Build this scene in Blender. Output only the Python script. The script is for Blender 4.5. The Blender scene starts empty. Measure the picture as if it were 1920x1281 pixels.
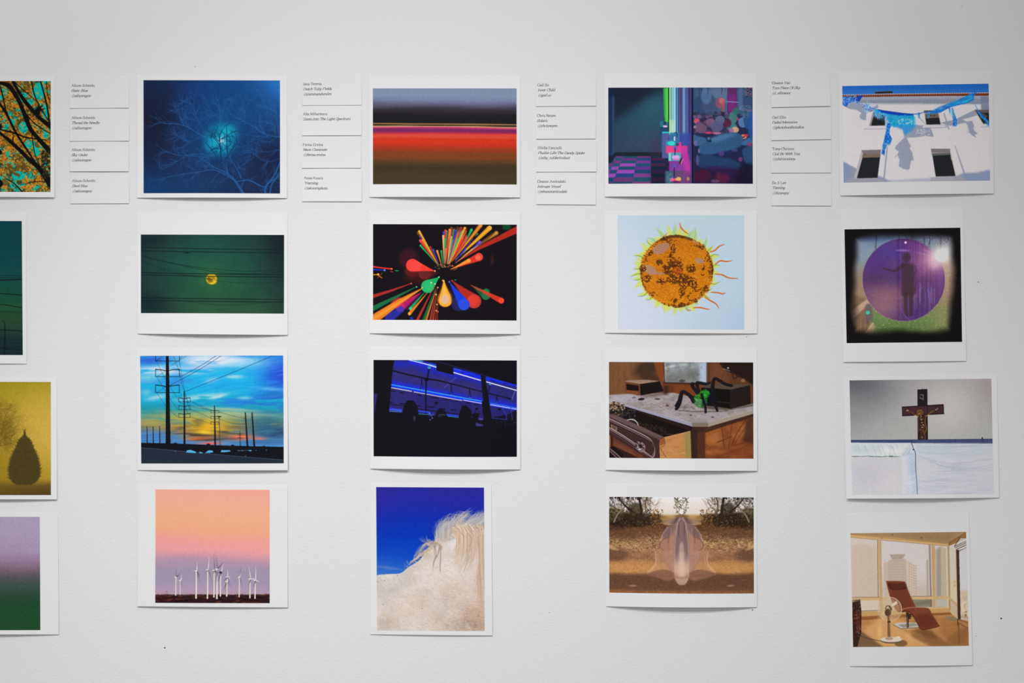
import bpy, math, random
import numpy as np

# ---------------------------------------------------------------- camera, world, lights, exposure
sc = bpy.context.scene
PX = 0.0009            # one photo pixel is 0.9 mm on the gallery wall
ZC = 1.55              # height of the middle of the view
def wx(px): return (px - 960.0) * PX
def wz(py): return ZC - (py - 640.5) * PX

cd = bpy.data.cameras.new('camera'); cam = bpy.data.objects.new('camera', cd); sc.collection.objects.link(cam)
cd.lens = 50; cd.sensor_width = 36; cd.clip_start = .01
cam.location = (0, -1920 * PX * 50 / 36, ZC); cam.rotation_euler = (math.pi / 2, 0, 0)
sc.camera = cam

wd = bpy.data.worlds.new('gallery_ambient'); sc.world = wd; wd.use_nodes = True
wd.node_tree.nodes['Background'].inputs[0].default_value = (1.0, .955, .91, 1)
wd.node_tree.nodes['Background'].inputs[1].default_value = .45

def lamp(name, x, y, z, tx, tz, watts, angle, col):
    l = bpy.data.lights.new(name, 'SPOT'); l.shadow_soft_size = .045; l.energy = watts; l.color = col; l.spot_size = angle; l.spot_blend = 1.0
    o = bpy.data.objects.new(name, l); sc.collection.objects.link(o); o.location = (x, y, z)
    d = (tx - x, -y, tz - z); h = math.hypot(d[0], d[1])
    o.rotation_euler = (math.pi / 2 + math.atan2(d[2], h), 0, math.atan2(-d[0], d[1]))
    return o
KEY = (.965, .985, 1.01)
lamp('track_light', -1.105, -1.842, 3.017, .392, -.294, 152, 1.221, KEY)
lamp('track_light', .07, -1.703, 3.408, -.945, -.219, 116, 2.007, KEY)

sc.view_settings.view_transform = 'Standard'; sc.view_settings.look = 'None'
sc.view_settings.exposure = 0.0; sc.view_settings.gamma = 1.0; sc.view_settings.use_curve_mapping = False

# ---------------------------------------------------------------- materials
def mat(name, col, rough=.6, spec=.3):
    m = bpy.data.materials.new(name); m.use_nodes = True; b = m.node_tree.nodes['Principled BSDF']
    b.inputs['Base Color'].default_value = (*col, 1); b.inputs['Roughness'].default_value = rough; b.inputs['Specular IOR Level'].default_value = spec
    return m, m.node_tree, b

def bumpy(nt, b, scales, dist, strength):
    tc = nt.nodes.new('ShaderNodeTexCoord'); last = None
    for s, det, w in scales:
        n = nt.nodes.new('ShaderNodeTexNoise'); n.inputs['Scale'].default_value = s; n.inputs['Detail'].default_value = det; n.inputs['Roughness'].default_value = .55
        nt.links.new(tc.outputs['Object'], n.inputs['Vector'])
        mu = nt.nodes.new('ShaderNodeMath'); mu.operation = 'MULTIPLY'; mu.inputs[1].default_value = w; nt.links.new(n.outputs['Fac'], mu.inputs[0])
        if last is None: last = mu.outputs[0]
        else:
            ad = nt.nodes.new('ShaderNodeMath'); nt.links.new(last, ad.inputs[0]); nt.links.new(mu.outputs[0], ad.inputs[1]); last = ad.outputs[0]
    bp = nt.nodes.new('ShaderNodeBump'); bp.inputs['Distance'].default_value = dist; bp.inputs['Strength'].default_value = strength
    nt.links.new(last, bp.inputs['Height']); nt.links.new(bp.outputs['Normal'], b.inputs['Normal'])

m_wall, nt, b = mat('rolled_wall_paint', (.803, .806, .814), .75, .15)
bumpy(nt, b, [(290, 2.5, 1.0), (120, 2, .5)], .0011, .38)
m_sheet, nt, b = mat('matte_photo_paper', (.835, .837, .85), .55, .25)
m_card, nt, b = mat('card_stock', (.812, .808, .825), .7, .15)
m_ink, nt, b = mat('caption_ink', (.075, .068, .075), .6, .2)
m_hole, nt, b = mat('nail_hole_dark', (.03, .028, .026), .9, .1)
m_floor, nt, b = mat('sealed_concrete', (.40, .39, .38), .45, .4)
bumpy(nt, b, [(6, 6, 1.0)], .002, .2)
m_base, nt, b = mat('white_trim_paint', (.8, .8, .8), .5, .3)
m_pic, nt, b = mat('printed_ink', (.5, .5, .5), .5, .10)
at = nt.nodes.new('ShaderNodeAttribute'); at.attribute_name = 'ink'; nt.links.new(at.outputs['Color'], b.inputs['Base Color'])

# ---------------------------------------------------------------- the room
def box(name, x0, x1, y0, y1, z0, z1, m, parent=None):
    v = [(x, y, z) for x in (x0, x1) for y in (y0, y1) for z in (z0, z1)]
    f = [(0, 1, 3, 2), (4, 6, 7, 5), (0, 4, 5, 1), (2, 3, 7, 6), (0, 2, 6, 4), (1, 5, 7, 3)]
    me = bpy.data.meshes.new(name); me.from_pydata(v, [], f); me.materials.append(m)
    o = bpy.data.objects.new(name, me); sc.collection.objects.link(o); o.parent = parent
    return o
wall = box('wall_back', -5, 5, 0, .12, 0, 3.6, m_wall); wall['kind'] = 'structure'
fl = box('floor', -5, 5, -5, .12, -.1, 0, m_floor); fl['kind'] = 'structure'
bb = box('baseboard_back', -5, 5, -.015, 0, 0, .12, m_base); bb['kind'] = 'structure'

def disc(name, px, py, r, m, parent):
    n = 10; c = (wx(px), -.0004, wz(py))
    v = [(c[0], c[1], c[2])] + [(c[0] + r * math.cos(6.2832 * i / n) * (1 + .25 * math.sin(i * 2.3)), c[1] + .0002, c[2] + r * math.sin(6.2832 * i / n)) for i in range(n)]
    me = bpy.data.meshes.new(name); me.from_pydata(v, [], [(0, 1 + (i + 1) % n, 1 + i) for i in range(n)]); me.materials.append(m)
    o = bpy.data.objects.new(name, me); sc.collection.objects.link(o); o.parent = parent; return o
for px, py, r in [(309, 1215, .0012), (1877, 1160, .0013), (1411, 1144, .0010), (1222, 1142, .0005), (1834, 529, .0008), (1030, 1149, .0006), (366, 125, .0006), (1400, 632, .0006), (1803, 12, .0005), (1830, 1193, .0006)]:
    disc('nail_hole', px, py, r, m_hole, wall)
# ---------------------------------------------------------------- printed pictures: a small software painter
# Every print is a real ink picture; it is painted here into an array and then stored as ink colour
# on the vertices of that print's own picture mesh.
def blur1(a, r, axis):
    if r < 1: return a
    pad = [(0, 0)] * a.ndim; pad[axis] = (r + 1, r)
    b = np.cumsum(np.pad(a, pad, mode='edge'), axis=axis, dtype=np.float64)
    n = a.shape[axis]
    hi = np.take(b, np.arange(2 * r + 1, 2 * r + 1 + n), axis=axis)
    lo = np.take(b, np.arange(0, n), axis=axis)
    return ((hi - lo) / (2 * r + 1)).astype(np.float32)

def blur2(a, rx, ry):
    for _ in range(2):
        a = blur1(a, int(round(ry)), 0); a = blur1(a, int(round(rx)), 1)
    return a

def smooth(t):
    t = np.clip(t, 0, 1); return t * t * (3 - 2 * t)

class Cv:
    def __init__(s, x0, y0, x1, y1, ps, seed=1):
        s.x0, s.y0, s.x1, s.y1, s.ps = x0, y0, x1, y1, ps
        s.W = int((x1 - x0) * ps) + 2; s.H = int((y1 - y0) * ps) + 2
        s.a = np.zeros((s.H, s.W, 3), np.float32)
        s.X = (x0 + np.arange(s.W) / ps).astype(np.float32)[None, :]
        s.Y = (y0 + np.arange(s.H) / ps).astype(np.float32)[:, None]
        s.r = random.Random(seed); s.n = np.random.RandomState(seed)
    def box(s, xa, ya, xb, yb):
        i0 = max(0, int((ya - s.y0) * s.ps) - 1); i1 = min(s.H, int((yb - s.y0) * s.ps) + 3)
        j0 = max(0, int((xa - s.x0) * s.ps) - 1); j1 = min(s.W, int((xb - s.x0) * s.ps) + 3)
        return (i0, i1, j0, j1) if i1 > i0 and j1 > j0 else None
    def put(s, m, col, b=None):
        col = np.asarray(col, np.float32) / 255
        if b is None: s.a += m[..., None] * (col - s.a)
        else:
            v = s.a[b[0]:b[1], b[2]:b[3]]; v += m[..., None] * (col - v)
    def fill(s, col): s.a[:] = np.asarray(col, np.float32) / 255
    def vgrad(s, stops, warp=None):
        ys = [p[0] for p in stops]; Y = np.broadcast_to(s.Y, (s.H, s.W))
        if warp is not None: Y = Y + warp
        for k in range(3): s.a[..., k] = np.interp(Y, ys, [p[1][k] / 255 for p in stops])
    def noise(s, sx, sy=None, octv=3, seed=None):
        sy = sy or sx
        rs = s.n if seed is None else np.random.RandomState(seed)
        out = np.zeros((s.H, s.W), np.float32); amp = 1.0; tot = 0
        for o in range(octv):
            fx, fy = sx / 2 ** o, sy / 2 ** o
            gx = (s.X - s.x0) / fx; gy = (s.Y - s.y0) / fy
            g = rs.rand(int(gy.max()) + 3, int(gx.max()) + 3).astype(np.float32)
            ix = np.floor(gx).astype(int); iy = np.floor(gy).astype(int)
            tx = smooth(gx - ix); ty = smooth(gy - iy)
            a = g[iy, ix] * (1 - tx) + g[iy, ix + 1] * tx
            b = g[iy + 1, ix] * (1 - tx) + g[iy + 1, ix + 1] * tx
            out += amp * (a * (1 - ty) + b * ty); tot += amp; amp *= .5
        return out / tot
    def pmask(s, pts, b):
        X = np.broadcast_to(s.X[:, b[2]:b[3]], (b[1] - b[0], b[3] - b[2])); Y = s.Y[b[0]:b[1]]
        m = np.zeros(X.shape, bool); n = len(pts)
        for i in range(n):
            (xa, ya), (xb, yb) = pts[i], pts[(i + 1) % n]
            if ya == yb: continue
            m ^= ((Y >= min(ya, yb)) & (Y < max(ya, yb)) & (X < xa + (Y - ya) * (xb - xa) / (yb - ya)))
        return m.astype(np.float32)
    def poly(s, pts, col, a=1.0, soft=0):
        xs = [p[0] for p in pts]; ys = [p[1] for p in pts]
        b = s.box(min(xs) - 3 * soft, min(ys) - 3 * soft, max(xs) + 3 * soft, max(ys) + 3 * soft)
        if not b: return
        m = s.pmask(pts, b)
        if soft: m = blur2(m, soft * s.ps, soft * s.ps)
        s.put(m * a, col, b)
    def rect(s, xa, ya, xb, yb, col, a=1.0, soft=0):
        s.poly([(xa, ya), (xb, ya), (xb, yb), (xa, yb)], col, a, soft)
    def line(s, pts, w, col, a=1.0, soft=0):
        n = len(pts); ws = w if isinstance(w, (list, tuple)) else [w] * n
        if len(ws) != n: ws = [ws[0] + (ws[-1] - ws[0]) * i / (n - 1) for i in range(n)]
        mw = max(ws) / 2 + soft + 2 / s.ps
        xs = [p[0] for p in pts]; ys = [p[1] for p in pts]
        b = s.box(min(xs) - mw, min(ys) - mw, max(xs) + mw, max(ys) + mw)
        if not b: return
        m = np.zeros((b[1] - b[0], b[3] - b[2]), np.float32)
        f = s.ps if not soft else 1.0 / soft
        for i in range(n - 1):
            (xa, ya), (xb, yb) = pts[i], pts[i + 1]
            bb = s.box(min(xa, xb) - mw, min(ya, yb) - mw, max(xa, xb) + mw, max(ya, yb) + mw)
            if not bb: continue
            X = s.X[:, bb[2]:bb[3]]; Y = s.Y[bb[0]:bb[1]]
            dx, dy = xb - xa, yb - ya; L = dx * dx + dy * dy + 1e-9
            t = np.clip(((X - xa) * dx + (Y - ya) * dy) / L, 0, 1)
            d = np.sqrt((X - xa - t * dx) ** 2 + (Y - ya - t * dy) ** 2)
            h = (ws[i] + (ws[i + 1] - ws[i]) * t) / 2
            k = np.clip((h - d) * f + .5, 0, 1)
            if not soft: k = k * np.minimum(1, 2 * h * s.ps + .15)
            v = m[bb[0] - b[0]:bb[1] - b[0], bb[2] - b[2]:bb[3] - b[2]]
            np.maximum(v, k, out=v)
        s.put(m * a, col, b)
    def ell(s, cx, cy, rx, ry, col, a=1.0, soft=0, rot=0):
        R = max(rx, ry) + soft + 2 / s.ps
        b = s.box(cx - R, cy - R, cx + R, cy + R)
        if not b: return
        X = s.X[:, b[2]:b[3]] - cx; Y = s.Y[b[0]:b[1]] - cy
        if rot:
            c_, s_ = math.cos(math.radians(rot)), math.sin(math.radians(rot))
            X, Y = X * c_ + Y * s_, -X * s_ + Y * c_
        d = np.sqrt((X / rx) ** 2 + (Y / ry) ** 2); q = min(rx, ry)
        m = np.clip((1 - d) * q * s.ps + .5, 0, 1) if not soft else smooth((1 - d) * q / soft / 2 + .5)
        s.put(m * a, col, b)
    def glow(s, cx, cy, rx, ry, col, a=1.0, p=1.0):
        m = np.exp(-(((s.X - cx) / rx) ** 2 + ((s.Y - cy) / ry) ** 2) ** p)
        s.put((m * a).astype(np.float32), col)
    def add(s, m, col):
        s.a += m[..., None] * (np.asarray(col, np.float32) / 255)
    def grain(s, amp=.02, chroma=.3):
        g = blur2(s.n.randn(s.H, s.W, 1).astype(np.float32), 1, 1) * 2.6
        g2 = blur2(s.n.randn(s.H, s.W, 3).astype(np.float32), 1, 1) * 2.6
        s.a += amp * (g + chroma * g2) * (.25 + .75 * smooth(s.a.mean(2, keepdims=True) * 2.5))
    def soften(s, r, b=None):
        k = r * s.ps
        if b is None: s.a = blur2(s.a, k, k)
        else:
            q = s.box(*b); s.a[q[0]:q[1], q[2]:q[3]] = blur2(s.a[q[0]:q[1], q[2]:q[3]], k, k)
    def twig(s, x, y, ang, L, w, depth, col, a=1.0, spread=32, cut=.72, wig=12, kids=2, clip=None):
        r = s.r; pts = [(x, y)]; ws = [w]; n = 3
        for i in range(n):
            ang += r.uniform(-wig, wig)
            x += math.cos(math.radians(ang)) * L / n; y += math.sin(math.radians(ang)) * L / n
            pts.append((x, y)); ws.append(w * (1 - .35 * (i + 1) / n))
            if depth > 0 and i < n - 1 and r.random() < .55:
                s.twig(x, y, ang + r.choice((-1, 1)) * r.uniform(spread * .8, spread * 1.7), L * cut * r.uniform(.5, .9), ws[-1] * .6, depth - 1, col, a, spread, cut, wig, kids)
        s.line(pts, ws, col, a)
        if depth > 0:
            for k in range(kids):
                d = (k - (kids - 1) / 2) * 2 / max(1, kids - 1) if kids > 1 else 0
                s.twig(x, y, ang + d * spread * r.uniform(.4, 1.1), L * cut * r.uniform(.8, 1.15), ws[-1] * .75, depth - 1, col, a, spread, cut, wig, kids)
    def curve(s, pts, w, col, a=1.0, soft=0, n=8):
        P = [pts[0]] + list(pts) + [pts[-1]]; out = []
        for i in range(1, len(P) - 2):
            for k in range(n):
                t = k / n; q = []
                for d in (0, 1):
                    p0, p1, p2, p3 = P[i - 1][d], P[i][d], P[i + 1][d], P[i + 2][d]
                    q.append(.5 * (2 * p1 + (p2 - p0) * t + (2 * p0 - 5 * p1 + 4 * p2 - p3) * t * t + (3 * p1 - p0 - 3 * p2 + p3) * t ** 3))
                out.append(tuple(q))
        out.append(pts[-1])
        ws = w
        if isinstance(w, (list, tuple)) and len(w) == len(pts) and len(pts) > 2:
            ws = list(np.interp(np.linspace(0, len(pts) - 1, len(out)), range(len(pts)), w))
        s.line(out, ws, col, a, soft)
        return out
    def spoly(s, pts, col, a=1.0, soft=0, n=6):
        m = len(pts); out = []
        for i in range(m):
            for k in range(n):
                t = k / n; q = []
                for d in (0, 1):
                    p0, p1, p2, p3 = pts[i - 1][d], pts[i][d], pts[(i + 1) % m][d], pts[(i + 2) % m][d]
                    q.append(.5 * (2 * p1 + (p2 - p0) * t + (2 * p0 - 5 * p1 + 4 * p2 - p3) * t * t + (3 * p1 - p0 - 3 * p2 + p3) * t ** 3))
                out.append(tuple(q))
        s.poly(out, col, a, soft)
def pic_autumn(c):
    c.fill((8, 182, 166)); r = c.r
    den = c.noise(170, 170, 2)
    u = c.noise(60, 60, 3); c.put(smooth((u - .47) * 9) * .85, (120, 84, 26)); c.put(smooth((c.noise(40, 40, 3) - .54) * 9) * .9, (70, 58, 26)); c.put(smooth((c.noise(44, 44, 3) - .55) * 9) * .9, (214, 130, 30))
    cols = [(224, 128, 26), (205, 150, 34), (176, 96, 20), (120, 78, 24), (92, 62, 20), (214, 170, 52), (150, 140, 62), (190, 88, 22), (70, 50, 22)]
    holes = [(340, 235, 52, 80), (205, 545, 46, 48), (262, 690, 50, 38), (165, 960, 60, 40), (262, 330, 42, 26), (395, 410, 30, 70), (75, 770, 22, 26),
             (110, 500, 26, 26), (395, 610, 26, 30), (315, 740, 30, 60), (60, 540, 20, 16), (10, 985, 20, 22), (330, 1060, 20, 14), (210, 1040, 20, 14), (12, 290, 14, 22), (400, 860, 26, 22)]
    def inhole(x, y):
        return any(((x - a) / p) ** 2 + ((y - b) / q) ** 2 < 1 for a, b, p, q in holes)
    for a, b, p, q in holes: c.ell(a, b, p * .95, q * .95, (8, 182, 166), 1, 3)
    for i in range(13000):
        x = r.uniform(c.x0 - 10, c.x1 + 10); y = r.uniform(c.y0 - 10, c.y1 + 10)
        if inhole(x, y) and r.random() < .93: continue
        jj = min(c.W - 1, max(0, int((x - c.x0) * c.ps))); ii = min(c.H - 1, max(0, int((y - c.y0) * c.ps)))
        if den[ii, jj] < .36 and r.random() < .8: continue
        k = r.random()
        col = cols[int(k * k * 1.0 * len(cols)) % len(cols)] if y < 500 and r.random() < .3 else r.choice(cols)
        if y > 900: col = r.choice(cols[2:])
        if y > 250 and r.random() < .45: col = r.choice(cols[:2] + [(232, 142, 30)])
        L = r.uniform(4, 12.5); an = r.uniform(0, 180)
        c.ell(x, y, L, L * r.uniform(.3, .5), col, .95, 0, an)
    for i in range(3200):
        x = r.uniform(c.x0, c.x1); y = r.uniform(c.y0, c.y1)
        if not inhole(x, y): c.ell(x, y, r.uniform(2, 8), r.uniform(2, 4), r.choice([(40, 32, 18), (56, 44, 20), (30, 60, 40)]), .8, 0, r.uniform(0, 180))
    for p in [(90, 880, 30, 14, 40), (160, 890, 34, 15, -30), (150, 950, 34, 14, 20), (205, 885, 20, 26, 0), (320, 700, 26, 16, 50), (250, 590, 30, 14, -40)]:
        c.ell(p[0], p[1], p[2], p[3], (105, 78, 30), .95, 0, p[4])
    K = (16, 14, 16)
    def br(pts, w): c.curve(pts, w, K)
    for dx in (0, -440):
        o = lambda L: [(x + dx, y) for x, y in L]
        br(o([(112, 150), (190, 285), (270, 385), (350, 470), (440, 540)]), [22, 30, 34, 32, 44])
        br(o([(10, 165), (80, 190), (150, 290), (200, 400), (260, 550), (330, 640), (440, 760)]), [26, 40, 36, 34, 36, 34, 46])
        br(o([(-60, 540), (0, 590), (130, 700), (250, 815), (350, 905), (440, 1030)]), [14, 22, 30, 34, 44, 66])
        br(o([(-30, 280), (0, 340), (60, 430), (140, 590), (250, 760), (360, 930)]), [14, 20, 20, 20, 16, 14])
        br(o([(-40, 540), (0, 562), (130, 595), (230, 632), (400, 655)]), [10, 12, 14, 12, 7])
        br(o([(268, 150), (300, 270), (345, 370), (440, 520)]), [9, 10, 9, 8])
        br(o([(350, 150), (375, 240), (405, 360), (428, 520)]), [12, 13, 14, 14])
        br(o([(120, 150), (215, 235), (330, 330)]), [10, 7, 4])
        br(o([(8, 200), (40, 340), (55, 420)]), [12, 12, 8])
        br(o([(240, 440), (275, 600), (300, 760), (350, 890)]), [9, 8, 8, 8])
        br(o([(200, 400), (310, 520), (437, 600)]), [10, 9, 7])
        br(o([(120, 600), (115, 680)]), [6, 10]); br(o([(60, 985), (130, 1030), (200, 1100)]), [5, 10, 12])
        br(o([(180, 1040), (300, 1015), (400, 1010)]), [4, 6, 8]); br(o([(400, 150), (410, 260), (437, 340)]), [6, 6, 5])
    for i in range(60):
        a = r.uniform(0, 360); q = r.uniform(.2, 1)
        c.line([(330, 400), (330 + 72 * q * math.cos(math.radians(a)), 400 + 62 * q * math.sin(math.radians(a)))], [9, 3], K)
    for i in range(110):
        x = r.uniform(c.x0, c.x1); y = r.uniform(c.y0, c.y1)
        c.twig(x, y, r.uniform(0, 360), r.uniform(25, 60), 3.2, 1, K, .9)
    for i in range(160):
        x = r.uniform(360, 437); y = r.uniform(740, 980); c.ell(x, y, 9, 5, r.choice([(30, 26, 22), (40, 34, 20), (60, 58, 30)]), .9, 0, r.uniform(0, 180))
    c.grain(.03)

def pic_wires_green(c):
    w = c.noise(400, 200, 2) * 60 - 30
    c.vgrad([(100, (10, 66, 72)), (300, (8, 68, 72)), (480, (16, 72, 70)), (640, (22, 76, 60)), (760, (30, 80, 52)), (850, (38, 74, 48)), (950, (34, 62, 52)), (1040, (26, 48, 50)), (1140, (26, 44, 52))], w)
    c.glow(c.x1 + 20, 150, 90, 400, (24, 60, 66), .5)
    K = (18, 26, 28)
    def ln(y0, y1, w, a):
        d = (y1 - y0) / 170.0
        c.curve([(-800, y0 - d * 100 - 30), (-400, y0 - d * 60), (0, y0), (185, y0 + d * 185)], w, K, a)
    for y0, y1, w, a in [(383, 383, 4, .3), (523, 526, 4, .6), (540, 538, 4, .6), (559, 553, 8, 1), (664, 677, 7, 1), (747, 776, 6, .95), (800, 803, 4, .5), (808, 815, 4, .5),
                         (945, 954, 7, .95), (1018, 1022, 4, .7), (1045, 1045, 4, .4), (1086, 1074, 4, .8), (1090, 1102, 5, .9)]: ln(y0, y1, w, a)
    c.curve([(38, 1145), (41, 1030), (42, 930), (36, 885), (22, 874)], [9, 8, 7, 6, 8], K, .95)
    for q in (-330, -560): c.curve([(q, 1145), (q + 3, 1030), (q + 4, 950), (q - 8, 900), (q - 20, 894)], [9, 8, 7, 6, 8], K, .95)
    c.grain(.02)

def pic_fog_trees(c):
    c.vgrad([(120, (160, 140, 34)), (250, (176, 150, 44)), (420, (190, 158, 56)), (650, (200, 166, 66)), (850, (184, 152, 46)), (1020, (168, 138, 36)), (1060, (128, 102, 34)), (1085, (92, 74, 34)), (1175, (76, 58, 30))])
    c.glow(420, 560, 330, 380, (212, 176, 80), .55); c.glow(-60, 900, 300, 300, (140, 112, 26), .6); c.glow(30, 180, 260, 120, (158, 146, 36), .5)
    T = (112, 90, 28); r = c.r
    for k in range(7): c.twig(-40, 720, -96 + k * 16 + r.uniform(-6, 6), 150, 16 - k, 5, T, .5, 30, .74, 14)
    for k in range(7): c.twig(r.uniform(-10, 60), r.uniform(500, 640), r.uniform(-80, 20), 90, 6, 4, T, .55, 34, .74, 14)
    for k in range(9): c.twig(r.uniform(20, 90), r.uniform(560, 700), r.uniform(40, 110), 50, 4, 3, T, .6, 34, .74, 14)
    c.twig(-60, 1080, -88, 330, 40, 3, T, .8, 30, .6, 6)
    for k in range(8): c.twig(-90, 700, -100 - k * 12, 140, 14, 4, T, .55, 30, .74, 14)
    for k in range(90): c.twig(r.uniform(-60, 120), r.uniform(330, 720), r.uniform(0, 360), 46, 5, 3, T, .8, 34, .76, 16)
    c.glow(10, 520, 130, 230, (128, 106, 32), .42)
    D = (72, 60, 30)
    def conifer(cx, top, base, hw):
        prof = [(0, 3), (.06, 6), (.12, 11), (.15, 34), (.2, 56), (.3, 80), (.4, 104), (.5, 128), (.6, 142), (.7, 150), (.78, 154), (.86, 146), (.93, 124), (.98, 98), (1, 70)]
        ys = [p[0] for p in prof]; hs = [p[1] for p in prof]; pts = []; L = []
        for sd in (1, -1):
            q = []
            n = 44
            for i in range(n + 1):
                t = i / n; h = np.interp(t, ys, hs) * hw / 154
                q.append((cx + sd * h * .88, top + t * (base - top)))
                if i < n: q.append((cx + sd * (h + r.uniform(0, 16) * (t < .95)), top + (t + .01) * (base - top) - r.uniform(6, 18)))
            pts += q if sd == 1 else q[::-1]
        c.poly(pts, D, .96, 1.2)
        for i in range(500):
            t = r.uniform(.1, .97); h = np.interp(t, ys, hs) * hw / 154; x = cx + r.uniform(-1, 1) * h * .9; y = top + t * (base - top)
            c.line([(x, y), (x + r.uniform(-10, 10), y - r.uniform(6, 20))], [5, 2], r.choice([(60, 50, 26), (88, 72, 32), (80, 66, 30)]), .5)
    conifer(232, 570, 1078, 158); conifer(-560, 700, 1078, 120)
    c.grain(.025)

def pic_gradient(c):
    w = c.noise(300, 120, 2) * 30 - 15 + (c.X - 100) * -.02
    c.vgrad([(105, (170, 157, 186)), (230, (168, 152, 184)), (350, (164, 146, 178)), (420, (150, 126, 152)), (480, (122, 102, 116)), (530, (90, 86, 92)), (590, (64, 82, 76)),
             (660, (46, 74, 58)), (740, (34, 74, 50)), (830, (34, 76, 46)), (910, (38, 72, 46))], w)
    c.grain(.022)

def pic_blue_tree(c):
    c.fill((24, 34, 66)); 
    n = c.noise(260, 200, 3)
    c.glow(950, 60, 620, 260, (16, 72, 146), .85); c.glow(1420, 100, 330, 330, (46, 128, 216), .95); c.glow(1000, 360, 480, 260, (14, 74, 140), .7)
    c.glow(100, 1180, 420, 260, (16, 70, 128), .85); c.glow(560, 1150, 500, 160, (18, 60, 104), .6); c.glow(830, 640, 420, 330, (12, 72, 130), .8)
    c.glow(180, 480, 220, 360, (24, 26, 50), .8); c.glow(1240, 840, 200, 160, (22, 30, 62), .7)
    c.put((n - .5) * .3, (10, 20, 44))
    B = (34, 90, 152); r = c.r
    def tw(x, y, an, L, w, d=3, col=B, a=.75): c.twig(x, y, an, L, w, d, col, a, 28, .7, 14)
    def limb(pts, w, kids=6, L=80, col=B, d=2, a=.68):
        out = c.curve(pts, [q * .66 for q in w], col, .8)
        for k in range(kids):
            i = r.randrange(2, len(out) - 1); (xa, ya), (xb, yb) = out[i - 1], out[i]
            an = math.degrees(math.atan2(yb - ya, xb - xa))
            tw(xb, yb, an + r.choice((-1, 1)) * r.uniform(25, 60), L * r.uniform(.6, 1.1), 5, d, col, a)
        xa, ya = out[-2]; xb, yb = out[-1]
        tw(xb, yb, math.degrees(math.atan2(yb - ya, xb - xa)), L * .7, 4, d, col, a)
    for k in range(60): tw(r.uniform(120, 1380), r.uniform(880, 1160), r.uniform(-170, -10), r.uniform(40, 90), 3, 2, (30, 80, 130), .45)
    for k in range(50):
        a = r.uniform(0, 6.28); tw(830 + 330 * math.cos(a) * r.uniform(.4, 1.3), 640 + 280 * math.sin(a) * r.uniform(.4, 1.2), math.degrees(a) + r.uniform(-30, 30), r.uniform(50, 90), 3, 2, (28, 84, 142), .5)
    for k in range(90):
        a = r.uniform(2.4, 6.6) if k % 3 else r.uniform(0, 6.28); d = r.uniform(170, 430); tw(850 + d * 1.2 * math.cos(a), 650 + d * .9 * math.sin(a), math.degrees(a) + r.uniform(-40, 40), r.uniform(30, 70), 3.2, 3, (32, 90, 150), .55)
    limb([(1040, 1172), (960, 1050), (880, 980), (760, 920), (640, 840)], [38, 30, 18, 12, 8], 8, 90)
    limb([(960, 1050), (780, 955), (620, 970), (420, 1000), (250, 1035)], [16, 12, 10, 9, 5], 10, 90)
    limb([(1020, 1030), (980, 940), (900, 820), (820, 700)], [16, 11, 9, 8], 5, 70)
    limb([(980, 1060), (1100, 1050), (1230, 1110), (1290, 1060), (1380, 1010)], [16, 18, 20, 14, 10], 8, 80)
    limb([(1250, 1172), (1250, 1110), (1330, 1000), (1382, 880)], [24, 26, 22, 20], 4, 80)
    limb([(1290, 1172), (1310, 1080), (1382, 980)], [24, 20, 16], 2, 60)
    limb([(760, 820), (600, 800), (480, 815), (380, 800), (270, 750)], [12, 12, 11, 9, 5], 12, 80)
    limb([(700, 830), (520, 820), (400, 880), (280, 940), (240, 890)], [8, 7, 7, 6, 4], 8, 70)
    limb([(800, 700), (640, 620), (500, 540), (400, 515), (290, 510), (240, 485)], [10, 12, 13, 11, 9, 6], 16, 90)
    limb([(700, 620), (540, 680), (470, 660), (400, 620)], [8, 8, 7, 5], 10, 70)
    limb([(660, 560), (600, 460), (560, 350), (480, 300)], [9, 8, 7, 4], 9, 80)
    limb([(600, 470), (570, 340), (590, 230)], [7, 6, 4], 5, 60); limb([(520, 470), (460, 390), (468, 290)], [8, 7, 5], 6, 60)
    limb([(540, 560), (440, 440), (390, 350)], [7, 6, 4], 8, 60)
    limb([(820, 520), (818, 400), (800, 300), (760, 200)], [10, 8, 7, 4], 9, 80); limb([(815, 420), (860, 300), (920, 270)], [6, 6, 4], 7, 60)
    limb([(800, 440), (720, 380), (680, 270)], [5, 5, 3], 7, 60)
    limb([(1382, 640), (1240, 610), (1100, 520), (960, 450), (900, 420)], [16, 15, 12, 9, 5], 12, 90)
    limb([(1382, 450), (1330, 400), (1240, 340), (1180, 210), (1110, 155)], [14, 12, 10, 8, 4], 7, 70)
    limb([(1240, 345), (1170, 345), (1120, 300)], [7, 6, 3], 3, 50); limb([(1330, 400), (1310, 280)], [7, 4], 3, 60)
    limb([(1340, 620), (1320, 520), (1200, 500)], [10, 8, 4], 7, 70); limb([(1370, 630), (1350, 460), (1300, 430)], [12, 8, 4], 6, 60)
    limb([(1050, 470), (1050, 400), (1020, 290)], [7, 6, 4], 6, 60); limb([(1300, 640), (1180, 630), (1080, 620)], [8, 7, 4], 6, 60)
    limb([(1382, 760), (1200, 780), (1040, 710)], [7, 6, 4], 9, 80); limb([(1382, 840), (1250, 870), (1090, 760)], [7, 6, 4], 8, 80)
    limb([(980, 940), (1040, 900), (1100, 860)], [7, 6, 3], 5, 60)
    m = np.exp(-((((c.X - 822) / 150) ** 2 + ((c.Y - 665) / 150) ** 2) ** 2.2)).astype(np.float32) * (.86 + .25 * (c.noise(60, 60, 2) - .5))
    c.put(m * .9, (8, 160, 190)); c.glow(900, 580, 80, 60, (16, 190, 208), .6); c.glow(740, 740, 60, 50, (20, 176, 200), .5); c.glow(840, 690, 70, 70, (30, 190, 210), .5)
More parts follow.
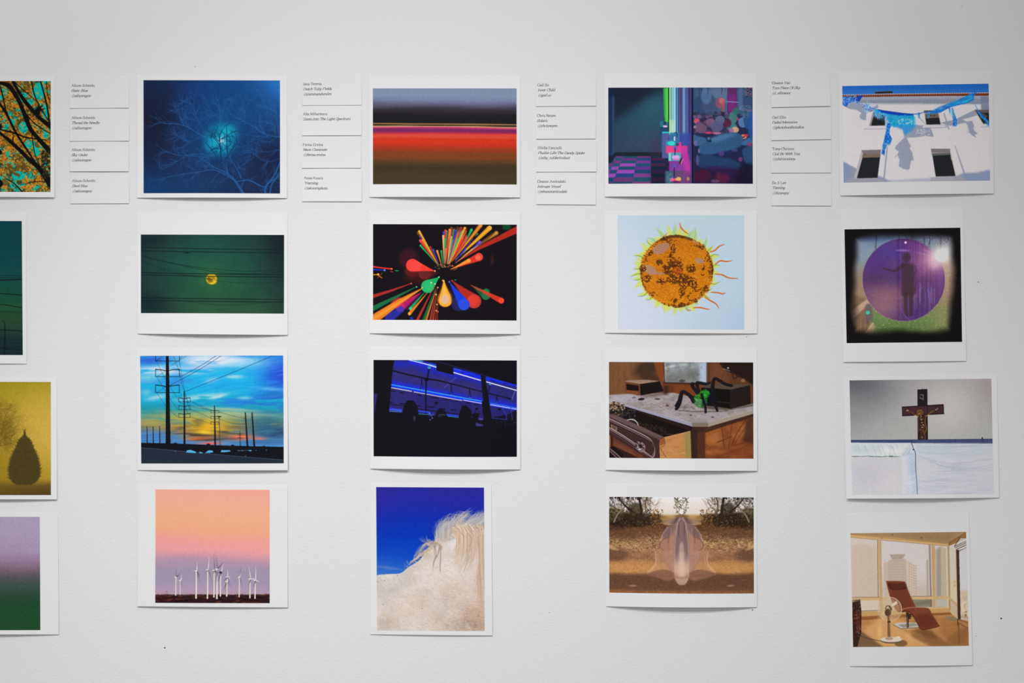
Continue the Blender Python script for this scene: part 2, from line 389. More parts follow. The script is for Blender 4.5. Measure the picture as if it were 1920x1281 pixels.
    c.ell(836, 672, 19, 22, (236, 226, 252)); c.glow(836, 672, 42, 42, (160, 226, 250), .6)
    D = (8, 56, 92)
    def dl(pts, w):
        c.curve(pts, w, D, .95)
        for x, y in pts[1:]: c.twig(x, y, r.uniform(-160, -20), 40, 4, 2, D, .9, 30, .75, 16)
    dl([(830, 860), (825, 740), (815, 640), (850, 560)], [13, 11, 10, 5]); dl([(900, 850), (885, 740), (885, 640), (880, 540)], [11, 9, 7, 4])
    dl([(840, 760), (770, 650), (700, 570)], [9, 7, 4]); dl([(870, 860), (930, 760), (980, 690), (960, 600)], [11, 8, 6, 4])
    dl([(800, 840), (740, 760), (690, 700)], [9, 7, 6]); dl([(825, 700), (770, 620), (800, 550)], [8, 5, 3]); dl([(890, 740), (930, 690), (940, 640)], [8, 5, 3])
    for k in range(34): c.twig(r.uniform(700, 960), r.uniform(570, 840), r.uniform(-180, 0), 50, 5, 2, D, .85, 30, .75, 18)
    c.grain(.018)

def pic_moon(c):
    c.fill((26, 42, 44)); n = c.noise(300, 200, 3)
    m = np.exp(-((((c.X - 760) / 640) ** 2 + ((c.Y - 560) / 430) ** 2)) ** 1.3).astype(np.float32)
    c.put(m * .95, (30, 84, 70)); c.glow(800, 760, 420, 200, (34, 92, 60), .75); c.glow(900, 1010, 560, 160, (48, 92, 60), .8)
    c.glow(740, 690, 110, 110, (60, 98, 46), .55); c.put((n - .45) * .45, (22, 36, 40)); c.glow(1440, 300, 200, 330, (24, 28, 36), .8); c.glow(170, 930, 170, 70, (22, 38, 46), .7); c.glow(130, 330, 200, 80, (26, 36, 42), .7)
    K = (16, 30, 34)
    c.ell(741, 696, 51, 51, (208, 168, 30)); c.ell(755, 715, 34, 30, (226, 190, 46), .7, 8)
    for p in [(720, 700, 26, 16, 10), (728, 720, 22, 10, -10), (745, 680, 26, 5, 10), (712, 690, 16, 14, 0), (765, 690, 14, 5, 30)]: c.ell(p[0], p[1], p[2], p[3], (120, 96, 22), .7, 4, p[4])
    for i in range(26): c.line([(c.r.uniform(705, 770), c.r.uniform(668, 728)), (c.r.uniform(705, 770), c.r.uniform(668, 728))], 3, (90, 76, 20), .35)
    for pts, w, a in [([(72, 398), (740, 412), (1425, 418)], 7, .95), ([(72, 428), (740, 442), (1425, 450)], 7, .95), ([(72, 475), (350, 545), (740, 600), (1080, 622), (1425, 608)], 5, .6),
                      ([(72, 470), (330, 535), (640, 605), (900, 640), (1150, 645), (1425, 625)], 5, .6), ([(72, 525), (250, 590), (400, 640), (640, 680), (900, 725), (1150, 733), (1425, 715)], 4, .55),
                      ([(72, 635), (740, 648), (1425, 655)], 7, .95), ([(72, 657), (740, 670), (1425, 677)], 7, .95), ([(72, 870), (740, 882), (1425, 888)], 7, .95), ([(72, 896), (740, 906), (1425, 914)], 7, .95),
                      ([(72, 830), (240, 868), (500, 905), (750, 935), (980, 938), (1425, 905)], 4, .5), ([(400, 645), (741, 700)], 3, .3)]: c.curve(pts, w, K, a)
    for i in range(14): c.line([(c.r.uniform(460, 560), 448 + c.r.uniform(-6, 14)), (c.r.uniform(480, 570), 448 + c.r.uniform(-8, 14))], 3, K, .5)
    c.grain(.02)

def pic_powerlines(c):
    r = c.r
    sk = [(130, (40, 150, 218)), (200, (44, 168, 222)), (350, (32, 178, 226)), (480, (26, 176, 220)), (580, (24, 160, 196)), (660, (38, 150, 166)), (720, (96, 150, 130)), (780, (128, 128, 84)), (850, (92, 116, 122)),
          (900, (74, 120, 164)), (1000, (70, 146, 208))]
    n1 = c.noise(420, 50, 4); n2 = c.noise(300, 36, 4)
    def tilt(sl, sx, sy, seed):
        rs = np.random.RandomState(seed); out = 0
        for k in range(7):
            f = 1 / (sy * rs.uniform(.5, 1.6)); ph = rs.uniform(0, 6.28)
            out = out + np.sin((c.Y + sl * c.X) * f * 6.28 + ph + 3 * np.sin(c.X / sx * 6.28 + ph * 2))
        return out / 4.5
    c.vgrad(sk, (n1 - .5) * 90)
    def patch(cx, cy, rx, ry, col, a, sl=0.0, nz=n2, th=.42):
        m = np.exp(-(((c.X - cx) / rx) ** 2 + ((c.Y - cy + sl * (c.X - cx)) / ry) ** 2) ** 1.2).astype(np.float32)
        c.put(np.clip(m * a * smooth((nz - th) * 5 + .5), 0, 1), col)
    patch(1380, 290, 220, 190, (38, 96, 218), .9, .2, n1, .35); patch(1420, 330, 140, 110, (36, 72, 204), .8, .2, n2, .4); patch(150, 170, 190, 60, (46, 96, 214), .9, 0, n1, .3)
    patch(120, 420, 140, 80, (60, 130, 220), .7); patch(420, 390, 160, 60, (60, 130, 218), .7); patch(800, 400, 200, 70, (44, 140, 228), .5); patch(1050, 570, 330, 60, (40, 120, 214), .8); patch(1330, 560, 200, 120, (36, 100, 196), .8, .1)
    patch(420, 300, 60, 40, (40, 120, 220), .5)
    W = (214, 224, 240)
    patch(820, 180, 360, 60, W, 1.1, -.05, n2, .3); patch(650, 190, 150, 42, W, 1, 0, n2, .3); patch(260, 275, 260, 42, W, 1.1, .02, n2, .35); patch(620, 270, 160, 40, (190, 210, 236), 1, .1, n2, .4)
    patch(120, 340, 130, 50, (120, 200, 226), .9); patch(960, 335, 80, 18, (170, 212, 226), 1, 0, n1, .2); patch(740, 370, 70, 24, (160, 196, 230), .8, .2, n1, .2)
    patch(220, 530, 110, 26, (140, 206, 224), 1, .2, n2, .3); patch(640, 525, 230, 26, (150, 208, 220), 1, .12, n2, .3); patch(800, 520, 80, 18, (176, 214, 220), 1, .25, n1, .2); patch(1050, 535, 70, 14, (130, 196, 220), .9, 0, n1, .2)
    patch(120, 480, 60, 40, (100, 200, 220), .8); patch(1300, 450, 160, 16, (90, 170, 226), .8, -.05, n1, .2); patch(900, 640, 300, 16, (150, 190, 170), .9, -.05, n2, .3)
    patch(1130, 690, 330, 18, (150, 190, 180), .9, -.05, n2, .3); patch(900, 320, 300, 100, (20, 190, 232), .4, .2)
    patch(180, 760, 200, 34, (152, 146, 104), .9, .05, n2, .35); patch(620, 760, 420, 90, (196, 172, 62), .95, 0, n2, .35); patch(900, 700, 300, 40, (170, 186, 130), .8, 0, n2, .35)
    patch(700, 830, 330, 70, (226, 172, 34), 1.1, 0, n2, .35); patch(660, 860, 90, 22, (248, 206, 52), 1, 0, n1, .2); patch(330, 800, 180, 30, (160, 140, 90), .8, .25)
    patch(420, 850, 200, 60, (150, 110, 70), .7); patch(1000, 800, 160, 70, (110, 100, 70), .8)
    patch(1260, 800, 220, 120, (44, 100, 130), .9, 0, n1, .3); patch(1340, 860, 150, 50, (40, 70, 110), .9, 0, n2, .35); patch(930, 880, 160, 30, (128, 96, 60), .8)
    patch(620, 920, 160, 22, (226, 110, 50), 1.1, .05, n2, .35); patch(720, 960, 120, 14, (238, 96, 80), 1.1, .02, n2, .3); patch(1010, 905, 110, 28, (232, 118, 84), 1.1, .05, n2, .3); patch(1180, 915, 80, 14, (220, 120, 110), 1, 0, n1, .3)
    patch(560, 880, 260, 16, (70, 56, 46), .95, -.05, n2, .45); patch(700, 930, 220, 8, (60, 50, 46), .9, .04, n2, .4); patch(900, 860, 140, 14, (70, 72, 70), .9, -.1, n2, .35); patch(480, 810, 120, 30, (84, 84, 70), .8, .4, n2, .4); patch(600, 780, 80, 60, (100, 92, 60), .6, .5); patch(850, 915, 300, 10, (70, 70, 70), .6)
    patch(200, 900, 220, 60, (70, 130, 200), .9, 0, n1, .2); patch(1280, 955, 260, 24, (62, 110, 170), .9, 0, n1, .2); patch(450, 945, 120, 20, (70, 130, 190), .9, 0, n1, .2)
    c.put(np.clip(tilt(.25, 900, 60, 5) * .10, 0, 1) * (c.Y < 720), (20, 90, 200)); c.put(np.clip(tilt(.1, 700, 30, 8) * .10, 0, 1), (190, 220, 220))
    K = (20, 20, 28)
    c.poly([(60, 955), (400, 962), (800, 978), (1425, 994), (1425, 1160), (60, 1160)], K)
    c.poly([(70, 1002), (400, 1030), (800, 1070), (1425, 1120), (1425, 1155), (70, 1155)], (36, 44, 58)); c.line([(70, 1002), (400, 1028), (800, 1066), (1425, 1118)], 6, (70, 84, 104), .8)
    for q in [[(500, 1046), (512, 1026), (545, 1022), (598, 1040), (590, 1052)], [(626, 1040), (660, 1046), (655, 1054), (630, 1054)], [(682, 1050), (712, 1026), (752, 1028), (758, 1044), (720, 1050)], [(828, 1044), (836, 1024), (918, 1026), (920, 1036), (860, 1044)],
              [(1090, 1024), (1118, 1024), (1116, 1034), (1092, 1032)]]: c.poly(q, (84, 172, 222))
    for i in range(16): x = r.uniform(990, 1080); c.line([(x, r.uniform(1022, 1034)), (x + r.uniform(-8, 8), r.uniform(1022, 1036))], 3, (110, 170, 210), .8)
    for x, y in [(1160, 1026), (1258, 1024), (1062, 1078), (400, 1036)]: c.ell(x, y, 6, 3, (90, 150, 190), .9)
    for x, y, w in [(400, 962, 16), (712, 970, 18), (940, 980, 14), (1235, 990, 10)]: c.ell(x, y, w, 8, K)
    for pts in [[(780, 138), (620, 240), (440, 338)], [(828, 138), (600, 280), (345, 416)], [(1312, 138), (900, 310), (495, 472)]]: c.curve(pts, 3.6, (22, 40, 92), .95)
    for pts in [[(505, 138), (420, 190), (345, 240)], [(466, 138), (430, 178)], [(270, 138), (215, 185)], [(215, 185), (305, 360)], [(222, 335), (305, 470)], [(222, 485), (305, 605)], [(350, 430), (440, 570), (480, 590)], [(345, 540), (420, 640)],
                [(355, 655), (420, 715)], [(435, 185), (520, 570), (700, 640)], [(440, 335), (530, 640)], [(445, 485), (520, 690)], [(380, 138), (450, 330)], [(540, 566), (640, 620), (730, 655)], [(540, 640), (660, 690), (735, 725)], [(540, 712), (640, 745), (740, 780)],
                [(220, 335), (300, 285)], [(220, 485), (305, 430)], [(220, 185), (300, 138)], [(806, 665), (930, 700), (1060, 730)], [(806, 730), (930, 770), (1060, 780)], [(560, 570), (740, 650)], [(510, 560), (520, 600)]]: c.curve(pts, 2.6, (24, 36, 60), .75)
    for y in (800, 830, 880, 900, 930): c.line([(80, y + 10), (300, y - 4)], 2, (24, 40, 70), .4)
    for y in (910, 930, 950): c.line([(920, y), (1420, y + 4)], 2, (24, 40, 60), .4)
    c.poly([(308, 138), (335, 138), (356, 990), (308, 990)], K)
    def arm(cx, y, hw, h, w, drop):
        c.curve([(cx - hw, y - drop), (cx - hw * .4, y - drop * .5), (cx, y + 3)], w * 1.6, K); c.curve([(cx + hw, y - drop), (cx + hw * .4, y - drop * .6), (cx, y + 3)], w * 1.6, K)
        c.line([(cx - hw, y - drop), (cx - hw, y + h), (cx + hw + 2, y + h), (cx + hw, y - drop)], w, K)
    arm(323, 118, 112, 68, 5, 15); arm(323, 278, 112, 55, 5, 14); arm(323, 427, 112, 57, 5, 14)
    c.line([(482, 472), (487, 985)], [9, 20], K)
    for y in (541, 614, 688): arm(484, y, 54, 30, 3.4, 8)
    c.line([(768, 608), (776, 1000)], [8, 17], K)
    for y in (655, 710, 762): arm(770, y, 37, 18, 2.6, 4)
    c.line([(812, 710), (822, 980)], [5, 8], (60, 66, 70)); c.ell(812, 709, 22, 5, K)
    c.line([(1058, 672), (1080, 992)], [10, 17], K); c.line([(1121, 672), (1144, 992)], [10, 17], K)
    for x in (1046, 1108): c.line([(x, 722), (x + 20, 722)], 3, K)
    for x in (131, 189, 251): c.line([(x, 803), (x + 3, 960)], [6, 10], K)
    for x, y in [(1008, 845), (1013, 890)]: c.line([(1008, 845), (1012, 985)], [3, 6], K, .9)
    for y in (870, 885, 905, 912): c.line([(990, y), (1025, y)], 2.4, K, .8)
    c.grain(.015)

def pic_turbines(c):
    w = (c.noise(500, 160, 2) - .5) * 50 + (c.X - 750) * -.03
    c.vgrad([(110, (238, 166, 148)), (230, (242, 170, 146)), (400, (244, 172, 136)), (500, (244, 168, 134)), (590, (240, 160, 148)), (680, (236, 158, 160)), (740, (212, 152, 164)), (800, (176, 146, 168)), (880, (158, 146, 168)),
             (980, (160, 148, 172)), (1060, (176, 152, 176)), (1110, (188, 150, 170))], w)
    r = c.r; top = c.noise(60, 60, 2, 3)[0] * 16
    m = smooth((c.Y - 1096 - top[None, :] * .6) / 3); n = c.noise(60, 14, 3)
    c.put(m, (46, 26, 30)); c.put(m * smooth((n - .5) * 5), (88, 44, 36)); c.put(m * smooth((c.noise(50, 14, 3) - .62) * 7), (24, 14, 22))
    for i in range(240):
        x = r.uniform(205, 1290); y = r.uniform(1098, 1112); c.ell(x, y, r.uniform(4, 14), r.uniform(1.5, 3), r.choice([(96, 72, 64), (60, 40, 40), (120, 86, 76)]), .6)
    Wt = (236, 232, 222); S = (120, 104, 116); D = (52, 50, 62)
    def tur(x, hub, base, w, blades):
        w *= .86; c.line([(x, hub), (x - 1, base)], [w * .62, w], Wt); c.line([(x - w * .33, hub + 8), (x - w * .5, base)], [w * .18, w * .28], (150, 132, 128), .9)
        for an, L, col in blades:
            a = math.radians(an); ex, ey = x + 6 + L * math.cos(a), hub - 2 - L * math.sin(a)
            px, py = -math.sin(a) * 3.6, -math.cos(a) * 3.6
            c.poly([(x + 5 - px * .4, hub - py * .4), (x + 5 + (ex - x) * .2 + px, hub - 2 - (hub - 2 - ey) * .2 + py), (ex, ey), (x + 5 + (ex - x) * .2 - px, hub - 2 - (hub - 2 - ey) * .2 - py)], col)
            c.line([(x + 5, hub), (ex, ey)], [3.4, 1.4], col)
        c.ell(x - 3, hub, w * .6 + 5, 4.5, Wt); 
    tur(404, 940, 1107, 13, [(95, 82, S), (42, 46, D), (-80, 110, (176, 160, 172))]); tur(446, 972, 1102, 9, [(82, 54, Wt), (-78, 50, S)])
    tur(596, 880, 1134, 18, [(88, 186, (170, 140, 148)), (88, 90, Wt), (-66, 72, D), (-77, 120, S)]); tur(703, 870, 1136, 16, [(86, 126, Wt), (-72, 132, S), (-120, 30, D)])
    tur(764, 875, 1124, 15, [(93, 152, S), (-60, 60, D), (-110, 40, D)]); tur(825, 897, 1116, 14, [(76, 84, Wt), (-110, 110, D)]); c.rect(812, 886, 838, 904, D)
    tur(792, 864, 1138, 18, [(98, 134, S), (50, 84, D), (-100, 110, (130, 116, 124)), (-95, 150, S)]); 
    tur(884, 980, 1115, 16, [(-115, 90, D), (60, 50, Wt), (-60, 50, S)]); tur(886, 938, 1100, 10, [(90, 74, Wt), (10, 26, Wt), (-72, 86, S), (-130, 60, D)])
    tur(1001, 940, 1124, 12, [(83, 98, S), (80, 40, Wt), (-76, 104, S)]); tur(1102, 957, 1132, 15, [(98, 126, Wt), (0, 56, Wt), (-104, 60, D)]); tur(1150, 968, 1137, 15, [(90, 128, Wt), (-28, 46, Wt), (-106, 70, D)])
    for x in (318,): c.line([(x - 8, 1102), (x, 1066), (x + 8, 1102)], 2, (110, 90, 100), .8); c.line([(x - 10, 1070), (x + 10, 1070)], 2, (110, 90, 100), .8)
    c.line([(976, 1074), (976, 1100)], 2, (90, 76, 90), .6); c.line([(1246, 1086), (1246, 1104)], 2, (90, 76, 90), .6)
    c.grain(.018)

def pic_tulips(c):
    w = (c.noise(700, 16, 2) - .5) * 16 - (c.X - 750) / 1350 * 12
    w = w + (c.noise(500, 60, 2) - .5) * 26 * smooth((450 - c.Y) / 80)
    c.vgrad([(175, (128, 142, 170)), (250, (130, 144, 174)), (295, (122, 130, 164)), (325, (104, 106, 140)), (352, (82, 78, 98)), (380, (54, 50, 60)), (410, (40, 36, 42)), (440, (28, 26, 32)), (460, (24, 26, 30)), (506, (26, 26, 28)),
             (512, (46, 40, 30)), (517, (176, 128, 88)), (524, (150, 112, 72)), (530, (34, 26, 18)), (536, (50, 50, 34)), (541, (206, 156, 116)), (547, (214, 110, 110)), (554, (188, 52, 104)), (570, (128, 38, 96)), (584, (112, 38, 92)),
             (596, (140, 38, 90)), (606, (200, 50, 60)), (616, (220, 66, 54)), (640, (212, 74, 56)), (658, (204, 52, 30)), (700, (204, 50, 30)), (725, (184, 50, 32)), (742, (160, 56, 30)), (768, (150, 54, 30)), (785, (126, 62, 32)), (840, (122, 62, 32)),
             (868, (96, 62, 34)), (895, (72, 56, 34)), (930, (62, 50, 32)), (1000, (66, 56, 38)), (1060, (66, 56, 34)), (1090, (70, 58, 34))], w)
    c.grain(.018)

def pic_light_burst(c):
    c.fill((20, 16, 22)); r = c.r; O = (735, 630)
    def tear(x0, y0, x1, y1, rr, col, a=.9, hi=0, ring=None, soft=3):
        n = 16; ds = [(x0 + (x1 - x0) * i / n, y0 + (y1 - y0) * i / n) for i in range(n + 1)]
        c.line(ds, [3 + (2 * rr - 3) * (i / n) ** 1.15 for i in range(n + 1)], col, a, soft)
        lt = tuple(min(255, int(v + (255 - v) * .1)) for v in col)
        c.ell(x1, y1, rr, rr, lt, a * .75, 2)
        if hi: c.ell(x1 + hi, y1, rr * .8, rr * .8, (226, 190, 160), .8, 6)
    R = (236, 52, 40); G = (22, 168, 92); B = (22, 52, 200); Y = (240, 162, 38); Or = (236, 120, 34); P = (92, 48, 170)
    c.ell(410, 500, 90, 90, (80, 20, 40), .6, 30); c.ell(440, 620, 68, 60, (120, 30, 26), .7, 16); c.ell(500, 680, 120, 60, (90, 22, 18), .5, 30)
    tear(690, 640, 560, 640, 60, (120, 30, 28), .5, 0, None, 20)
    tear(650, 620, 445, 566, 60, R, 1, 0, None, 4); tear(660, 622, 480, 575, 48, (244, 60, 50), .8)
    tear(75, 585, 250, 600, 7, R, .95); c.line([(75, 580), (250, 600)], [14, 6], R); c.line([(75, 606), (182, 612)], [14, 8], B); c.ell(182, 612, 10, 10, (90, 130, 240)); c.line([(285, 616), (310, 618)], 9, G, .9)
    c.line([(75, 654), (122, 654)], 8, Y); c.ell(122, 652, 10, 10, (250, 200, 90)); c.line([(120, 660), (156, 684)], 8, Or, .9); c.line([(118, 684), (158, 640)], 5, Or, .6); c.line([(240, 622), (258, 628)], 6, R)
    c.line([(436, 736), (260, 800), (75, 858)], [6, 20, 32], (176, 44, 44), .95); c.line([(484, 768), (300, 860), (75, 972)], [6, 24, 46], (24, 110, 66), .95)
    c.ell(300, 912, 60, 34, (220, 50, 50), .8, 12, -28); tear(530, 820, 330, 960, 44, (214, 30, 92), .85); c.line([(530, 830), (400, 950)], [4, 70], (130, 30, 130), .4, 14)
    c.line([(340, 980), (230, 1060)], [60, 90], (44, 50, 180), .8, 14)
    c.line([(535, 785), (330, 905), (100, 1060)], [8, 48, 84], (232, 128, 34), .95, 4); c.line([(520, 795), (300, 930), (60, 1080)], [3, 20, 40], (244, 160, 50), .6, 4)
    tear(700, 675, 590, 765, 62, G, 1, 0, None, 4); c.ell(595, 762, 44, 44, (40, 190, 110), .7, 4)
    c.line([(560, 820), (425, 975)], [4, 26], G, .95); c.ell(427, 975, 14, 14, (60, 200, 130)); c.line([(585, 826), (418, 1022)], [4, 30], Or, .95); c.ell(418, 1022, 15, 15, (246, 170, 60)); c.ell(438, 1066, 14, 14, B, .9, 4)
    for (xa, ya, xb, yb, w, col) in [(660, 745, 490, 1085, 26, (200, 50, 40)), (655, 790, 548, 1085, 22, (24, 110, 60)), (665, 800, 575, 1085, 18, Or), (672, 770, 610, 1085, 12, R), (676, 830, 642, 1085, 12, (220, 70, 40)), (680, 900, 664, 1085, 8, R), (684, 860, 682, 1085, 6, (200, 60, 40)),
                                    (664, 780, 560, 1085, 5, (60, 160, 60)), (680, 780, 625, 1085, 4, (240, 150, 90)), (660, 820, 585, 1040, 3, (240, 200, 90))]: c.line([(xa, ya), (xb, yb)], [2, w], col, .85)
    tear(738, 700, 753, 885, 74, (150, 84, 16), .8, 0, None, 18); tear(740, 705, 754, 895, 62, Y, 1, 0, None, 3); c.line([(742, 715), (752, 900)], [2, 60], (236, 190, 120), .6, 12); c.ell(752, 888, 40, 42, (222, 176, 150), .9, 6)
    tear(795, 715, 880, 930, 66, (26, 26, 90), .7, 0, None, 22); tear(810, 705, 1025, 905, 66, (190, 44, 32), .9, 0, None, 8); c.ell(1015, 900, 50, 50, (226, 60, 44), .8, 8)
    tear(792, 720, 930, 935, 54, (24, 60, 214), 1, 0, None, 4)
    tear(1000, 752, 1135, 850, 42, (26, 110, 60), .75, 0, None, 8); c.ell(1138, 810, 32, 24, (30, 150, 84), .7, 5); c.line([(985, 750), (1280, 900)], [2, 54], (220, 56, 40), .9, 4); c.ell(1280, 898, 27, 27, (240, 72, 50), .9)
    # upper fans
    def ray(xe, ye, w, col, a=.95, o=None, t0=.12):
        w *= .84; a *= .93
        ox, oy = o or (745, 600); xs, ys = ox + (xe - ox) * t0, oy + (ye - oy) * t0
        c.line([(xs, ys), (xe, ye)], [2, w], col, a, 0 if w < 14 else 3); c.line([(xs, ys), (xe, ye)], [1, w * .3], tuple(min(255, int(v * 1.15 + 18)) for v in col), a * .6, 1.5)
        lt = tuple(min(255, int(v + (255 - v) * .2)) for v in col); c.ell(xe, ye, w * .42, w * .42, lt, a * .8, 1.5)
    L = (705, 590)
    ray(500, 262, 40, (110, 60, 20), .6, L); ray(508, 246, 26, Y, .95, L); ray(516, 290, 16, P, .8, L); ray(520, 335, 34, R, .9, L); ray(540, 330, 24, Or, .95, L); ray(520, 380, 22, G, .95, L); ray(566, 362, 12, (130, 180, 60), .9, L)
    ray(612, 392, 20, (180, 40, 40), .8, L); ray(642, 420, 24, (40, 50, 170), .9, L); ray(678, 432, 26, (226, 132, 36), .95, (730, 600)); ray(716, 432, 20, G, .95, (735, 600))
    hx = (775, 590)
    for i in range(80):
        x = r.uniform(790, 960); y = r.uniform(200, 300); ray(x, y, r.uniform(2, 7), r.choice([R, Or, Y, (250, 210, 140), (200, 60, 40), G, P]), .7, (772, 590))
    ray(1085, 190, 44, (224, 130, 36), .95, (790, 570)); ray(1170, 215, 54, Y, .95, (800, 560)); ray(1235, 262, 52, (140, 88, 22), .75, (850, 520)); ray(1235, 262, 34, (226, 140, 40), .6, (1150, 330))
    c.line([(850, 540), (1080, 400), (1430, 230)], [3, 30, 62], (190, 42, 34), .92, 4); c.ell(1330, 205, 40, 28, (20, 80, 44), .8, 8)
    ray(738, 256, 24, B, .9, (745, 590)); ray(756, 240, 28, R, .85, (748, 590)); ray(770, 244, 14, G, .9, (755, 590)); ray(795, 232, 26, Or, .95, (750, 590)); ray(735, 290, 26, (236, 170, 90), .95, (742, 590)); ray(752, 318, 18, G, .9, (746, 590)); ray(783, 322, 20, R, .9, (758, 590))
    ray(815, 300, 22, (244, 190, 110), .95, (765, 590)); ray(828, 330, 16, Y, .95, (765, 590)); ray(855, 238, 22, B, .9, (770, 590)); ray(832, 232, 20, (30, 140, 80), .8, (770, 590)); ray(905, 256, 20, G, .95, (785, 570)); ray(938, 214, 26, Y, .9, (785, 570)); ray(905, 212, 18, (200, 50, 50), .8, (780, 580))
    ray(868, 320, 16, (60, 170, 110), .9, (785, 570)); ray(915, 316, 24, R, .95, (790, 580)); ray(956, 312, 28, (240, 100, 60), .95, (800, 560)); ray(1000, 232, 32, G, .95, (930, 380)); ray(988, 350, 14, P, .7, (820, 560)); ray(940, 415, 24, B, .9, (830, 550)); ray(1010, 320, 12, (60, 50, 150), .8, (850, 520))
    ray(1055, 378, 20, (240, 170, 100), .95, (820, 570)); ray(1078, 350, 40, (92, 56, 190), .9, (1000, 420)); ray(1055, 270, 20, (24, 130, 70), .9, (1030, 300)); ray(758, 415, 22, (240, 90, 60), .9, (750, 590)); ray(955, 300, 40, (200, 50, 40), .5, (800, 570))
    tear(800, 608, 1070, 488, 38, (226, 52, 40), .95, 0, None, 6); tear(800, 608, 975, 522, 18, (246, 150, 50), .95); c.ell(1062, 492, 24, 24, (250, 110, 80), .8, 3)
    c.ell(1195, 520, 16, 44, (58, 26, 30), .8, 8)
    for i in range(60):
        a = r.uniform(-2.6, -.3); d = r.uniform(60, 110); c.ell(O[0] + 20 + d * 1.1 * math.cos(a), O[1] + d * .75 * math.sin(a), 3, 3, r.choice([R, Or, Y, (250, 210, 140), G]), .9)
    for x, y, col in [(656, 620, (255, 180, 160)), (740, 714, (255, 220, 140)), (792, 722, (90, 130, 250)), (694, 678, (120, 240, 170)), (622, 730, (200, 250, 210)), (536, 778, (255, 200, 110)), (484, 770, (90, 220, 150)), (434, 738, (240, 90, 80)), (250, 600, (255, 140, 110)), (658, 742, (255, 190, 120)), (684, 776, (255, 170, 110)),
                      (668, 842, (255, 200, 100)), (676, 936, (230, 180, 90)), (670, 994, (255, 180, 140)), (686, 1004, (230, 90, 60)), (818, 712, (240, 60, 50)), (848, 704, (30, 150, 90)), (730, 710, (255, 170, 60)), (820, 572, (255, 120, 70))]: c.ell(x, y, 7, 7, col); 
    c.ell(775, 640, 84, 36, (20, 15, 20), 1, 10); c.ell(860, 655, 120, 40, (20, 15, 20), .9, 14)
    c.grain(.012)
def pic_night_bus(c):
    c.fill((20, 18, 24)); r = c.r
    BL = (42, 40, 124)
    c.poly([(275, 178), (430, 178), (660, 240), (1080, 318), (1428, 420), (1428, 740), (1200, 730), (900, 715), (225, 665), (240, 430), (258, 270)], BL)
    n = c.noise(120, 80, 3)
    c.put(np.clip((n - .45) * 1.2, 0, .5) * (c.a[..., 2] > .3), (40, 40, 96))
    sl = .205
    def strip(x0, x1, y0, w, col, a=1, soft=0, s=sl): c.line([(x0, y0 + (x0 - 240) * s), (x1, y0 + (x1 - 240) * s)], w * (.75 if w < 12 else 1), col, a, soft)
    strip(262, 1090, 200, 60, (34, 40, 190), .6, 30); strip(430, 1090, 150, 50, (30, 46, 220), .9, 24); strip(840, 1428, 165, 40, (26, 44, 230), .9, 16)
    strip(240, 1428, 395, 60, (30, 44, 214), .75, 26, .19); strip(240, 1428, 412, 26, (24, 60, 250), .9, 10, .192)
    for x0, x1 in [(250, 560), (590, 850), (880, 1080)]:
        y = 270 + (x0 - 250) * .2; c.ell((x0 + x1) / 2, y + 60, (x1 - x0) / 2, 62, (58, 50, 118), .6, 30, 11)
    for x, y, q in [(400, 340, 70), (700, 400, 60), (930, 400, 70), (1290, 460, 60), (300, 500, 60), (450, 260, 60)]: c.ell(x, y, q, q * .5, (46, 42, 100), .55, 20, 10)
    c.poly([(238, 440), (1428, 660), (1428, 740), (1190, 728), (900, 712), (500, 660), (225, 620)], (40, 36, 104), .85)
    c.poly([(240, 450), (440, 490), (450, 640), (230, 600)], (48, 44, 110), .6, 6)
    c.line([(855, 340), (740, 440)], 6, (90, 90, 190), .6); c.line([(470, 500), (470, 640)], 3, (80, 90, 200), .5); c.line([(800, 560), (808, 690)], 3, (70, 70, 160), .5)
    strip(245, 1110, 408, 9, (60, 190, 214), .95, 0, .182); strip(1180, 1428, 408, 7, (70, 170, 220), .8, 0, .186)
    strip(240, 437, 436, 9, (236, 226, 240), 1, 0, .182); strip(458, 910, 438, 8, (232, 214, 228), 1, 0, .178); strip(925, 1106, 432, 8, (236, 220, 230), 1, 0, .178); strip(1180, 1428, 430, 9, (214, 214, 240), 1, 0, .178)
    c.line([(410, 176), (560, 212), (668, 244)], [6, 8, 9], (240, 236, 250)); c.line([(832, 294), (1085, 368)], 8.5, (244, 240, 252)); c.line([(1140, 382), (1428, 464)], 8.5, (244, 240, 252))
    c.line([(460, 180), (540, 190)], 6, (60, 210, 210)); c.line([(600, 212), (668, 230)], 5, (60, 190, 220), .8); c.line([(835, 258), (900, 276)], 5, (80, 140, 255), .7)
    for i in range(14): x = r.uniform(860, 1400); y = 215 + (x - 700) * .29 + r.uniform(-6, 40); c.line([(x, y), (x + 40, y + 12)], r.uniform(2, 6), (18, 18, 70), .7)
    K = (20, 18, 26)
    c.line([(258, 278), (420, 318), (560, 350), (700, 372), (880, 418), (1110, 478), (1200, 500), (1380, 548)], [14, 14, 14, 15, 11, 10, 10, 10], K)
    c.line([(602, 255), (585, 350)], 14, K); c.line([(574, 350), (570, 520), (572, 745)], [15, 12, 18], K); c.poly([(585, 238), (620, 240), (612, 262), (592, 260)], (50, 150, 170)); c.ell(578, 362, 20, 14, K)
    c.line([(1180, 400), (1160, 470)], 10, K); c.poly([(1165, 398), (1190, 402), (1182, 414), (1168, 412)], (60, 160, 180)); c.line([(1410, 470), (1380, 550)], 8, (90, 110, 190), .8); c.line([(1330, 520), (1380, 545)], 6, K)
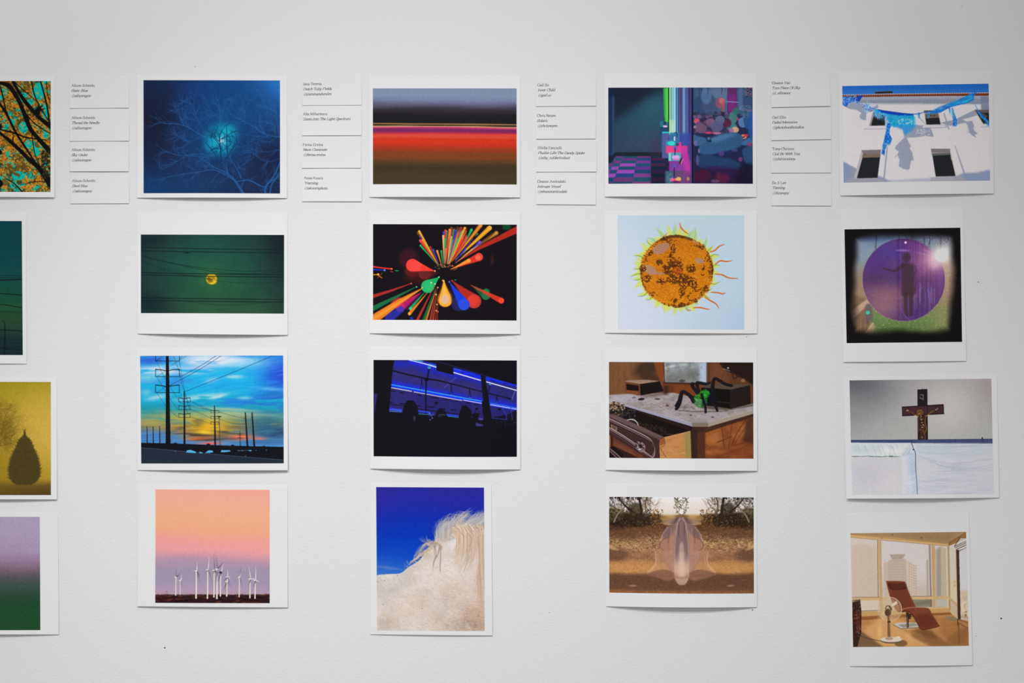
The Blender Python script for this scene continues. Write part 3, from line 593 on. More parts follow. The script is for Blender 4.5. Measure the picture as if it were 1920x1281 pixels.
    for x, y, h in [(530, 350, 90), (810, 410, 80), (982, 455, 66), (1236, 520, 50)]:
        c.line([(x, y), (x + 2, y + h * .5)], 9, K); c.line([(x + 2, y + h * .4), (x - 12, y + h * 1.15)], 5, K); c.line([(x + 2, y + h * .4), (x + 16, y + h * 1.15)], 5, K); c.line([(x - 12, y + h * 1.15), (x + 16, y + h * 1.15)], 5, (90, 100, 180), .8)
    c.poly([(666, 190), (826, 240), (832, 316), (672, 278)], K); c.poly([(1085, 300), (1130, 330), (1198, 770), (1130, 770)], K)
    c.poly([(1128, 178), (1430, 178), (1430, 412), (1128, 330), (820, 240), (620, 178)], K); c.line([(660, 186), (1090, 310), (1428, 425)], 4, (50, 60, 160), .6)
    for x, y, w in [(235, 466, 44), (325, 482, 40), (628, 530, 60), (742, 548, 54), (500, 508, 30), (330, 588, 50), (480, 606, 44), (590, 616, 56), (700, 634, 50), (805, 645, 44), (235, 574, 24), (950, 580, 40), (1030, 596, 40), (850, 564, 12), (1060, 680, 30), (1130, 690, 30)]: c.line([(x, y), (x + w, y + w * .1)], 9, K)
    c.ell(672, 580, 14, 12, K); c.line([(650, 575), (668, 610), (655, 625)], 4, K); c.ell(1050, 636, 15, 10, K); c.line([(1050, 640), (1030, 670)], 5, K); c.ell(1262, 640, 16, 12, K)
    c.line([(225, 590), (350, 606), (520, 640), (900, 690)], 8, K, .9); c.line([(228, 634), (345, 650)], 16, (44, 66, 220), .9, 4); c.line([(490, 655), (600, 668)], 14, (44, 70, 224), .9, 4); c.line([(770, 692), (885, 705)], 14, (44, 70, 224), .9, 4)
    c.line([(228, 658), (340, 664)], 4, (90, 170, 220), .9); c.line([(490, 684), (600, 690)], 4, (60, 170, 190), .9); c.line([(780, 706), (885, 718)], 4, (70, 180, 190), .9); c.line([(230, 645), (340, 650)], 3, (120, 170, 250), .8)
    for k in range(10): x = r.uniform(600, 640); y = r.uniform(645, 740); c.ell(x, y, 8, r.uniform(4, 9), r.choice([(60, 90, 220), (90, 120, 230), (30, 40, 120)]), .8)
    c.ell(620, 764, 12, 12, (96, 120, 216), .9)
    c.line([(1106, 570), (1118, 690), (1140, 760)], 20, K); c.poly([(1198, 715), (1340, 690), (1428, 640), (1428, 745), (1200, 735)], K, .85)
    c.line([(1196, 722), (1330, 738)], 6, (50, 56, 140)); c.line([(1290, 630), (1330, 700), (1330, 735)], 10, (50, 60, 190), .7); c.line([(1370, 620), (1385, 740)], 8, (56, 56, 150), .7)
    c.poly([(80, 178), (275, 178), (258, 270), (222, 700), (80, 700)], K); c.poly([(84, 492), (112, 498), (96, 620), (88, 690)], (48, 46, 130), .9, 3)
    def head(x, y, w, h): c.spoly([(x - w, y + h), (x - w * .95, y), (x - w * .55, y - h * .85), (x, y - h), (x + w * .6, y - h * .8), (x + w, y), (x + w * .85, y + h), (x, y + h * 1.3)], K)
    head(425, 650, 74, 94); head(712, 700, 56, 60); head(942, 670, 58, 58); c.ell(1036, 700, 36, 26, K)
    c.line([(690, 700), (720, 688), (755, 694)], 5, (110, 130, 200), .55); c.line([(690, 712), (730, 704)], 4, (80, 90, 150), .4)
    for i in range(20): c.line([(930 + r.uniform(-20, 20), 625), (930 + r.uniform(-26, 26), 604)], 3, K)
    c.poly([(60, 780), (60, 690), (230, 690), (350, 720), (600, 742), (880, 730), (1130, 790), (1210, 738), (1440, 742), (1440, 1100), (60, 1100)], K)
    c.poly([(455, 700), (475, 715), (470, 755), (458, 745)], (70, 76, 130), .6, 2)
    c.poly([(1040, 765), (1110, 785), (1108, 800), (1042, 798)], (66, 66, 150), .8, 2); c.poly([(1066, 722), (1108, 726), (1108, 742), (1070, 740)], (80, 90, 190), .8, 2)
    for i in range(26): x = r.uniform(1210, 1425); y = r.uniform(745, 795); c.line([(x, y), (x + r.uniform(-12, 12), y + r.uniform(-12, 12))], 3, (70, 74, 120), .5)
    c.grain(.01)

def pic_horse(c):
    w = (c.noise(300, 200, 2) - .5) * 50; r = c.r
    c.vgrad([(70, (44, 40, 150)), (160, (36, 42, 158)), (330, (18, 46, 170)), (480, (10, 56, 182)), (620, (16, 74, 192)), (700, (34, 92, 196)), (780, (56, 112, 200))], w - (c.X - 500) * .05)
    c.glow(90, 140, 120, 200, (56, 40, 150), .5); c.line([(88, 690), (180, 702), (290, 716)], [8, 26, 6], (90, 124, 196), .7, 10)
    def wl(pts, a, b, col, al=1): c.curve(pts, [a, b], col, al)
    c.spoly([(80, 772), (160, 752), (270, 744), (330, 700), (420, 640), (480, 560), (530, 516), (560, 470), (610, 430), (670, 395), (740, 372), (840, 345), (940, 330), (960, 800), (960, 1210), (60, 1210), (70, 900)], (222, 213, 207))
    m = c.a[..., 0] > .6
    c.spoly([(530, 516), (570, 500), (640, 495), (700, 470), (720, 400), (860, 400), (940, 400), (940, 325), (840, 340), (740, 368), (670, 390), (610, 425), (560, 462)], (160, 158, 158), .85, 5)
    n = c.noise(120, 90, 3); n2 = c.noise(26, 14, 3)
    def tone(mm, col): c.put((np.clip(mm, 0, 1) * m).astype(np.float32), col)
    def g(cx, cy, rx, ry): return np.exp(-(((c.X - cx) / rx) ** 2 + ((c.Y - cy) / ry) ** 2))
    tone(g(760, 560, 160, 160) * .5, (236, 226, 220)); tone(g(350, 980, 160, 120) * .6, (226, 196, 176)); tone(g(700, 870, 110, 60) * .7, (228, 192, 168)); tone(g(200, 850, 160, 140) * .6, (198, 196, 196)); tone(g(850, 1060, 130, 110) * .7, (196, 156, 122))
    tone(g(830, 1150, 150, 60) * .6, (150, 122, 98)); tone(g(560, 1130, 120, 60) * .45, (200, 168, 140)); tone(g(130, 1140, 100, 60) * .5, (178, 160, 140)); tone(g(620, 950, 60, 180) * .3, (190, 176, 166)); tone(g(900, 900, 60, 160) * .5, (206, 168, 142))
    tone(g(550, 800, 200, 60) * .3, (232, 226, 222)); tone(g(460, 1000, 120, 140) * .35, (210, 200, 192)); tone((n - .5) * 1.1, (182, 164, 150)); tone((.46 - n) * 1.3, (238, 228, 220))
    for i in range(6500):
        x = r.uniform(85, 925); y = r.uniform(640, 1190)
        if x < 300 and y < 770: continue
        a = math.radians(-25 - 25 * math.sin(x / 160) + (y - 900) * .06 + r.uniform(-16, 16)); L = r.uniform(8, 22)
        dk = max(0, (x - 600) / 400) * max(0, (y - 900) / 260)
        col = r.choice([(240, 234, 228), (196, 180, 168), (176, 156, 140), (226, 208, 194)]) if r.random() > dk * .7 else r.choice([(120, 92, 72), (90, 76, 66), (160, 126, 96)])
        c.line([(x, y), (x + L * math.cos(a), y - L * math.sin(a))], [2.6, 1], col, .42)
    for x, y in [(138, 985), (440, 1018), (92, 808), (250, 760), (150, 800)]: c.ell(x, y, 5, 3, (90, 80, 84), .7)
    MC = [(222, 200, 176), (202, 176, 150), (176, 150, 126), (232, 218, 204), (158, 136, 118), (212, 190, 168)]
    GC = [(170, 176, 186), (196, 192, 188), (140, 150, 170), (216, 208, 198), (180, 164, 148)]
    for i in range(90):
        x = r.uniform(350, 540); y = 668 - (x - 350) * .75 + r.uniform(-6, 6); wl([(x + r.uniform(20, 60), y + r.uniform(-60, -10)), (x + 10, y - 14), (x - r.uniform(0, 24), y + r.uniform(-6, 14))], 4, 1.5, r.choice(MC), .8)
    for i in range(50):
        x = r.uniform(470, 575); wl([(x + 20, 530 + r.uniform(-10, 10)), (x - 10, 516 + r.uniform(-8, 10)), (x - 60, 560 + r.uniform(-20, 30)), (x - 100, 630 + r.uniform(-20, 10))], 3, 1.2, r.choice(MC), .6)
    for i in range(30): x = r.uniform(435, 530); wl([(530 + r.uniform(-20, 20), 505), (x, 500 + r.uniform(-20, 10)), (x - r.uniform(0, 30), 470 + r.uniform(-20, 30))], 2.4, 1, r.choice(MC), .6)
    for i in range(230):
        x = r.uniform(530, 760); t = (x - 530) / 230; y = 520 - t * 120 + r.uniform(-30, 30)
        wl([(x, y), (x + r.uniform(0, 22), y - 70), (x + r.uniform(15, 60), y - r.uniform(110, 170) + t * 30), (x + r.uniform(50, 130), y - r.uniform(130, 210) + t * 60)], 5, 1, r.choice(GC + MC[:2]), .6)
    for i in range(150):
        x = r.uniform(690, 900); wl([(x, 420 - (x - 690) * .25 + r.uniform(-20, 16)), (x + 60, 380 - (x - 690) * .25 + r.uniform(-30, 10)), (x + 130, 330 - (x - 690) * .2 + r.uniform(-40, 10)), (x + 170, 290 - (x - 690) * .2 + r.uniform(-40, 10))], 4.5, 1, r.choice(GC), .6)
    for i in range(26): x = r.uniform(540, 600); wl([(x, 470), (x + r.uniform(-20, 10), 400), (x + r.uniform(-16, 40), 330 + r.uniform(-20, 20))], 3, 1, r.choice(GC), .6)
    for i in range(420):
        x = r.uniform(700, 925); t = (x - 700) / 225; L = 170 + 180 * r.random() + (120 if t > .75 else 0)
        y0 = 385 + r.uniform(-25, 60); wl([(x - 26 * (1 - t) - 8, y0), (x + 2, y0 + 30), (x + 6, 470 + r.uniform(-10, 30)), (x + 4 - 10 * r.random(), 400 + L * .7), (x - 14 - 34 * r.random(), 400 + L * r.uniform(.85, 1.05))], 6, 1.4, r.choice(MC + [(222, 190, 158), (230, 204, 176)]), .55)
    for i in range(120):
        x = r.uniform(860, 925); wl([(x - 10, 420 + r.uniform(0, 120)), (x - 5, 700), (x + 5, 850), (x + 10, 960 + r.uniform(-60, 60))], 5, 1.5, r.choice([(206, 176, 150), (226, 206, 186), (166, 138, 116), (190, 162, 140)]), .26)
    c.spoly([(730, 600), (760, 640), (745, 700), (700, 720), (700, 620)], (216, 204, 196), .5, 8); c.spoly([(866, 520), (850, 620), (810, 760), (850, 800), (880, 640)], (222, 206, 194), .8, 8)
    for xs in [[(540, 530), (548, 600), (530, 660), (524, 730)], [(580, 540), (584, 620), (580, 690), (582, 748)], [(575, 545), (560, 600), (540, 640), (530, 690)], [(534, 540), (536, 600)]]:
        for k in range(9): wl([(x + r.uniform(-5, 5) * (1 - k / 12) * (y < 700), y + r.uniform(-12, 6)) for x, y in xs], 3.4, .8, r.choice([(130, 120, 120), (150, 134, 122), (176, 156, 138)]), .55)
    c.curve([(500, 520), (550, 512), (590, 540), (584, 570)], [10, 16, 12, 5], (178, 150, 124), .8, 3)
    c.grain(.016)

def pic_claw_machine(c):
    r = c.r
    c.vgrad([(170, (28, 38, 54)), (300, (36, 66, 88)), (500, (42, 80, 98)), (700, (52, 74, 92)), (800, (50, 66, 88))])
    c.glow(520, 340, 170, 150, (44, 98, 116), .6); c.glow(150, 560, 180, 300, (36, 60, 86), .5)
    c.poly([(76, 170), (590, 170), (470, 240), (330, 350), (140, 480), (76, 480)], (24, 28, 42), .75, 34)
    c.rect(76, 170, 134, 860, (28, 48, 84), .9, 3); c.rect(116, 250, 134, 820, (48, 78, 120), .7, 4); c.rect(76, 170, 134, 260, (18, 24, 50), .7, 20)
    c.poly([(145, 782), (585, 782), (585, 822), (145, 822)], (26, 38, 44)); c.poly([(78, 838), (145, 786), (150, 822), (112, 874), (78, 876)], (20, 34, 48))
    c.poly([(112, 876), (150, 820), (650, 822), (650, 1085), (76, 1085), (76, 876)], (40, 60, 110))
    Pk, Tl = (116, 58, 132), (30, 78, 116)
    ys = [822, 838, 862, 888, 918, 948, 984, 1020, 1062, 1110]
    vx = (700, 200)
    cols = [-40, 150, 230, 350, 478, 640]
    def X(col, y): # lines converge upwards
        base = {0: (60, -60), 1: (150, 50), 2: (218, 112), 3: (348, 302), 4: (474, 480), 5: (600, 665), 6: (730, 850)}[col]
        t = (y - 822) / 258.0; return base[0] + (base[1] - base[0]) * t
    for i in range(len(ys) - 1):
        for k in range(6):
            col = Pk if (i + k) % 2 == 1 else Tl
            dk = 1.0 if k < 4 else .55
            q = tuple(v * dk * r.uniform(.85, 1.1) for v in col)
            if col is Pk and 2 < i < 7 and k in (1, 2): q = (150, 72, 172)
            c.poly([(X(k, ys[i]), ys[i]), (X(k + 1, ys[i]), ys[i]), (X(k + 1, ys[i + 1]), ys[i + 1]), (X(k, ys[i + 1]), ys[i + 1])], q)
    c.poly([(60, 820), (145, 820), (112, 876), (60, 890)], (20, 34, 48)); c.rect(480, 950, 660, 1090, (26, 20, 50), .45, 30); c.glow(530, 740, 60, 90, (74, 44, 96), .5)
    # coin machines and neon pillar
    c.rect(564, 490, 650, 545, (36, 120, 138)); c.rect(562, 545, 650, 760, (36, 74, 110)); c.rect(582, 590, 700, 842, (86, 92, 150)); c.rect(584, 590, 700, 606, (50, 190, 200)); c.rect(640, 640, 700, 820, (60, 80, 150), .6)
    c.poly([(596, 180), (640, 180), (650, 500), (606, 500)], (70, 210, 60), 1, 4); c.line([(606, 180), (612, 480)], 12, (60, 150, 110), .8, 5); c.rect(640, 174, 652, 590, (22, 40, 40)); c.rect(628, 174, 638, 480, (100, 240, 80), .8)
    for x0, x1, col in [(652, 664, (214, 250, 190)), (664, 676, (80, 200, 180)), (676, 690, (190, 226, 240)), (690, 714, (120, 200, 226)), (714, 722, (40, 90, 140)), (722, 734, (110, 170, 214)), (734, 740, (30, 50, 100)), (740, 752, (80, 110, 170)), (752, 764, (130, 40, 90)),
                        (764, 776, (60, 90, 150)), (776, 800, (100, 150, 200)), (800, 830, (90, 96, 160)), (830, 846, (60, 50, 120)), (846, 862, (70, 60, 130)), (862, 876, (14, 18, 40))]:
        c.rect(x0, 172, x1, 620 if x0 < 740 else 1082, col, .92, 1.2)
    c.rect(652, 480, 700, 600, (210, 240, 190), .6, 6)
    c.rect(698, 172, 708, 600, (220, 240, 250), .8, 2); c.rect(786, 180, 794, 600, (170, 200, 236), .6, 2); c.rect(760, 620, 850, 1082, (88, 60, 140), .7, 8); c.rect(742, 600, 846, 720, (50, 80, 170), .7, 6)
    c.rect(655, 600, 745, 700, (50, 120, 170), .9, 3); c.line([(700, 600), (712, 596), (724, 612), (722, 640)], 7, (30, 50, 70)); c.rect(694, 636, 706, 690, (220, 210, 240))
    c.ell(612, 540, 22, 9, (236, 190, 230)); c.ell(608, 510, 14, 20, (40, 60, 90)); c.rect(600, 455, 606, 490, (60, 70, 70))
    c.rect(620, 676, 712, 724, (40, 150, 180)); c.ell(670, 700, 34, 20, (70, 220, 210), .9, 3); c.rect(620, 726, 820, 796, (222, 60, 140), 1, 2); c.rect(622, 726, 700, 790, (240, 72, 140), .8, 3); c.rect(740, 690, 762, 790, (226, 60, 150)); c.rect(760, 740, 818, 800, (190, 60, 170), .8)
    c.rect(640, 788, 760, 870, (90, 170, 190), .9, 2); c.rect(648, 868, 850, 1000, (140, 60, 160), .95, 4); c.poly([(760, 790), (830, 800), (850, 980), (800, 960)], (196, 56, 160), .9, 5); c.poly([(756, 840), (776, 848), (756, 902), (738, 890)], (70, 30, 50))
    c.line([(776, 850), (758, 896)], 5, (250, 180, 180)); c.ell(706, 745, 18, 18, (110, 90, 190)); c.line([(704, 750), (703, 810)], 9, (40, 30, 80)); c.ell(712, 832, 36, 20, (214, 170, 240)); c.ell(712, 850, 30, 9, (240, 120, 200), .9); c.rect(646, 790, 664, 866, (150, 230, 220), .8)
    c.rect(612, 960, 780, 1085, (60, 90, 120), .95, 3); c.rect(700, 960, 850, 1085, (130, 60, 110), .6, 10); c.ell(696, 912, 18, 20, (96, 86, 180)); c.line([(696, 930), (694, 1020)], 9, (40, 26, 50)); c.ell(706, 1044, 52, 30, (236, 80, 130)); c.ell(734, 1036, 26, 18, (226, 190, 100), .9, 3); c.ell(706, 1064, 44, 9, (90, 40, 90)); c.ell(690, 1022, 34, 8, (60, 60, 120))
    for i in range(40): c.line([(r.uniform(615, 690), r.uniform(965, 1080))] * 1 + [(r.uniform(615, 690), r.uniform(965, 1080))], 2, (110, 200, 190), .35)
    c.ell(826, 1036, 14, 18, (190, 150, 100), .8, 4)
    # plush side
    c.rect(876, 172, 1438, 1082, (34, 40, 78)); c.rect(876, 172, 1438, 420, (70, 100, 140), .9, 20); c.rect(1040, 172, 1200, 300, (110, 132, 162), .6, 14); c.rect(876, 480, 1438, 620, (44, 46, 76), .8, 16)
    c.ell(990, 330, 110, 100, (48, 72, 112), .95, 16); c.ell(1060, 350, 100, 70, (70, 86, 124), .8, 20); c.ell(1000, 250, 50, 80, (84, 120, 160), .8, 10); c.ell(1130, 320, 44, 50, (150, 80, 110), .9, 8); c.ell(1145, 300, 26, 28, (214, 110, 110), .8, 5); c.rect(1145, 300, 1172, 410, (190, 90, 90), .7, 6)
    c.rect(1198, 176, 1290, 420, (96, 40, 100), .9, 3); c.rect(1204, 240, 1280, 400, (130, 44, 130), .8, 8); c.line([(1185, 305), (1305, 312)], 6, (130, 160, 210)); c.line([(1190, 180), (1190, 420)], 6, (90, 120, 170), .8); c.rect(1310, 176, 1340, 360, (90, 110, 150), .8, 6)
    c.rect(1345, 250, 1438, 340, (50, 76, 116), .9, 5)
    for i in range(70): x = r.uniform(1370, 1436); y = r.uniform(176, 260); c.ell(x, y, 7, 5, r.choice([(40, 50, 70), (150, 60, 110), (100, 130, 160), (30, 36, 50), (160, 80, 90)]), .8)
    for x in (930, 950, 1010, 1140): c.curve([(x, 174), (x + 8, 200), (x, 236)], [5, 3], (24, 30, 50))
    for i in range(80):
        x = r.uniform(880, 1200); y = r.uniform(400, 600); q = r.uniform(8, 26); c.ell(x, y, q, q * r.uniform(.6, 1), r.choice([(70, 60, 96), (96, 70, 100), (50, 52, 88), (110, 80, 110), (60, 76, 110), (40, 30, 56), (130, 96, 130)]), .75, 4)
    for x, y, a, b, col in [(908, 490, 26, 26, (210, 90, 110)), (930, 520, 30, 26, (110, 70, 130)), (900, 545, 20, 14, (170, 140, 180)), (950, 560, 56, 44, (112, 84, 110)), (1040, 500, 44, 34, (124, 90, 124)), (1130, 480, 44, 42, (98, 106, 146)), (1100, 540, 60, 50, (92, 90, 134)),
                            (1250, 460, 40, 60, (74, 128, 130)), (1240, 545, 50, 36, (70, 130, 140)), (1280, 395, 30, 34, (52, 110, 104)), (1020, 600, 40, 10, (214, 60, 110)), (1200, 510, 36, 40, (92, 34, 66)), (1270, 572, 36, 28, (222, 170, 130)), (1235, 578, 24, 22, (160, 110, 160)), (1296, 470, 12, 14, (190, 60, 110)),
                            (1100, 604, 40, 12, (180, 120, 160)), (1345, 500, 44, 50, (92, 130, 180)), (1400, 480, 50, 90, (40, 80, 140)), (1380, 400, 60, 60, (56, 96, 130)), (1330, 370, 20, 20, (90, 120, 160))]: c.ell(x, y, a, b, col, .92, 4)
    for i in range(120): x = r.uniform(1310, 1436); y = r.uniform(340, 470); c.line([(x, y), (x + r.uniform(-16, 16), y + r.uniform(-12, 12))], 3, r.choice([(120, 160, 190), (30, 50, 80), (190, 100, 130), (80, 110, 150)]), .7)
    c.ell(1425, 390, 16, 14, (226, 100, 100), .9, 4); c.ell(1352, 636, 30, 22, (230, 140, 110), .95, 4); c.ell(1374, 624, 22, 12, (210, 50, 80), .9, 3); c.ell(1350, 640, 14, 6, (70, 30, 40))
    Bt = (50, 90, 132)
    c.spoly([(876, 620), (920, 630), (990, 650), (1000, 690), (950, 720), (890, 720), (870, 680)], (60, 96, 142), 1, 3)
    c.spoly([(925, 750), (950, 710), (1010, 680), (1080, 640), (1180, 605), (1290, 600), (1345, 650), (1330, 720), (1240, 760), (1120, 790), (1040, 810), (960, 805), (925, 785)], Bt, 1, 3)
    c.spoly([(1010, 670), (1090, 632), (1190, 608), (1280, 612), (1200, 650), (1080, 690)], (78, 124, 164), .8, 12); c.spoly([(940, 790), (1040, 808), (1240, 760), (1330, 730), (1200, 800), (1050, 830)], (28, 46, 92), .8, 8)
    c.ell(1025, 672, 26, 16, (24, 44, 80), .9, 4, 30); c.ell(1020, 655, 14, 16, (66, 106, 150)); c.ell(930, 772, 10, 18, (130, 100, 150)); c.ell(898, 700, 16, 26, (120, 100, 160), .8, 3)
    c.spoly([(905, 860), (930, 820), (1000, 810), (1130, 830), (1240, 850), (1310, 890), (1380, 980), (1250, 980), (1080, 950), (960, 930), (910, 900)], (36, 64, 104), 1, 3); c.ell(915, 860, 14, 50, (80, 80, 130)); c.spoly([(1000, 920), (1200, 930), (1400, 980), (1380, 990), (1130, 985)], (54, 40, 96), .9, 4)
    c.spoly([(1330, 700), (1370, 660), (1438, 640), (1438, 700), (1360, 720)], (58, 106, 152), 1, 3); c.spoly([(1340, 760), (1380, 730), (1438, 720), (1438, 900), (1370, 880), (1345, 820)], (44, 76, 120), 1, 4); c.rect(1388, 690, 1432, 726, (150, 60, 110), .8, 4); c.spoly([(1400, 440), (1438, 380), (1438, 660), (1400, 620)], (40, 86, 160), .9, 6)
    c.ell(1140, 795, 26, 26, (86, 60, 130), .9, 4); c.ell(1320, 850, 20, 22, (120, 60, 120), .9, 4); c.ell(1265, 764, 30, 14, (90, 90, 150), .6, 2); c.ell(1110, 985, 18, 20, (110, 50, 110), .8, 4)
    c.rect(876, 930, 1438, 1085, (44, 18, 50), .55, 20); c.ell(960, 1010, 80, 60, (80, 22, 52), .7, 20); c.ell(1150, 1030, 70, 46, (110, 34, 66), .6, 16); c.ell(1080, 1058, 40, 16, (110, 70, 120), .8, 4); c.poly([(1320, 900), (1438, 880), (1438, 1085), (1260, 1085)], (20, 18, 40), .6, 14)
    c.rect(862, 172, 876, 1082, (12, 16, 34)); c.rect(877, 172, 881, 1082, (70, 90, 140), .5); c.rect(1425, 172, 1440, 380, (40, 60, 90), .6, 3)
    c.grain(.02)

def pic_sunflower(c):
    c.fill((188, 208, 222)); r = c.r
    c.glow(200, 1100, 700, 600, (210, 212, 228), .8); c.glow(1400, 1150, 400, 420, (172, 198, 222), .8); c.glow(1350, 500, 300, 500, (184, 212, 224), .6); c.glow(1000, 100, 500, 200, (190, 212, 218), .6); c.glow(230, 500, 200, 400, (206, 214, 226), .7)
    cx, cy, R = 722, 620, 342
    def pt(a, d): a = math.radians(a); return (cx + d * math.cos(a), cy - d * math.sin(a) * .985)
    for i in range(96):
        a = i * 360 / 96 + r.uniform(-3, 3); L = r.uniform(16, 60); c.poly([pt(a - 5, R - 30), pt(a + r.uniform(-4, 4), R + L), pt(a + 5, R - 30)], r.choice([(214, 218, 130), (204, 212, 124), (222, 222, 160)]), .6, 5)
    spikes = [(100, 108, 0), (93, 112, 1), (86, 100, 0), (78, 82, 0), (70, 90, 1), (62, 112, 1), (52, 50, 0), (44, 92, 1), (33, 80, 2), (23, 90, 2), (112, 116, 1), (118, 40, 0), (126, 84, 1), (134, 72, 2), (143, 90, 0), (150, 50, 0), (157, 90, 2), (163, 60, 0), (170, 74, 0), (176, 66, 2), (184, 100, 2), (192, 76, 2), (199, 96, 0), (206, 30, 0), (216, 100, 2), (226, 60, 2),
              (240, 70, 0), (250, 80, 0), (257, 60, 0), (268, 84, 0), (276, 60, 0), (284, 72, 1), (292, 90, 0), (300, 40, 1), (318, 70, 2), (328, 30, 2), (340, 80, 2), (348, 30, 0), (358, 60, 0), (8, 70, 2), (15, 30, 0)]
    for a, L, k in spikes:
        b = a + r.uniform(-5, 5); col = [(206, 216, 110), (130, 186, 160), (70, 130, 70)][k]
        c.poly([pt(a - 5.5, R - 16), pt(a - 3, R + L * .35), pt(b, R + L), pt(a + 3.5, R + L * .35), pt(a + 5.5, R - 16)], (206, 214, 104) if k != 1 else (176, 206, 130), .92, 1.6)
        p = [pt(a, R + 4), pt(a + 1, R + L * .5), pt(b + 2, R + L)]; c.curve(p, [6, 5, 2], col, .9, 1.5)
    Og = (226, 108, 22)
    for pts in [[(1035, 440), (1080, 425), (1120, 388), (1172, 366)], [(1085, 555), (1130, 524), (1190, 530), (1242, 522)], [(1080, 648), (1150, 656), (1210, 684), (1298, 690)], [(1045, 820), (1110, 824), (1150, 834), (1180, 824)], [(985, 866), (1040, 900), (1090, 930), (1118, 972)],
                [(880, 966), (940, 964), (990, 975), (1032, 980)], [(750, 170), (765, 215), (800, 250), (830, 270)], [(590, 300), (610, 285), (628, 262)], [(850, 990), (820, 985), (810, 970)]]:
        c.curve(pts, [9, 13, 12, 4], Og, .95, 1); c.curve([(x + 2, y + 4) for x, y in pts], [3, 5, 4, 2], (160, 70, 20), .6)
    c.ell(752, 190, 6, 30, (210, 150, 190), .5, 4)
    c.spoly([pt(a, R + 4 * math.sin(a * 3) + 3 * math.cos(a * .07)) for a in range(0, 360, 15)], (176, 100, 20), 1, 2)
    n = c.noise(70, 70, 3)
    NP = 2300
    patch = [(640, 600, 60, 60), (700, 690, 74, 56), (690, 560, 60, 46), (860, 720, 56, 46), (790, 720, 60, 80), (770, 820, 30, 44), (686, 410, 32, 44), (670, 490, 22, 50), (890, 760, 30, 30), (745, 560, 40, 30), (440, 690, 40, 40), (400, 600, 36, 40), (560, 540, 36, 30), (960, 390, 34, 26), (1045, 610, 26, 50),
             (960, 650, 26, 14), (580, 720, 50, 30), (850, 600, 40, 40), (970, 590, 24, 24), (500, 840, 40, 20), (770, 940, 40, 24), (700, 900, 30, 26), (960, 840, 22, 30), (900, 900, 24, 24), (610, 320, 34, 20), (470, 450, 30, 30), (880, 600, 20, 50), (1000, 790, 30, 40)]
    pale = [(575, 408, 84, 46, -25), (470, 610, 64, 40, 30), (940, 524, 42, 26, 10), (895, 340, 44, 18, 30), (560, 640, 50, 12, 0)]
    def inp(x, y): return any(((x - a) / p) ** 2 + ((y - b) / q) ** 2 < 1 for a, b, p, q in patch)
    def inpale(x, y):
        for a, b, p, q, t in pale:
            t = math.radians(t); u = (x - a) * math.cos(t) + (y - b) * math.sin(t); v = -(x - a) * math.sin(t) + (y - b) * math.cos(t)
            if (u / p) ** 2 + (v / q) ** 2 < 1: return True
        return False
    for a_, b_, p_, q_ in patch: c.ell(a_, b_, p_ * .8, q_ * .8, (84, 46, 20), .85, min(p_, q_) * .35)
    for i in range(NP):
        t = i * 2.39996323; d = (R - 8) * math.sqrt(i / NP); x = cx + d * math.cos(t); y = cy + d * math.sin(t) * .985
        jj = int((x - c.x0) * c.ps); ii = int((y - c.y0) * c.ps); nv = n[ii, jj]
        if inp(x, y) and r.random() < .74:
            
                for _q in range(2): c.ell(x + r.uniform(-6, 6), y + r.uniform(-6, 6), r.uniform(2.5, 5), r.uniform(2, 4), r.choice([(72, 38, 20), (96, 50, 22), (54, 30, 18), (80, 44, 22), (170, 96, 28)]), .9, 0, r.uniform(0, 180))
                continue
        if inpale(x, y): c.ell(x, y, 7.5, 6.5, (120, 60, 36)); c.ell(x - 1, y - 1, 5, 4.2, (232, 200, 176)); continue
        if nv > .68 and r.random() < .35: c.ell(x, y, 6, 5, (96, 52, 20), .9); continue
        c.ell(x + 1.5, y + 2, 7.5, 6.5, (164, 88, 14)); br = 1 if y > 500 else .96
        c.ell(x - .5, y - .5, 5.8, 4.8, r.choice([(240, 152, 24), (230, 138, 20), (246, 164, 40), (222, 128, 18)]))
    for i in range(160): a = r.uniform(0, 6.28); d = r.uniform(0, 46); c.ell(735 + d * math.cos(a), 620 + d * math.sin(a), 7, 6, r.choice([(196, 90, 24), (170, 70, 22), (216, 110, 30), (90, 46, 22)]), .9)
    for i in range(760):
        a = r.uniform(0, 360); d = R + 2 - abs(r.gauss(0, 12)) - 5 * math.sin(a * .11) ; x, y = pt(a, d)
        k = .15 + .75 * (math.sin(a * .07 + 1) * .5 + .5)
        c.ell(x, y, r.uniform(3, 7), r.uniform(3, 6), r.choice([(60, 34, 20), (84, 46, 24), (46, 28, 20), (150, 90, 34)] if r.random() < k else [(222, 136, 30), (200, 120, 30), (236, 160, 50)]), .9)
    c.curve([pt(a, R - 12) for a in range(65, 125, 10)], 26, (76, 46, 26), .7, 6)
    c.grain(.012)

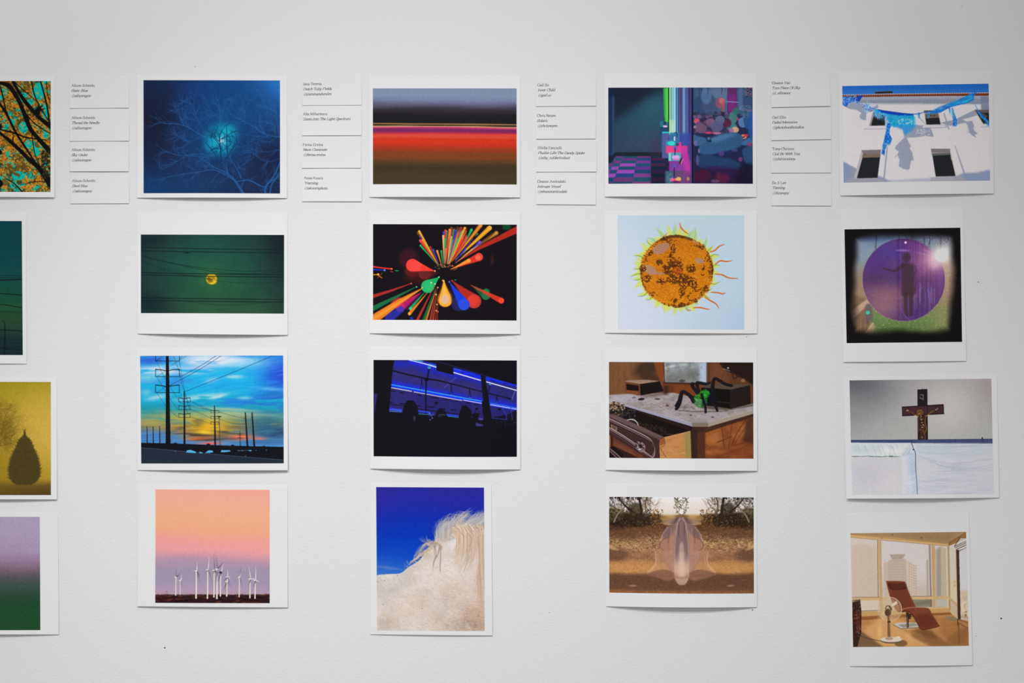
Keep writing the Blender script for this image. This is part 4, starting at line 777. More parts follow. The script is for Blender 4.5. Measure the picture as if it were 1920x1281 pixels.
def pic_dresser(c):
    r = c.r; c.fill((52, 34, 24))
    c.poly([(84, 190), (590, 190), (600, 500), (84, 520)], (106, 68, 42)); c.rect(84, 190, 330, 500, (128, 86, 54), .7, 40)
    n = c.noise(14, 60, 3); c.put(((n - .5) * 1.2).clip(0, .5) * (c.Y < 500) * (c.X < 400), (90, 58, 36)); c.ell(440, 260, 120, 70, (54, 42, 34), .8, 30, -20); c.ell(480, 350, 90, 40, (60, 40, 28), .7, 20)
    c.poly([(500, 190), (596, 190), (606, 380), (560, 370)], (130, 66, 34), .9, 3); c.poly([(1030, 195), (1445, 195), (1445, 600), (1030, 400)], (92, 56, 36)); c.rect(1035, 200, 1200, 400, (120, 74, 48), .6, 30)
    c.poly([(1120, 195), (1445, 195), (1445, 420), (1380, 370), (1240, 300), (1150, 250)], (34, 24, 22), .95, 6); c.curve([(1140, 210), (1180, 270), (1240, 300), (1260, 350), (1330, 320), (1380, 370)], 7, (40, 26, 20)); c.curve([(1160, 260), (1220, 280)], 8, (150, 130, 120), .7); c.ell(1345, 370, 20, 16, (150, 110, 80), .8, 5); c.ell(1205, 252, 7, 9, (190, 190, 200), .9)
    c.curve([(1170, 280), (1150, 340), (1145, 390)], 3, (60, 36, 24)); c.curve([(1200, 290), (1090, 350), (1070, 330)], 2.4, (60, 36, 24), .6)
    c.poly([(590, 190), (1030, 190), (1035, 420), (604, 400)], (86, 50, 32)); c.poly([(604, 192), (1000, 192), (1000, 392), (612, 384)], (150, 156, 160)); n = c.noise(40, 30, 3)
    c.poly([(612, 300), (860, 260), (960, 250), (960, 390), (612, 384)], (116, 118, 114), .8, 20); c.rect(935, 200, 1000, 390, (176, 196, 224), .8, 10); c.curve([(620, 250), (720, 226), (860, 214)], 20, (196, 204, 206), .8, 6); c.rect(604, 192, 900, 220, (140, 146, 146), .6, 8)
    c.put(((n - .48) * 2).clip(0, .5) * (c.Y < 385) * (c.X > 612) * (c.X < 960), (92, 94, 92)); c.ell(770, 374, 30, 14, (70, 62, 56), .8, 3); c.poly([(600, 386), (1040, 396), (1035, 420), (590, 404)], (70, 44, 32))
    c.poly([(580, 400), (1000, 415), (960, 520), (600, 495)], (118, 62, 32)); c.rect(596, 410, 700, 490, (84, 46, 28), .6, 14)
    # marble top
    c.poly([(84, 505), (300, 495), (700, 485), (1000, 560), (1445, 590), (1445, 650), (1015, 768), (862, 768), (220, 592), (84, 560)], (158, 148, 150)); n = c.noise(60, 26, 3)
    m = ((c.Y > 480) & (c.Y < 770)).astype(np.float32) * (c.a[..., 0] > .55)
    c.put(((n - .45) * 1.3).clip(0, .6) * m, (124, 112, 112)); c.put(((.5 - n) * 1.3).clip(0, .6) * m, (182, 174, 180)); c.poly([(84, 510), (300, 500), (400, 560), (200, 580)], (180, 176, 190), .6, 14)
    c.poly([(84, 560), (220, 592), (862, 768), (868, 804), (220, 616), (84, 590)], (150, 150, 168)); c.line([(84, 565), (220, 594), (862, 768)], 3, (196, 196, 206), .8); c.poly([(862, 768), (1015, 766), (1015, 804), (868, 804)], (122, 112, 100)); c.poly([(1015, 766), (1445, 648), (1445, 682), (1015, 806)], (160, 146, 134)); c.curve([(1015, 766), (1200, 712), (1445, 645)], 4, (190, 178, 166), .8)
    for i in range(300):
        x = r.uniform(260, 1300); y = r.uniform(500, 730)
        if y > 560 + (x - 84) * .27 or (x > 1000 and y > 700): continue
        c.ell(x, y, r.uniform(2, 6), r.uniform(1, 3), r.choice([(80, 66, 56), (190, 180, 170), (110, 90, 74), (60, 50, 46)]), .8)
    for i in range(260): x = r.gauss(800, 170); y = 620 + r.gauss(0, 22) + (x - 800) * .04; c.ell(x, y, r.uniform(2, 7), r.uniform(1, 3), r.choice([(90, 78, 60), (120, 106, 86), (70, 60, 50)]), .7)
    c.ell(388, 545, 32, 12, (36, 30, 32), .95, 2, -8); c.ell(540, 544, 26, 9, (70, 58, 54), .8); c.ell(633, 606, 16, 9, (84, 64, 50), .9); c.ell(852, 696, 12, 5, (50, 40, 40)); c.ell(1058, 714, 14, 5, (50, 40, 40)); c.ell(318, 532, 20, 7, (100, 84, 74), .8)
    c.poly([(380, 510), (600, 480), (660, 500), (420, 530)], (96, 80, 70), .7, 8)
    # small box left
    c.poly([(230, 380), (380, 402), (560, 375), (430, 362), (260, 368)], (150, 122, 104)); c.poly([(232, 382), (376, 404), (378, 512), (240, 486)], (104, 60, 42)); c.poly([(246, 402), (362, 418), (364, 470), (250, 458)], (28, 20, 20)); c.poly([(376, 404), (560, 376), (600, 470), (380, 512)], (26, 20, 20))
    c.poly([(250, 460), (362, 470), (362, 505), (250, 484)], (128, 72, 46), .9); c.rect(600, 420, 640, 500, (40, 26, 22), .7, 10)
    # right box
    c.poly([(950, 420), (1030, 402), (1412, 408), (1250, 462), (1000, 452)], (84, 70, 60)); c.poly([(950, 436), (1245, 456), (1245, 640), (960, 600)], (22, 18, 18)); c.poly([(1222, 458), (1412, 412), (1420, 590), (1225, 640)], (36, 28, 28)); c.line([(1000, 560), (1222, 580)], 5, (60, 48, 44)); c.poly([(950, 600), (1225, 636), (1440, 590), (1440, 610), (1200, 650), (950, 630)], (70, 60, 44), .8, 5)
    # spider
    K = (22, 20, 28); V = (36, 32, 40)
    def leg(pts, w):
        c.curve(pts, w, K); c.curve([(x - 3, y - 4) for x, y in pts], [q * .3 for q in w], V, .8, 2)
    leg([(880, 565), (850, 520), (800, 480), (768, 482), (740, 560), (712, 608)], [40, 34, 30, 30, 26, 24]); leg([(768, 490), (752, 580), (718, 636)], [30, 28, 30]); leg([(920, 490), (880, 440), (862, 404), (880, 398)], [34, 32, 28, 22])
    leg([(930, 470), (910, 400), (930, 390), (1000, 402), (1035, 390)], [28, 30, 26, 26, 16]); leg([(1060, 520), (1058, 440), (1068, 370), (1085, 352), (1120, 370), (1180, 404), (1240, 418)], [46, 36, 30, 28, 30, 28, 24])
    c.spoly([(1000, 520), (1040, 470), (1090, 500), (1100, 560), (1060, 600), (1010, 590)], K); c.ell(1020, 560, 40, 50, K); c.curve([(740, 652), (900, 662), (1100, 660), (1200, 655)], 12, (88, 78, 70), .6, 5)
    for i in range(900):
        a = r.uniform(0, 6.28); d = r.random() ** .5; x = 930 + 64 * d * math.cos(a) + 14; y = 560 + 66 * d * math.sin(a); 
        if r.random() < .4: x = 985 + 42 * d * math.cos(a); y = 492 + 34 * d * math.sin(a)
        b = r.uniform(0, 6.28); dk = (y - 460) / 200
        c.line([(x, y), (x + 13 * math.cos(b), y + 13 * math.sin(b))], [3, 1.4], r.choice([(40, 170, 40), (30, 140, 36), (70, 200, 60), (20, 100, 30), (24, 120, 40)] if dk < .5 else [(24, 120, 36), (16, 80, 26), (50, 150, 60)]), .8)
    leg([(955, 500), (972, 560), (990, 620), (992, 668)], [26, 26, 24, 22]); leg([(1060, 590), (1090, 620), (1102, 655)], [30, 26, 22])
    # cabinet below
    c.poly([(862, 804), (1015, 806), (1445, 684), (1445, 1110), (840, 1110), (850, 850)], (64, 40, 32)); c.poly([(985, 845), (1445, 700), (1445, 1110), (985, 1110)], (138, 78, 42)); n = c.noise(90, 50, 3)
    mm = ((c.X > 985) & (c.Y > 845 - (c.X - 985) * .315)).astype(np.float32); c.put(((n - .5) * 2).clip(0, .7) * mm, (96, 52, 30)); c.put(((.46 - n) * 2).clip(0, .6) * mm, (180, 114, 60)); c.rect(1000, 850, 1150, 980, (184, 116, 62), .5, 30); c.poly([(1200, 950), (1445, 880), (1445, 1105), (1180, 1105)], (120, 62, 34), .6, 20)
    c.poly([(1380, 730), (1445, 700), (1445, 960), (1340, 950)], (54, 34, 28), .7, 14); c.poly([(985, 845), (1445, 700), (1445, 712), (985, 862)], (70, 42, 30))
    for pts, w in [([(1145, 820), (1155, 900), (1165, 1000)], 8), ([(1100, 950), (1180, 920), (1240, 895)], 10), ([(1240, 780), (1220, 920), (1210, 1010)], 6), ([(1370, 740), (1290, 860), (1230, 990)], 9), ([(1390, 730), (1360, 820), (1250, 980)], 6), ([(990, 965), (1040, 1000)], 4), ([(1250, 980), (1440, 940)], 8), ([(985, 1060), (1120, 1075), (1445, 960)], 4)]: c.curve(pts, w, (92, 48, 28), .85, 1.5)
    c.poly([(850, 820), (915, 826), (912, 1105), (850, 1105)], (54, 34, 30)); c.poly([(915, 860), (985, 860), (985, 1105), (915, 1105)], (84, 46, 34), .9, 6)
    # drawer
    c.poly([(84, 590), (230, 612), (866, 804), (850, 850), (600, 905), (84, 700)], (24, 18, 18)); c.poly([(230, 616), (860, 806), (840, 840), (500, 720)], (44, 30, 26), .8, 4)
    for i in range(300):
        x = r.uniform(84, 235); y = r.uniform(572, 700)
        if y < 572 + max(0, x - 150) * .3: continue
        c.ell(x, y, r.uniform(5, 12), r.uniform(3, 7), r.choice([(170, 140, 110), (120, 92, 66), (60, 44, 36), (34, 28, 30), (200, 176, 150), (40, 40, 50)]) if y < 650 else r.choice([(40, 34, 36), (70, 54, 44), (28, 24, 28), (110, 90, 70)]), .85, 0, r.uniform(0, 180))
    for i in range(120): x = r.uniform(190, 330); y = r.uniform(640, 740); c.ell(x, y, r.uniform(4, 10), r.uniform(3, 7), r.choice([(36, 34, 44), (90, 74, 50), (50, 50, 66), (24, 20, 22)]), .8)
    for i in range(200): x = r.uniform(350, 620); y = 790 + (x - 400) * .22 + r.uniform(-24, 30); c.ell(x, y, r.uniform(3, 7), r.uniform(2, 4), r.choice([(74, 62, 44), (48, 40, 32), (34, 28, 26)]), .8)
    c.curve([(252, 742), (300, 736), (340, 756), (362, 795)], [7, 10, 9, 7], (196, 188, 190)); c.curve([(270, 756), (310, 756), (344, 790)], 3, (110, 100, 100), .8)
    c.poly([(600, 905), (848, 846), (856, 1105), (560, 1105), (556, 930)], (190, 134, 82)); n = c.noise(80, 20, 3); c.put(((n - .5) * 1.6).clip(0, .5) * ((c.X > 560) & (c.X < 800) & (c.Y > 870)), (160, 100, 56)); c.poly([(795, 858), (848, 846), (854, 1105), (800, 1105)], (150, 130, 74), .95, 3); c.poly([(556, 930), (605, 905), (612, 960), (560, 985)], (150, 84, 46)); c.curve([(600, 910), (610, 970), (570, 1000), (590, 1050), (620, 1090)], 6, (110, 64, 38), .8)
    c.curve([(640, 1010), (720, 1060), (800, 1040)], 3, (230, 180, 130), .6, 1); c.line([(600, 905), (848, 846)], 5, (220, 170, 120), .8)
    c.poly([(84, 690), (160, 700), (600, 900), (558, 930), (84, 720)], (92, 66, 68)); c.poly([(84, 715), (558, 930), (552, 1105), (84, 1105)], (62, 40, 40))
    c.poly([(84, 690), (150, 696), (590, 896), (560, 914), (84, 706)], (104, 80, 82), .9)
    def mold(o, w, col, a=1): c.curve([(84, 728 + o), (250, 806 + o), (430, 894 + o * 1.05), (490 + o * .2, 950 + o * .4), (512 - o * .3, 1030), (500 - o * .8, 1085 - o * .6), (470 - o, 1090 - o)], w, col, a)
    mold(0, 9, (170, 146, 150)); mold(9, 5, (40, 26, 28)); mold(17, 5, (150, 124, 126)); mold(26, 5, (44, 28, 30))
    for o, w, col in [(0, 8, (176, 156, 160)), (9, 5, (40, 26, 26)), (16, 6, (160, 136, 138)), (24, 5, (36, 24, 24)), (36, 3, (110, 84, 80))]: c.curve([(84, 812 + o), (200, 878 + o), (330, 966 + o), (420, 1040 + o * .8), (480, 1086 + o * .3)], w, col)
    c.poly([(100, 782), (160, 808), (158, 846), (104, 818)], (130, 108, 90)); c.poly([(112, 794), (150, 810), (148, 834), (114, 816)], (84, 66, 56))
    c.poly([(84, 870), (120, 900), (120, 985), (400, 1105), (84, 1105)], (50, 30, 28)); c.poly([(120, 900), (410, 1080), (380, 1105), (120, 980)], (96, 54, 40)); c.poly([(130, 940), (300, 1030), (340, 1080), (130, 985)], (120, 68, 48), .7, 3); c.poly([(84, 880), (98, 890), (100, 1000), (84, 1010)], (150, 96, 60)); c.poly([(84, 1000), (130, 990), (220, 1060), (200, 1105), (84, 1105)], (24, 18, 20), .9)
    c.curve([(84, 1005), (140, 1050), (195, 1100)], 12, (120, 96, 96)); c.curve([(84, 1026), (130, 1070), (165, 1105)], 12, (130, 100, 100), .8)
    c.ell(375, 985, 44, 52, (40, 30, 32), .9, 4)
    for i in range(70):
        a = r.uniform(0, 6.28); x = 375 + 40 * math.cos(a) * r.uniform(.4, 1); y = 985 + 48 * math.sin(a) * r.uniform(.4, 1); c.ell(x, y, 6, 4, r.choice([(150, 132, 134), (90, 76, 80), (40, 28, 30), (190, 176, 178)]), .9, 0, r.uniform(0, 180))
    c.curve([(340, 960), (372, 1010), (408, 1030), (420, 990), (395, 955)], 8, (140, 120, 124)); c.ell(372, 1018, 12, 7, (200, 186, 186)); c.curve([(335, 1000), (370, 1034), (405, 1040)], 5, (170, 150, 150))
    c.grain(.018)
def pic_veil(c):
    r = c.r; n = c.noise(160, 40, 3); n2 = c.noise(26, 9, 3); n3 = c.noise(9, 5, 2)
    def mir(a): return .5 * (a + a[:, ::-1])
    c.vgrad([(180, (236, 234, 238)), (340, (226, 214, 200)), (365, (190, 150, 96)), (430, (96, 60, 36)), (480, (104, 68, 44)), (560, (128, 88, 60)), (620, (176, 136, 92)), (680, (164, 118, 84)), (760, (146, 102, 72)), (830, (190, 136, 84)), (890, (186, 132, 80)), (930, (118, 82, 58)), (1020, (116, 82, 60)), (1095, (164, 104, 60))], (n - .5) * 60 * (c.Y > 440))
    g = (c.Y > 440).astype(np.float32)
    band = smooth((720 - c.Y) / 60) * .75 + .25; c.put(((n2 - .5) * 2.0).clip(0, .6) * g * band, (84, 54, 38)); c.put(((.45 - n2) * 2.2).clip(0, .6) * g * band * smooth((c.Y - 520) / 80), (226, 184, 134)); c.put(((n3 - .56) * 3).clip(0, .5) * g * band, (66, 42, 30)); c.put(((.4 - n3) * 2.4).clip(0, .4) * g * band * smooth((c.Y - 500) / 80), (236, 204, 160))
    for sx in (1, -1):
        X = lambda x: x if sx == 1 else 1533 - x
        def E(x, y, a, b, col, al=1, so=0, ro=0): c.ell(X(x), y, a, b, col, al, so, ro * sx)
        def Cu(pts, w, col, al=1, so=0): c.curve([(X(x), y) for x, y in pts], w, col, al, so)
        E(220, 190, 200, 80, (196, 190, 200), .6, 40)
        for i in range(260): E(r.uniform(80, 480), r.uniform(185, 320), r.uniform(4, 12), r.uniform(3, 8), r.choice([(70, 60, 54), (120, 104, 84), (54, 46, 44), (170, 160, 150), (96, 92, 70)]), .6, 0, r.uniform(0, 180))
        E(250, 400, 250, 70, (44, 34, 28), .95, 16); E(120, 340, 90, 60, (84, 80, 50), .8, 20); E(480, 390, 120, 50, (54, 40, 30), .85, 14); E(330, 300, 70, 60, (60, 52, 36), .8, 14)
        for i in range(500):
            x = r.uniform(80, 590); y = r.uniform(300, 470)
            E(x, y, r.uniform(4, 11), r.uniform(3, 7), r.choice([(30, 24, 22), (60, 48, 32), (98, 86, 50), (40, 30, 26), (80, 56, 36)]) if x < 480 else r.choice([(120, 84, 44), (70, 48, 32), (160, 116, 60)]), .75, 0, r.uniform(0, 180))
        K = (48, 38, 34)
        Cu([(130, 420), (170, 340), (230, 280), (270, 210), (280, 185)], [16, 16, 14, 10, 8], (110, 96, 88)); Cu([(135, 420), (160, 360), (225, 290)], [6, 6, 6], (170, 156, 140), .7); Cu([(310, 330), (240, 270), (190, 210), (180, 185)], [20, 16, 12, 10], K)
        Cu([(390, 400), (385, 300), (370, 200)], [30, 26, 22], K); Cu([(440, 360), (425, 260), (440, 185)], [14, 16, 14], (90, 76, 66)); Cu([(430, 300), (400, 220), (420, 185)], [8, 6, 5], (170, 150, 120), .8); Cu([(470, 350), (420, 300), (450, 230), (500, 190)], [6, 8, 6, 4], (130, 104, 80), .8)
        Cu([(500, 310), (540, 250), (575, 200)], [9, 7, 5], (190, 160, 130), .8)
        for i in range(26): c.twig(X(r.uniform(90, 520)), r.uniform(230, 330), -90 + r.uniform(-60, 60), r.uniform(30, 60), 5, 2, r.choice([K, (100, 84, 70)]), .8)
        for i in range(12): c.twig(X(r.uniform(480, 600)), r.uniform(260, 340), -90 + r.uniform(-60, 60), 40, 2, 2, (190, 160, 140), .6)
        for i in range(30): x = r.uniform(80, 380); c.line([(X(x), 184), (X(x + r.uniform(-6, 6)), r.uniform(190, 212))], r.uniform(4, 12), (34, 28, 28), .85)
        E(640, 390, 70, 20, (196, 160, 96), .8, 8); E(660, 430, 70, 18, (220, 190, 140), .7, 6); E(600, 380, 40, 18, (150, 112, 60), .7, 8)
        E(120, 480, 110, 24, (60, 40, 30), .5, 12); E(220, 545, 140, 30, (96, 66, 46), .6, 20); E(140, 730, 120, 60, (96, 66, 50), .7, 24)
        E(110, 660, 60, 16, (206, 166, 120), .7, 6, 25); Cu([(90, 628), (120, 660), (160, 685)], [8, 8, 3], (180, 130, 80), .8)
        E(330, 850, 260, 60, (206, 150, 94), .5, 30)
        for i in range(700): E(r.uniform(85, 600), r.uniform(460, 900), r.uniform(2, 6), r.uniform(1, 2.6), r.choice([(70, 46, 34), (220, 180, 130), (96, 64, 44), (190, 140, 96)]), .5)
    c.poly([(60, 905), (300, 912), (470, 900), (1064, 900), (1250, 915), (1470, 905), (1470, 1080), (60, 1060)], (100, 68, 50), .75, 14)
    for i in range(900): c.ell(r.uniform(85, 1448), r.uniform(920, 1090), r.uniform(2, 6), r.uniform(1, 2.6), r.choice([(60, 42, 32), (150, 108, 78), (84, 58, 42), (124, 88, 62)]), .6)
    for x in (305, 1228): c.ell(x, 1018, 36, 8, (176, 140, 118), .7, 4)
    for i in range(90): x = r.uniform(-70, 70); y = r.uniform(186, 340); c.ell(766 + x * (1 if y < 300 else .7), y, r.uniform(3, 9), r.uniform(3, 7), r.choice([(70, 66, 50), (110, 108, 70), (150, 140, 110), (60, 50, 40), (200, 190, 150)]), .75)
    for sx in (-1, 1):
        for a in ([(0, 270), (30, 230), (68, 190)], [(20, 300), (50, 260), (46, 200)], [(10, 350), (45, 320), (40, 280)], [(0, 240), (40, 210), (30, 186)]): c.curve([(766 + sx * x, y) for x, y in a], 5, (80, 70, 56), .85)
    c.ell(766, 325, 16, 22, (246, 240, 236), .9, 4); c.ell(766, 365, 60, 16, (110, 84, 50), .8, 8)
    V = (176, 132, 116); D = (96, 76, 84)
    for sx in (-1, 1):
        q = lambda L: [(766 + sx * x, y) for x, y in L]
        c.spoly(q([(40, 440), (130, 460), (190, 620), (260, 720), (250, 820), (320, 890), (300, 915), (60, 935)]), (190, 142, 110), .5, 10)
        c.spoly(q([(0, 378), (60, 384), (110, 430), (80, 440), (0, 430)]), (92, 72, 78), .9, 4); c.spoly(q([(60, 380), (180, 400), (170, 430), (90, 440)]), (150, 116, 100), .7, 8); c.curve(q([(90, 440), (150, 448), (190, 425)]), 3, (220, 180, 140), .5)
        c.spoly(q([(0, 400), (60, 440), (130, 480), (190, 560), (206, 640), (170, 690), (165, 780), (130, 830), (100, 900), (0, 920)]), V, .84, 6)
        c.spoly(q([(50, 440), (120, 460), (180, 540), (150, 580), (90, 540)]), (108, 86, 90), .7, 10); c.spoly(q([(90, 560), (160, 570), (200, 630), (160, 690), (90, 680)]), (164, 114, 92), .6, 6)
        c.curve(q([(110, 560), (170, 580), (206, 645), (165, 690)]), [4, 8, 9, 4], (112, 76, 60), .8, 3); c.curve(q([(130, 470), (180, 540), (196, 600)]), 8, (196, 160, 156), .55, 4)
        c.curve(q([(90, 730), (160, 780), (130, 830), (90, 890)]), 4, (120, 84, 66), .4, 3)
        c.curve(q([(250, 700), (240, 790), (280, 860), (316, 890)]), [8, 14, 16, 12], (214, 170, 138), .55, 5); c.curve(q([(225, 720), (220, 800), (300, 880)]), 5, (220, 180, 146), .35, 3)
        c.spoly(q([(70, 895), (180, 870), (320, 912), (200, 940), (70, 938)]), (134, 94, 72), .85, 5); c.curve(q([(110, 880), (200, 868), (310, 905)]), 5, (110, 76, 58), .6, 3)
        c.spoly(q([(0, 400), (40, 430), (62, 520), (66, 640), (62, 800), (0, 800)]), (120, 94, 98), .75, 6)
        for w_, o in ((14, 0), (4, 6)): c.curve(q([(6, 385), (34, 430), (54, 540), (64, 700), (62, 920)]), w_ * .7, (222, 196, 186), .34, 4)
        c.curve(q([(95, 480), (100, 600), (96, 720)]), 10, (190, 150, 140), .35, 5); c.curve(q([(120, 500), (124, 620)]), 8, (84, 66, 70), .4, 5); c.curve(q([(25, 420), (28, 600), (30, 740)]), 10, (84, 66, 80), .6, 5)
    c.spoly([(766 - 40, 720), (766 + 40, 720), (766 + 64, 830), (766 + 66, 900), (766 + 60, 960), (766 + 30, 1000), (766, 1004), (766 - 30, 1000), (766 - 60, 960), (766 - 66, 900), (766 - 64, 830)], (204, 168, 144), .8, 9)
    c.spoly([(716, 560), (816, 560), (820, 760), (780, 780), (766, 640), (750, 780), (712, 760)], (134, 102, 104), .7, 12); c.spoly([(746, 640), (786, 640), (790, 900), (742, 900)], (222, 196, 180), .5, 8)
    c.spoly([(706, 905), (740, 930), (792, 930), (826, 905), (812, 950), (720, 950)], (164, 118, 92), .7, 5); c.curve([(714, 950), (735, 995), (766, 1004), (797, 995), (818, 950)], 5, (230, 196, 176), .6, 2); c.glow(766, 860, 50, 60, (226, 190, 164), .5)
    c.grain(.02)

def pic_torn_cloth(c):
    r = c.r; W = (212, 208, 211); S = (144, 152, 172)
    c.fill(W); n = c.noise(500, 400, 2); c.put(((n - .5) * .4).clip(0, .2), (196, 196, 206))
    c.poly([(60, 170), (1460, 150), (1460, 260), (60, 290)], (32, 100, 190)); c.poly([(60, 220), (1460, 220), (1460, 260), (60, 290)], (70, 130, 200), .35, 14)
    c.poly([(60, 283), (1460, 262), (1460, 320), (1400, 350), (60, 345)], (134, 142, 160)); c.poly([(60, 290), (1460, 270), (1460, 300), (300, 312), (60, 310)], (168, 172, 186), .8, 8)
    c.poly([(1370, 280), (1460, 280), (1460, 420), (1440, 470), (1380, 440)], (120, 130, 154), .9, 4); c.poly([(340, 352), (1400, 338), (1380, 378), (1320, 400), (300, 378)], W, .0)
    for i in range(60): x = 250 + i * 20; c.poly([(x, 350), (x + 20, 350), (x + 10, 362)], (140, 148, 166), .9)
    c.poly([(60, 268), (400, 264), (1460, 246), (1460, 274), (700, 280), (60, 290)], (110, 50, 34))
    for i in range(66):
        x = 72 + i * 21.6; y = 268 - (x - 72) * .0145
        c.ell(x, y + 1, 9, 6, (206, 190, 186)); c.ell(x + 3, y + 10, 8, 9, (140, 62, 38)); c.ell(x + 10, y + 12, 3, 9, (60, 30, 24), .8)
    c.poly([(378, 240), (540, 232), (544, 250), (384, 256)], (40, 34, 32)); c.line([(384, 238), (540, 232)], 3, (110, 90, 76)); c.line([(378, 256), (544, 250)], 4, (84, 70, 60))
    # shadows cast by the cloth and windows
    def sh(p, a=.95, so=1.5): c.poly(p, S, a, so)
    sh([(80, 370), (130, 330), (260, 355), (300, 395), (350, 390), (400, 360), (412, 380), (370, 420), (300, 430), (290, 500), (270, 508), (240, 490), (232, 468), (250, 440), (210, 410), (140, 400)])
    sh([(560, 560), (640, 590), (652, 672), (630, 690), (570, 752), (562, 776), (600, 800), (585, 830), (606, 880), (596, 940), (640, 965), (672, 975), (700, 960), (705, 925), (712, 890), (742, 880), (722, 850), (730, 826), (700, 770), (714, 752), (690, 710), (676, 672), (770, 668), (850, 655), (930, 664), (905, 590), (880, 560), (760, 550)])
    sh([(990, 530), (1130, 500), (1250, 440), (1330, 400), (1340, 460), (1200, 500), (1240, 520), (1290, 510), (1310, 560), (1300, 590), (1345, 636), (1315, 640), (1332, 672), (1290, 650), (1262, 620), (1250, 560), (1230, 530), (1080, 560)])
    sh([(1020, 440), (1032, 440), (1078, 596), (1066, 596)]); sh([(820, 560), (1060, 545), (1066, 572), (830, 580)], .6)
    sh([(486, 756), (497, 756), (466, 1060), (450, 1060)]); sh([(1124, 745), (1134, 750), (1230, 1030), (1216, 1040)])
    for i in range(40): x = r.uniform(760, 900); y = r.uniform(590, 655); c.ell(x, y, r.uniform(3, 9), r.uniform(2, 5), W, .8)
    for i in range(60): a = [(600, 830), (700, 840), (655, 960), (1280, 600), (265, 480)][r.randrange(5)]; x = a[0] + r.uniform(-40, 40); y = a[1] + r.uniform(-40, 20); c.line([(x, y), (x + r.uniform(-16, 16), y + r.uniform(4, 22))], [6, 1], S, .9)
    c.poly([(60, 900), (150, 940), (330, 1010), (500, 1065), (1180, 1010), (1300, 1000), (1470, 985), (1470, 1110), (60, 1110)], (128, 142, 172), .0)
    c.spoly([(70, 905), (180, 955), (300, 1000), (400, 1030), (480, 1065), (520, 1110), (60, 1110)], (124, 140, 172), .95, 6); c.spoly([(1200, 1010), (1330, 1000), (1480, 980), (1480, 1110), (1180, 1110), (1100, 1060)], (130, 144, 176), .95, 8)
    c.poly([(480, 1075), (890, 1050), (900, 1090), (480, 1100)], (160, 166, 186), .7, 6)
    def win(fr, gl, sill=None, top=None):
        c.poly(fr, (176, 170, 172)); c.poly(gl, (34, 36, 40))
        if top: c.poly(top[0], top[1])
        if sill: c.poly(sill, (206, 204, 210)); c.line([sill[3], sill[2]], 4, (130, 138, 150))
    win([(358, 425), (480, 440), (475, 560), (320, 560)], [(372, 440), (470, 455), (470, 556), (337, 558)], [(290, 562), (485, 562), (484, 588), (272, 590)]); c.poly([(320, 560), (362, 425), (374, 430), (338, 558)], (150, 144, 146))
    win([(836, 415), (972, 412), (998, 548), (856, 550)], [(850, 470), (972, 450), (994, 546), (860, 548)], [(830, 556), (1030, 552), (1046, 576), (822, 580)], ([(846, 444), (970, 438), (978, 482), (854, 488)], (112, 96, 86))); c.poly([(836, 415), (930, 412), (940, 424), (842, 440)], (90, 84, 84))
    for x in (870, 905, 935): c.ell(x, 462, 12, 8, (70, 56, 50), .8, 3)
    win([(1312, 405), (1452, 405), (1454, 545), (1392, 545)], [(1330, 430), (1452, 430), (1454, 540), (1398, 538)], [(1380, 545), (1456, 545), (1456, 568), (1376, 570)], ([(1316, 408), (1452, 406), (1452, 436), (1330, 436)], (96, 88, 86))); c.poly([(1360, 450), (1400, 440), (1440, 470), (1400, 500)], (90, 90, 92), .7, 5)
    win([(250, 790), (432, 786), (396, 1056), (178, 1056)], [(268, 826), (428, 822), (398, 1050), (204, 1054)], None, ([(252, 828), (428, 822), (420, 856), (258, 860)], (120, 104, 90))); c.poly([(250, 790), (268, 792), (262, 826), (205, 1054), (176, 1056)], (176, 172, 176)); c.poly([(250, 788), (432, 784), (428, 824), (264, 826)], (122, 114, 116))
    c.poly([(150, 936), (200, 960), (178, 1060), (105, 1095)], (140, 146, 160), .8, 3); c.poly([(105, 1070), (178, 1056), (410, 1054), (470, 1070), (465, 1095), (105, 1100)], (152, 152, 162), .9, 2)
    win([(900, 776), (1082, 775), (1132, 1036), (944, 1040)], [(914, 830), (1082, 812), (1132, 1034), (944, 1038)], None, ([(908, 820), (1080, 812), (1084, 832), (912, 842)], (90, 96, 98))); c.poly([(900, 776), (1082, 775), (1078, 810), (906, 814)], (124, 116, 120)); c.poly([(1082, 812), (1090, 870), (1156, 1034), (1132, 1036)], (206, 200, 200)); c.poly([(892, 1046), (1180, 1030), (1235, 1070), (1230, 1090), (890, 1090)], (156, 158, 168), .9, 3); c.line([(884, 1020), (892, 1090)], 4, (196, 196, 204))
    # cloth
    B1, B2, B3 = (24, 84, 200), (26, 150, 214), (60, 190, 222)
    c.curve([(70, 300), (170, 318), (260, 360), (400, 405), (600, 440), (760, 448), (840, 432), (940, 425), (1100, 370), (1260, 290), (1308, 270)], 7, B1)
    c.poly([(70, 280), (160, 288), (200, 296), (240, 270), (270, 268), (230, 330), (190, 326), (130, 345), (110, 380), (70, 360)], (40, 96, 196)); c.poly([(170, 300), (250, 270), (268, 270), (228, 332)], (30, 60, 170))
    for i in range(90): x = r.uniform(72, 200); y = r.uniform(284, 370) - (x - 72) * .2; c.line([(x, y), (x + r.uniform(-20, 20), y + r.uniform(-10, 18))], 4, r.choice([(130, 190, 240), B2, (40, 70, 180), (180, 210, 240)]), .8)
    c.curve([(220, 335), (260, 362), (340, 385), (400, 405)], 5, (140, 190, 230)); 
    for i in range(110):
        x = r.gauss(310, 26); y = 385 + r.gauss(0, 20); c.line([(x, y), (x + r.uniform(-16, 16), y + r.uniform(-14, 14))], 4, r.choice([(120, 190, 236), B1, (90, 150, 220), (190, 220, 240)]), .8)
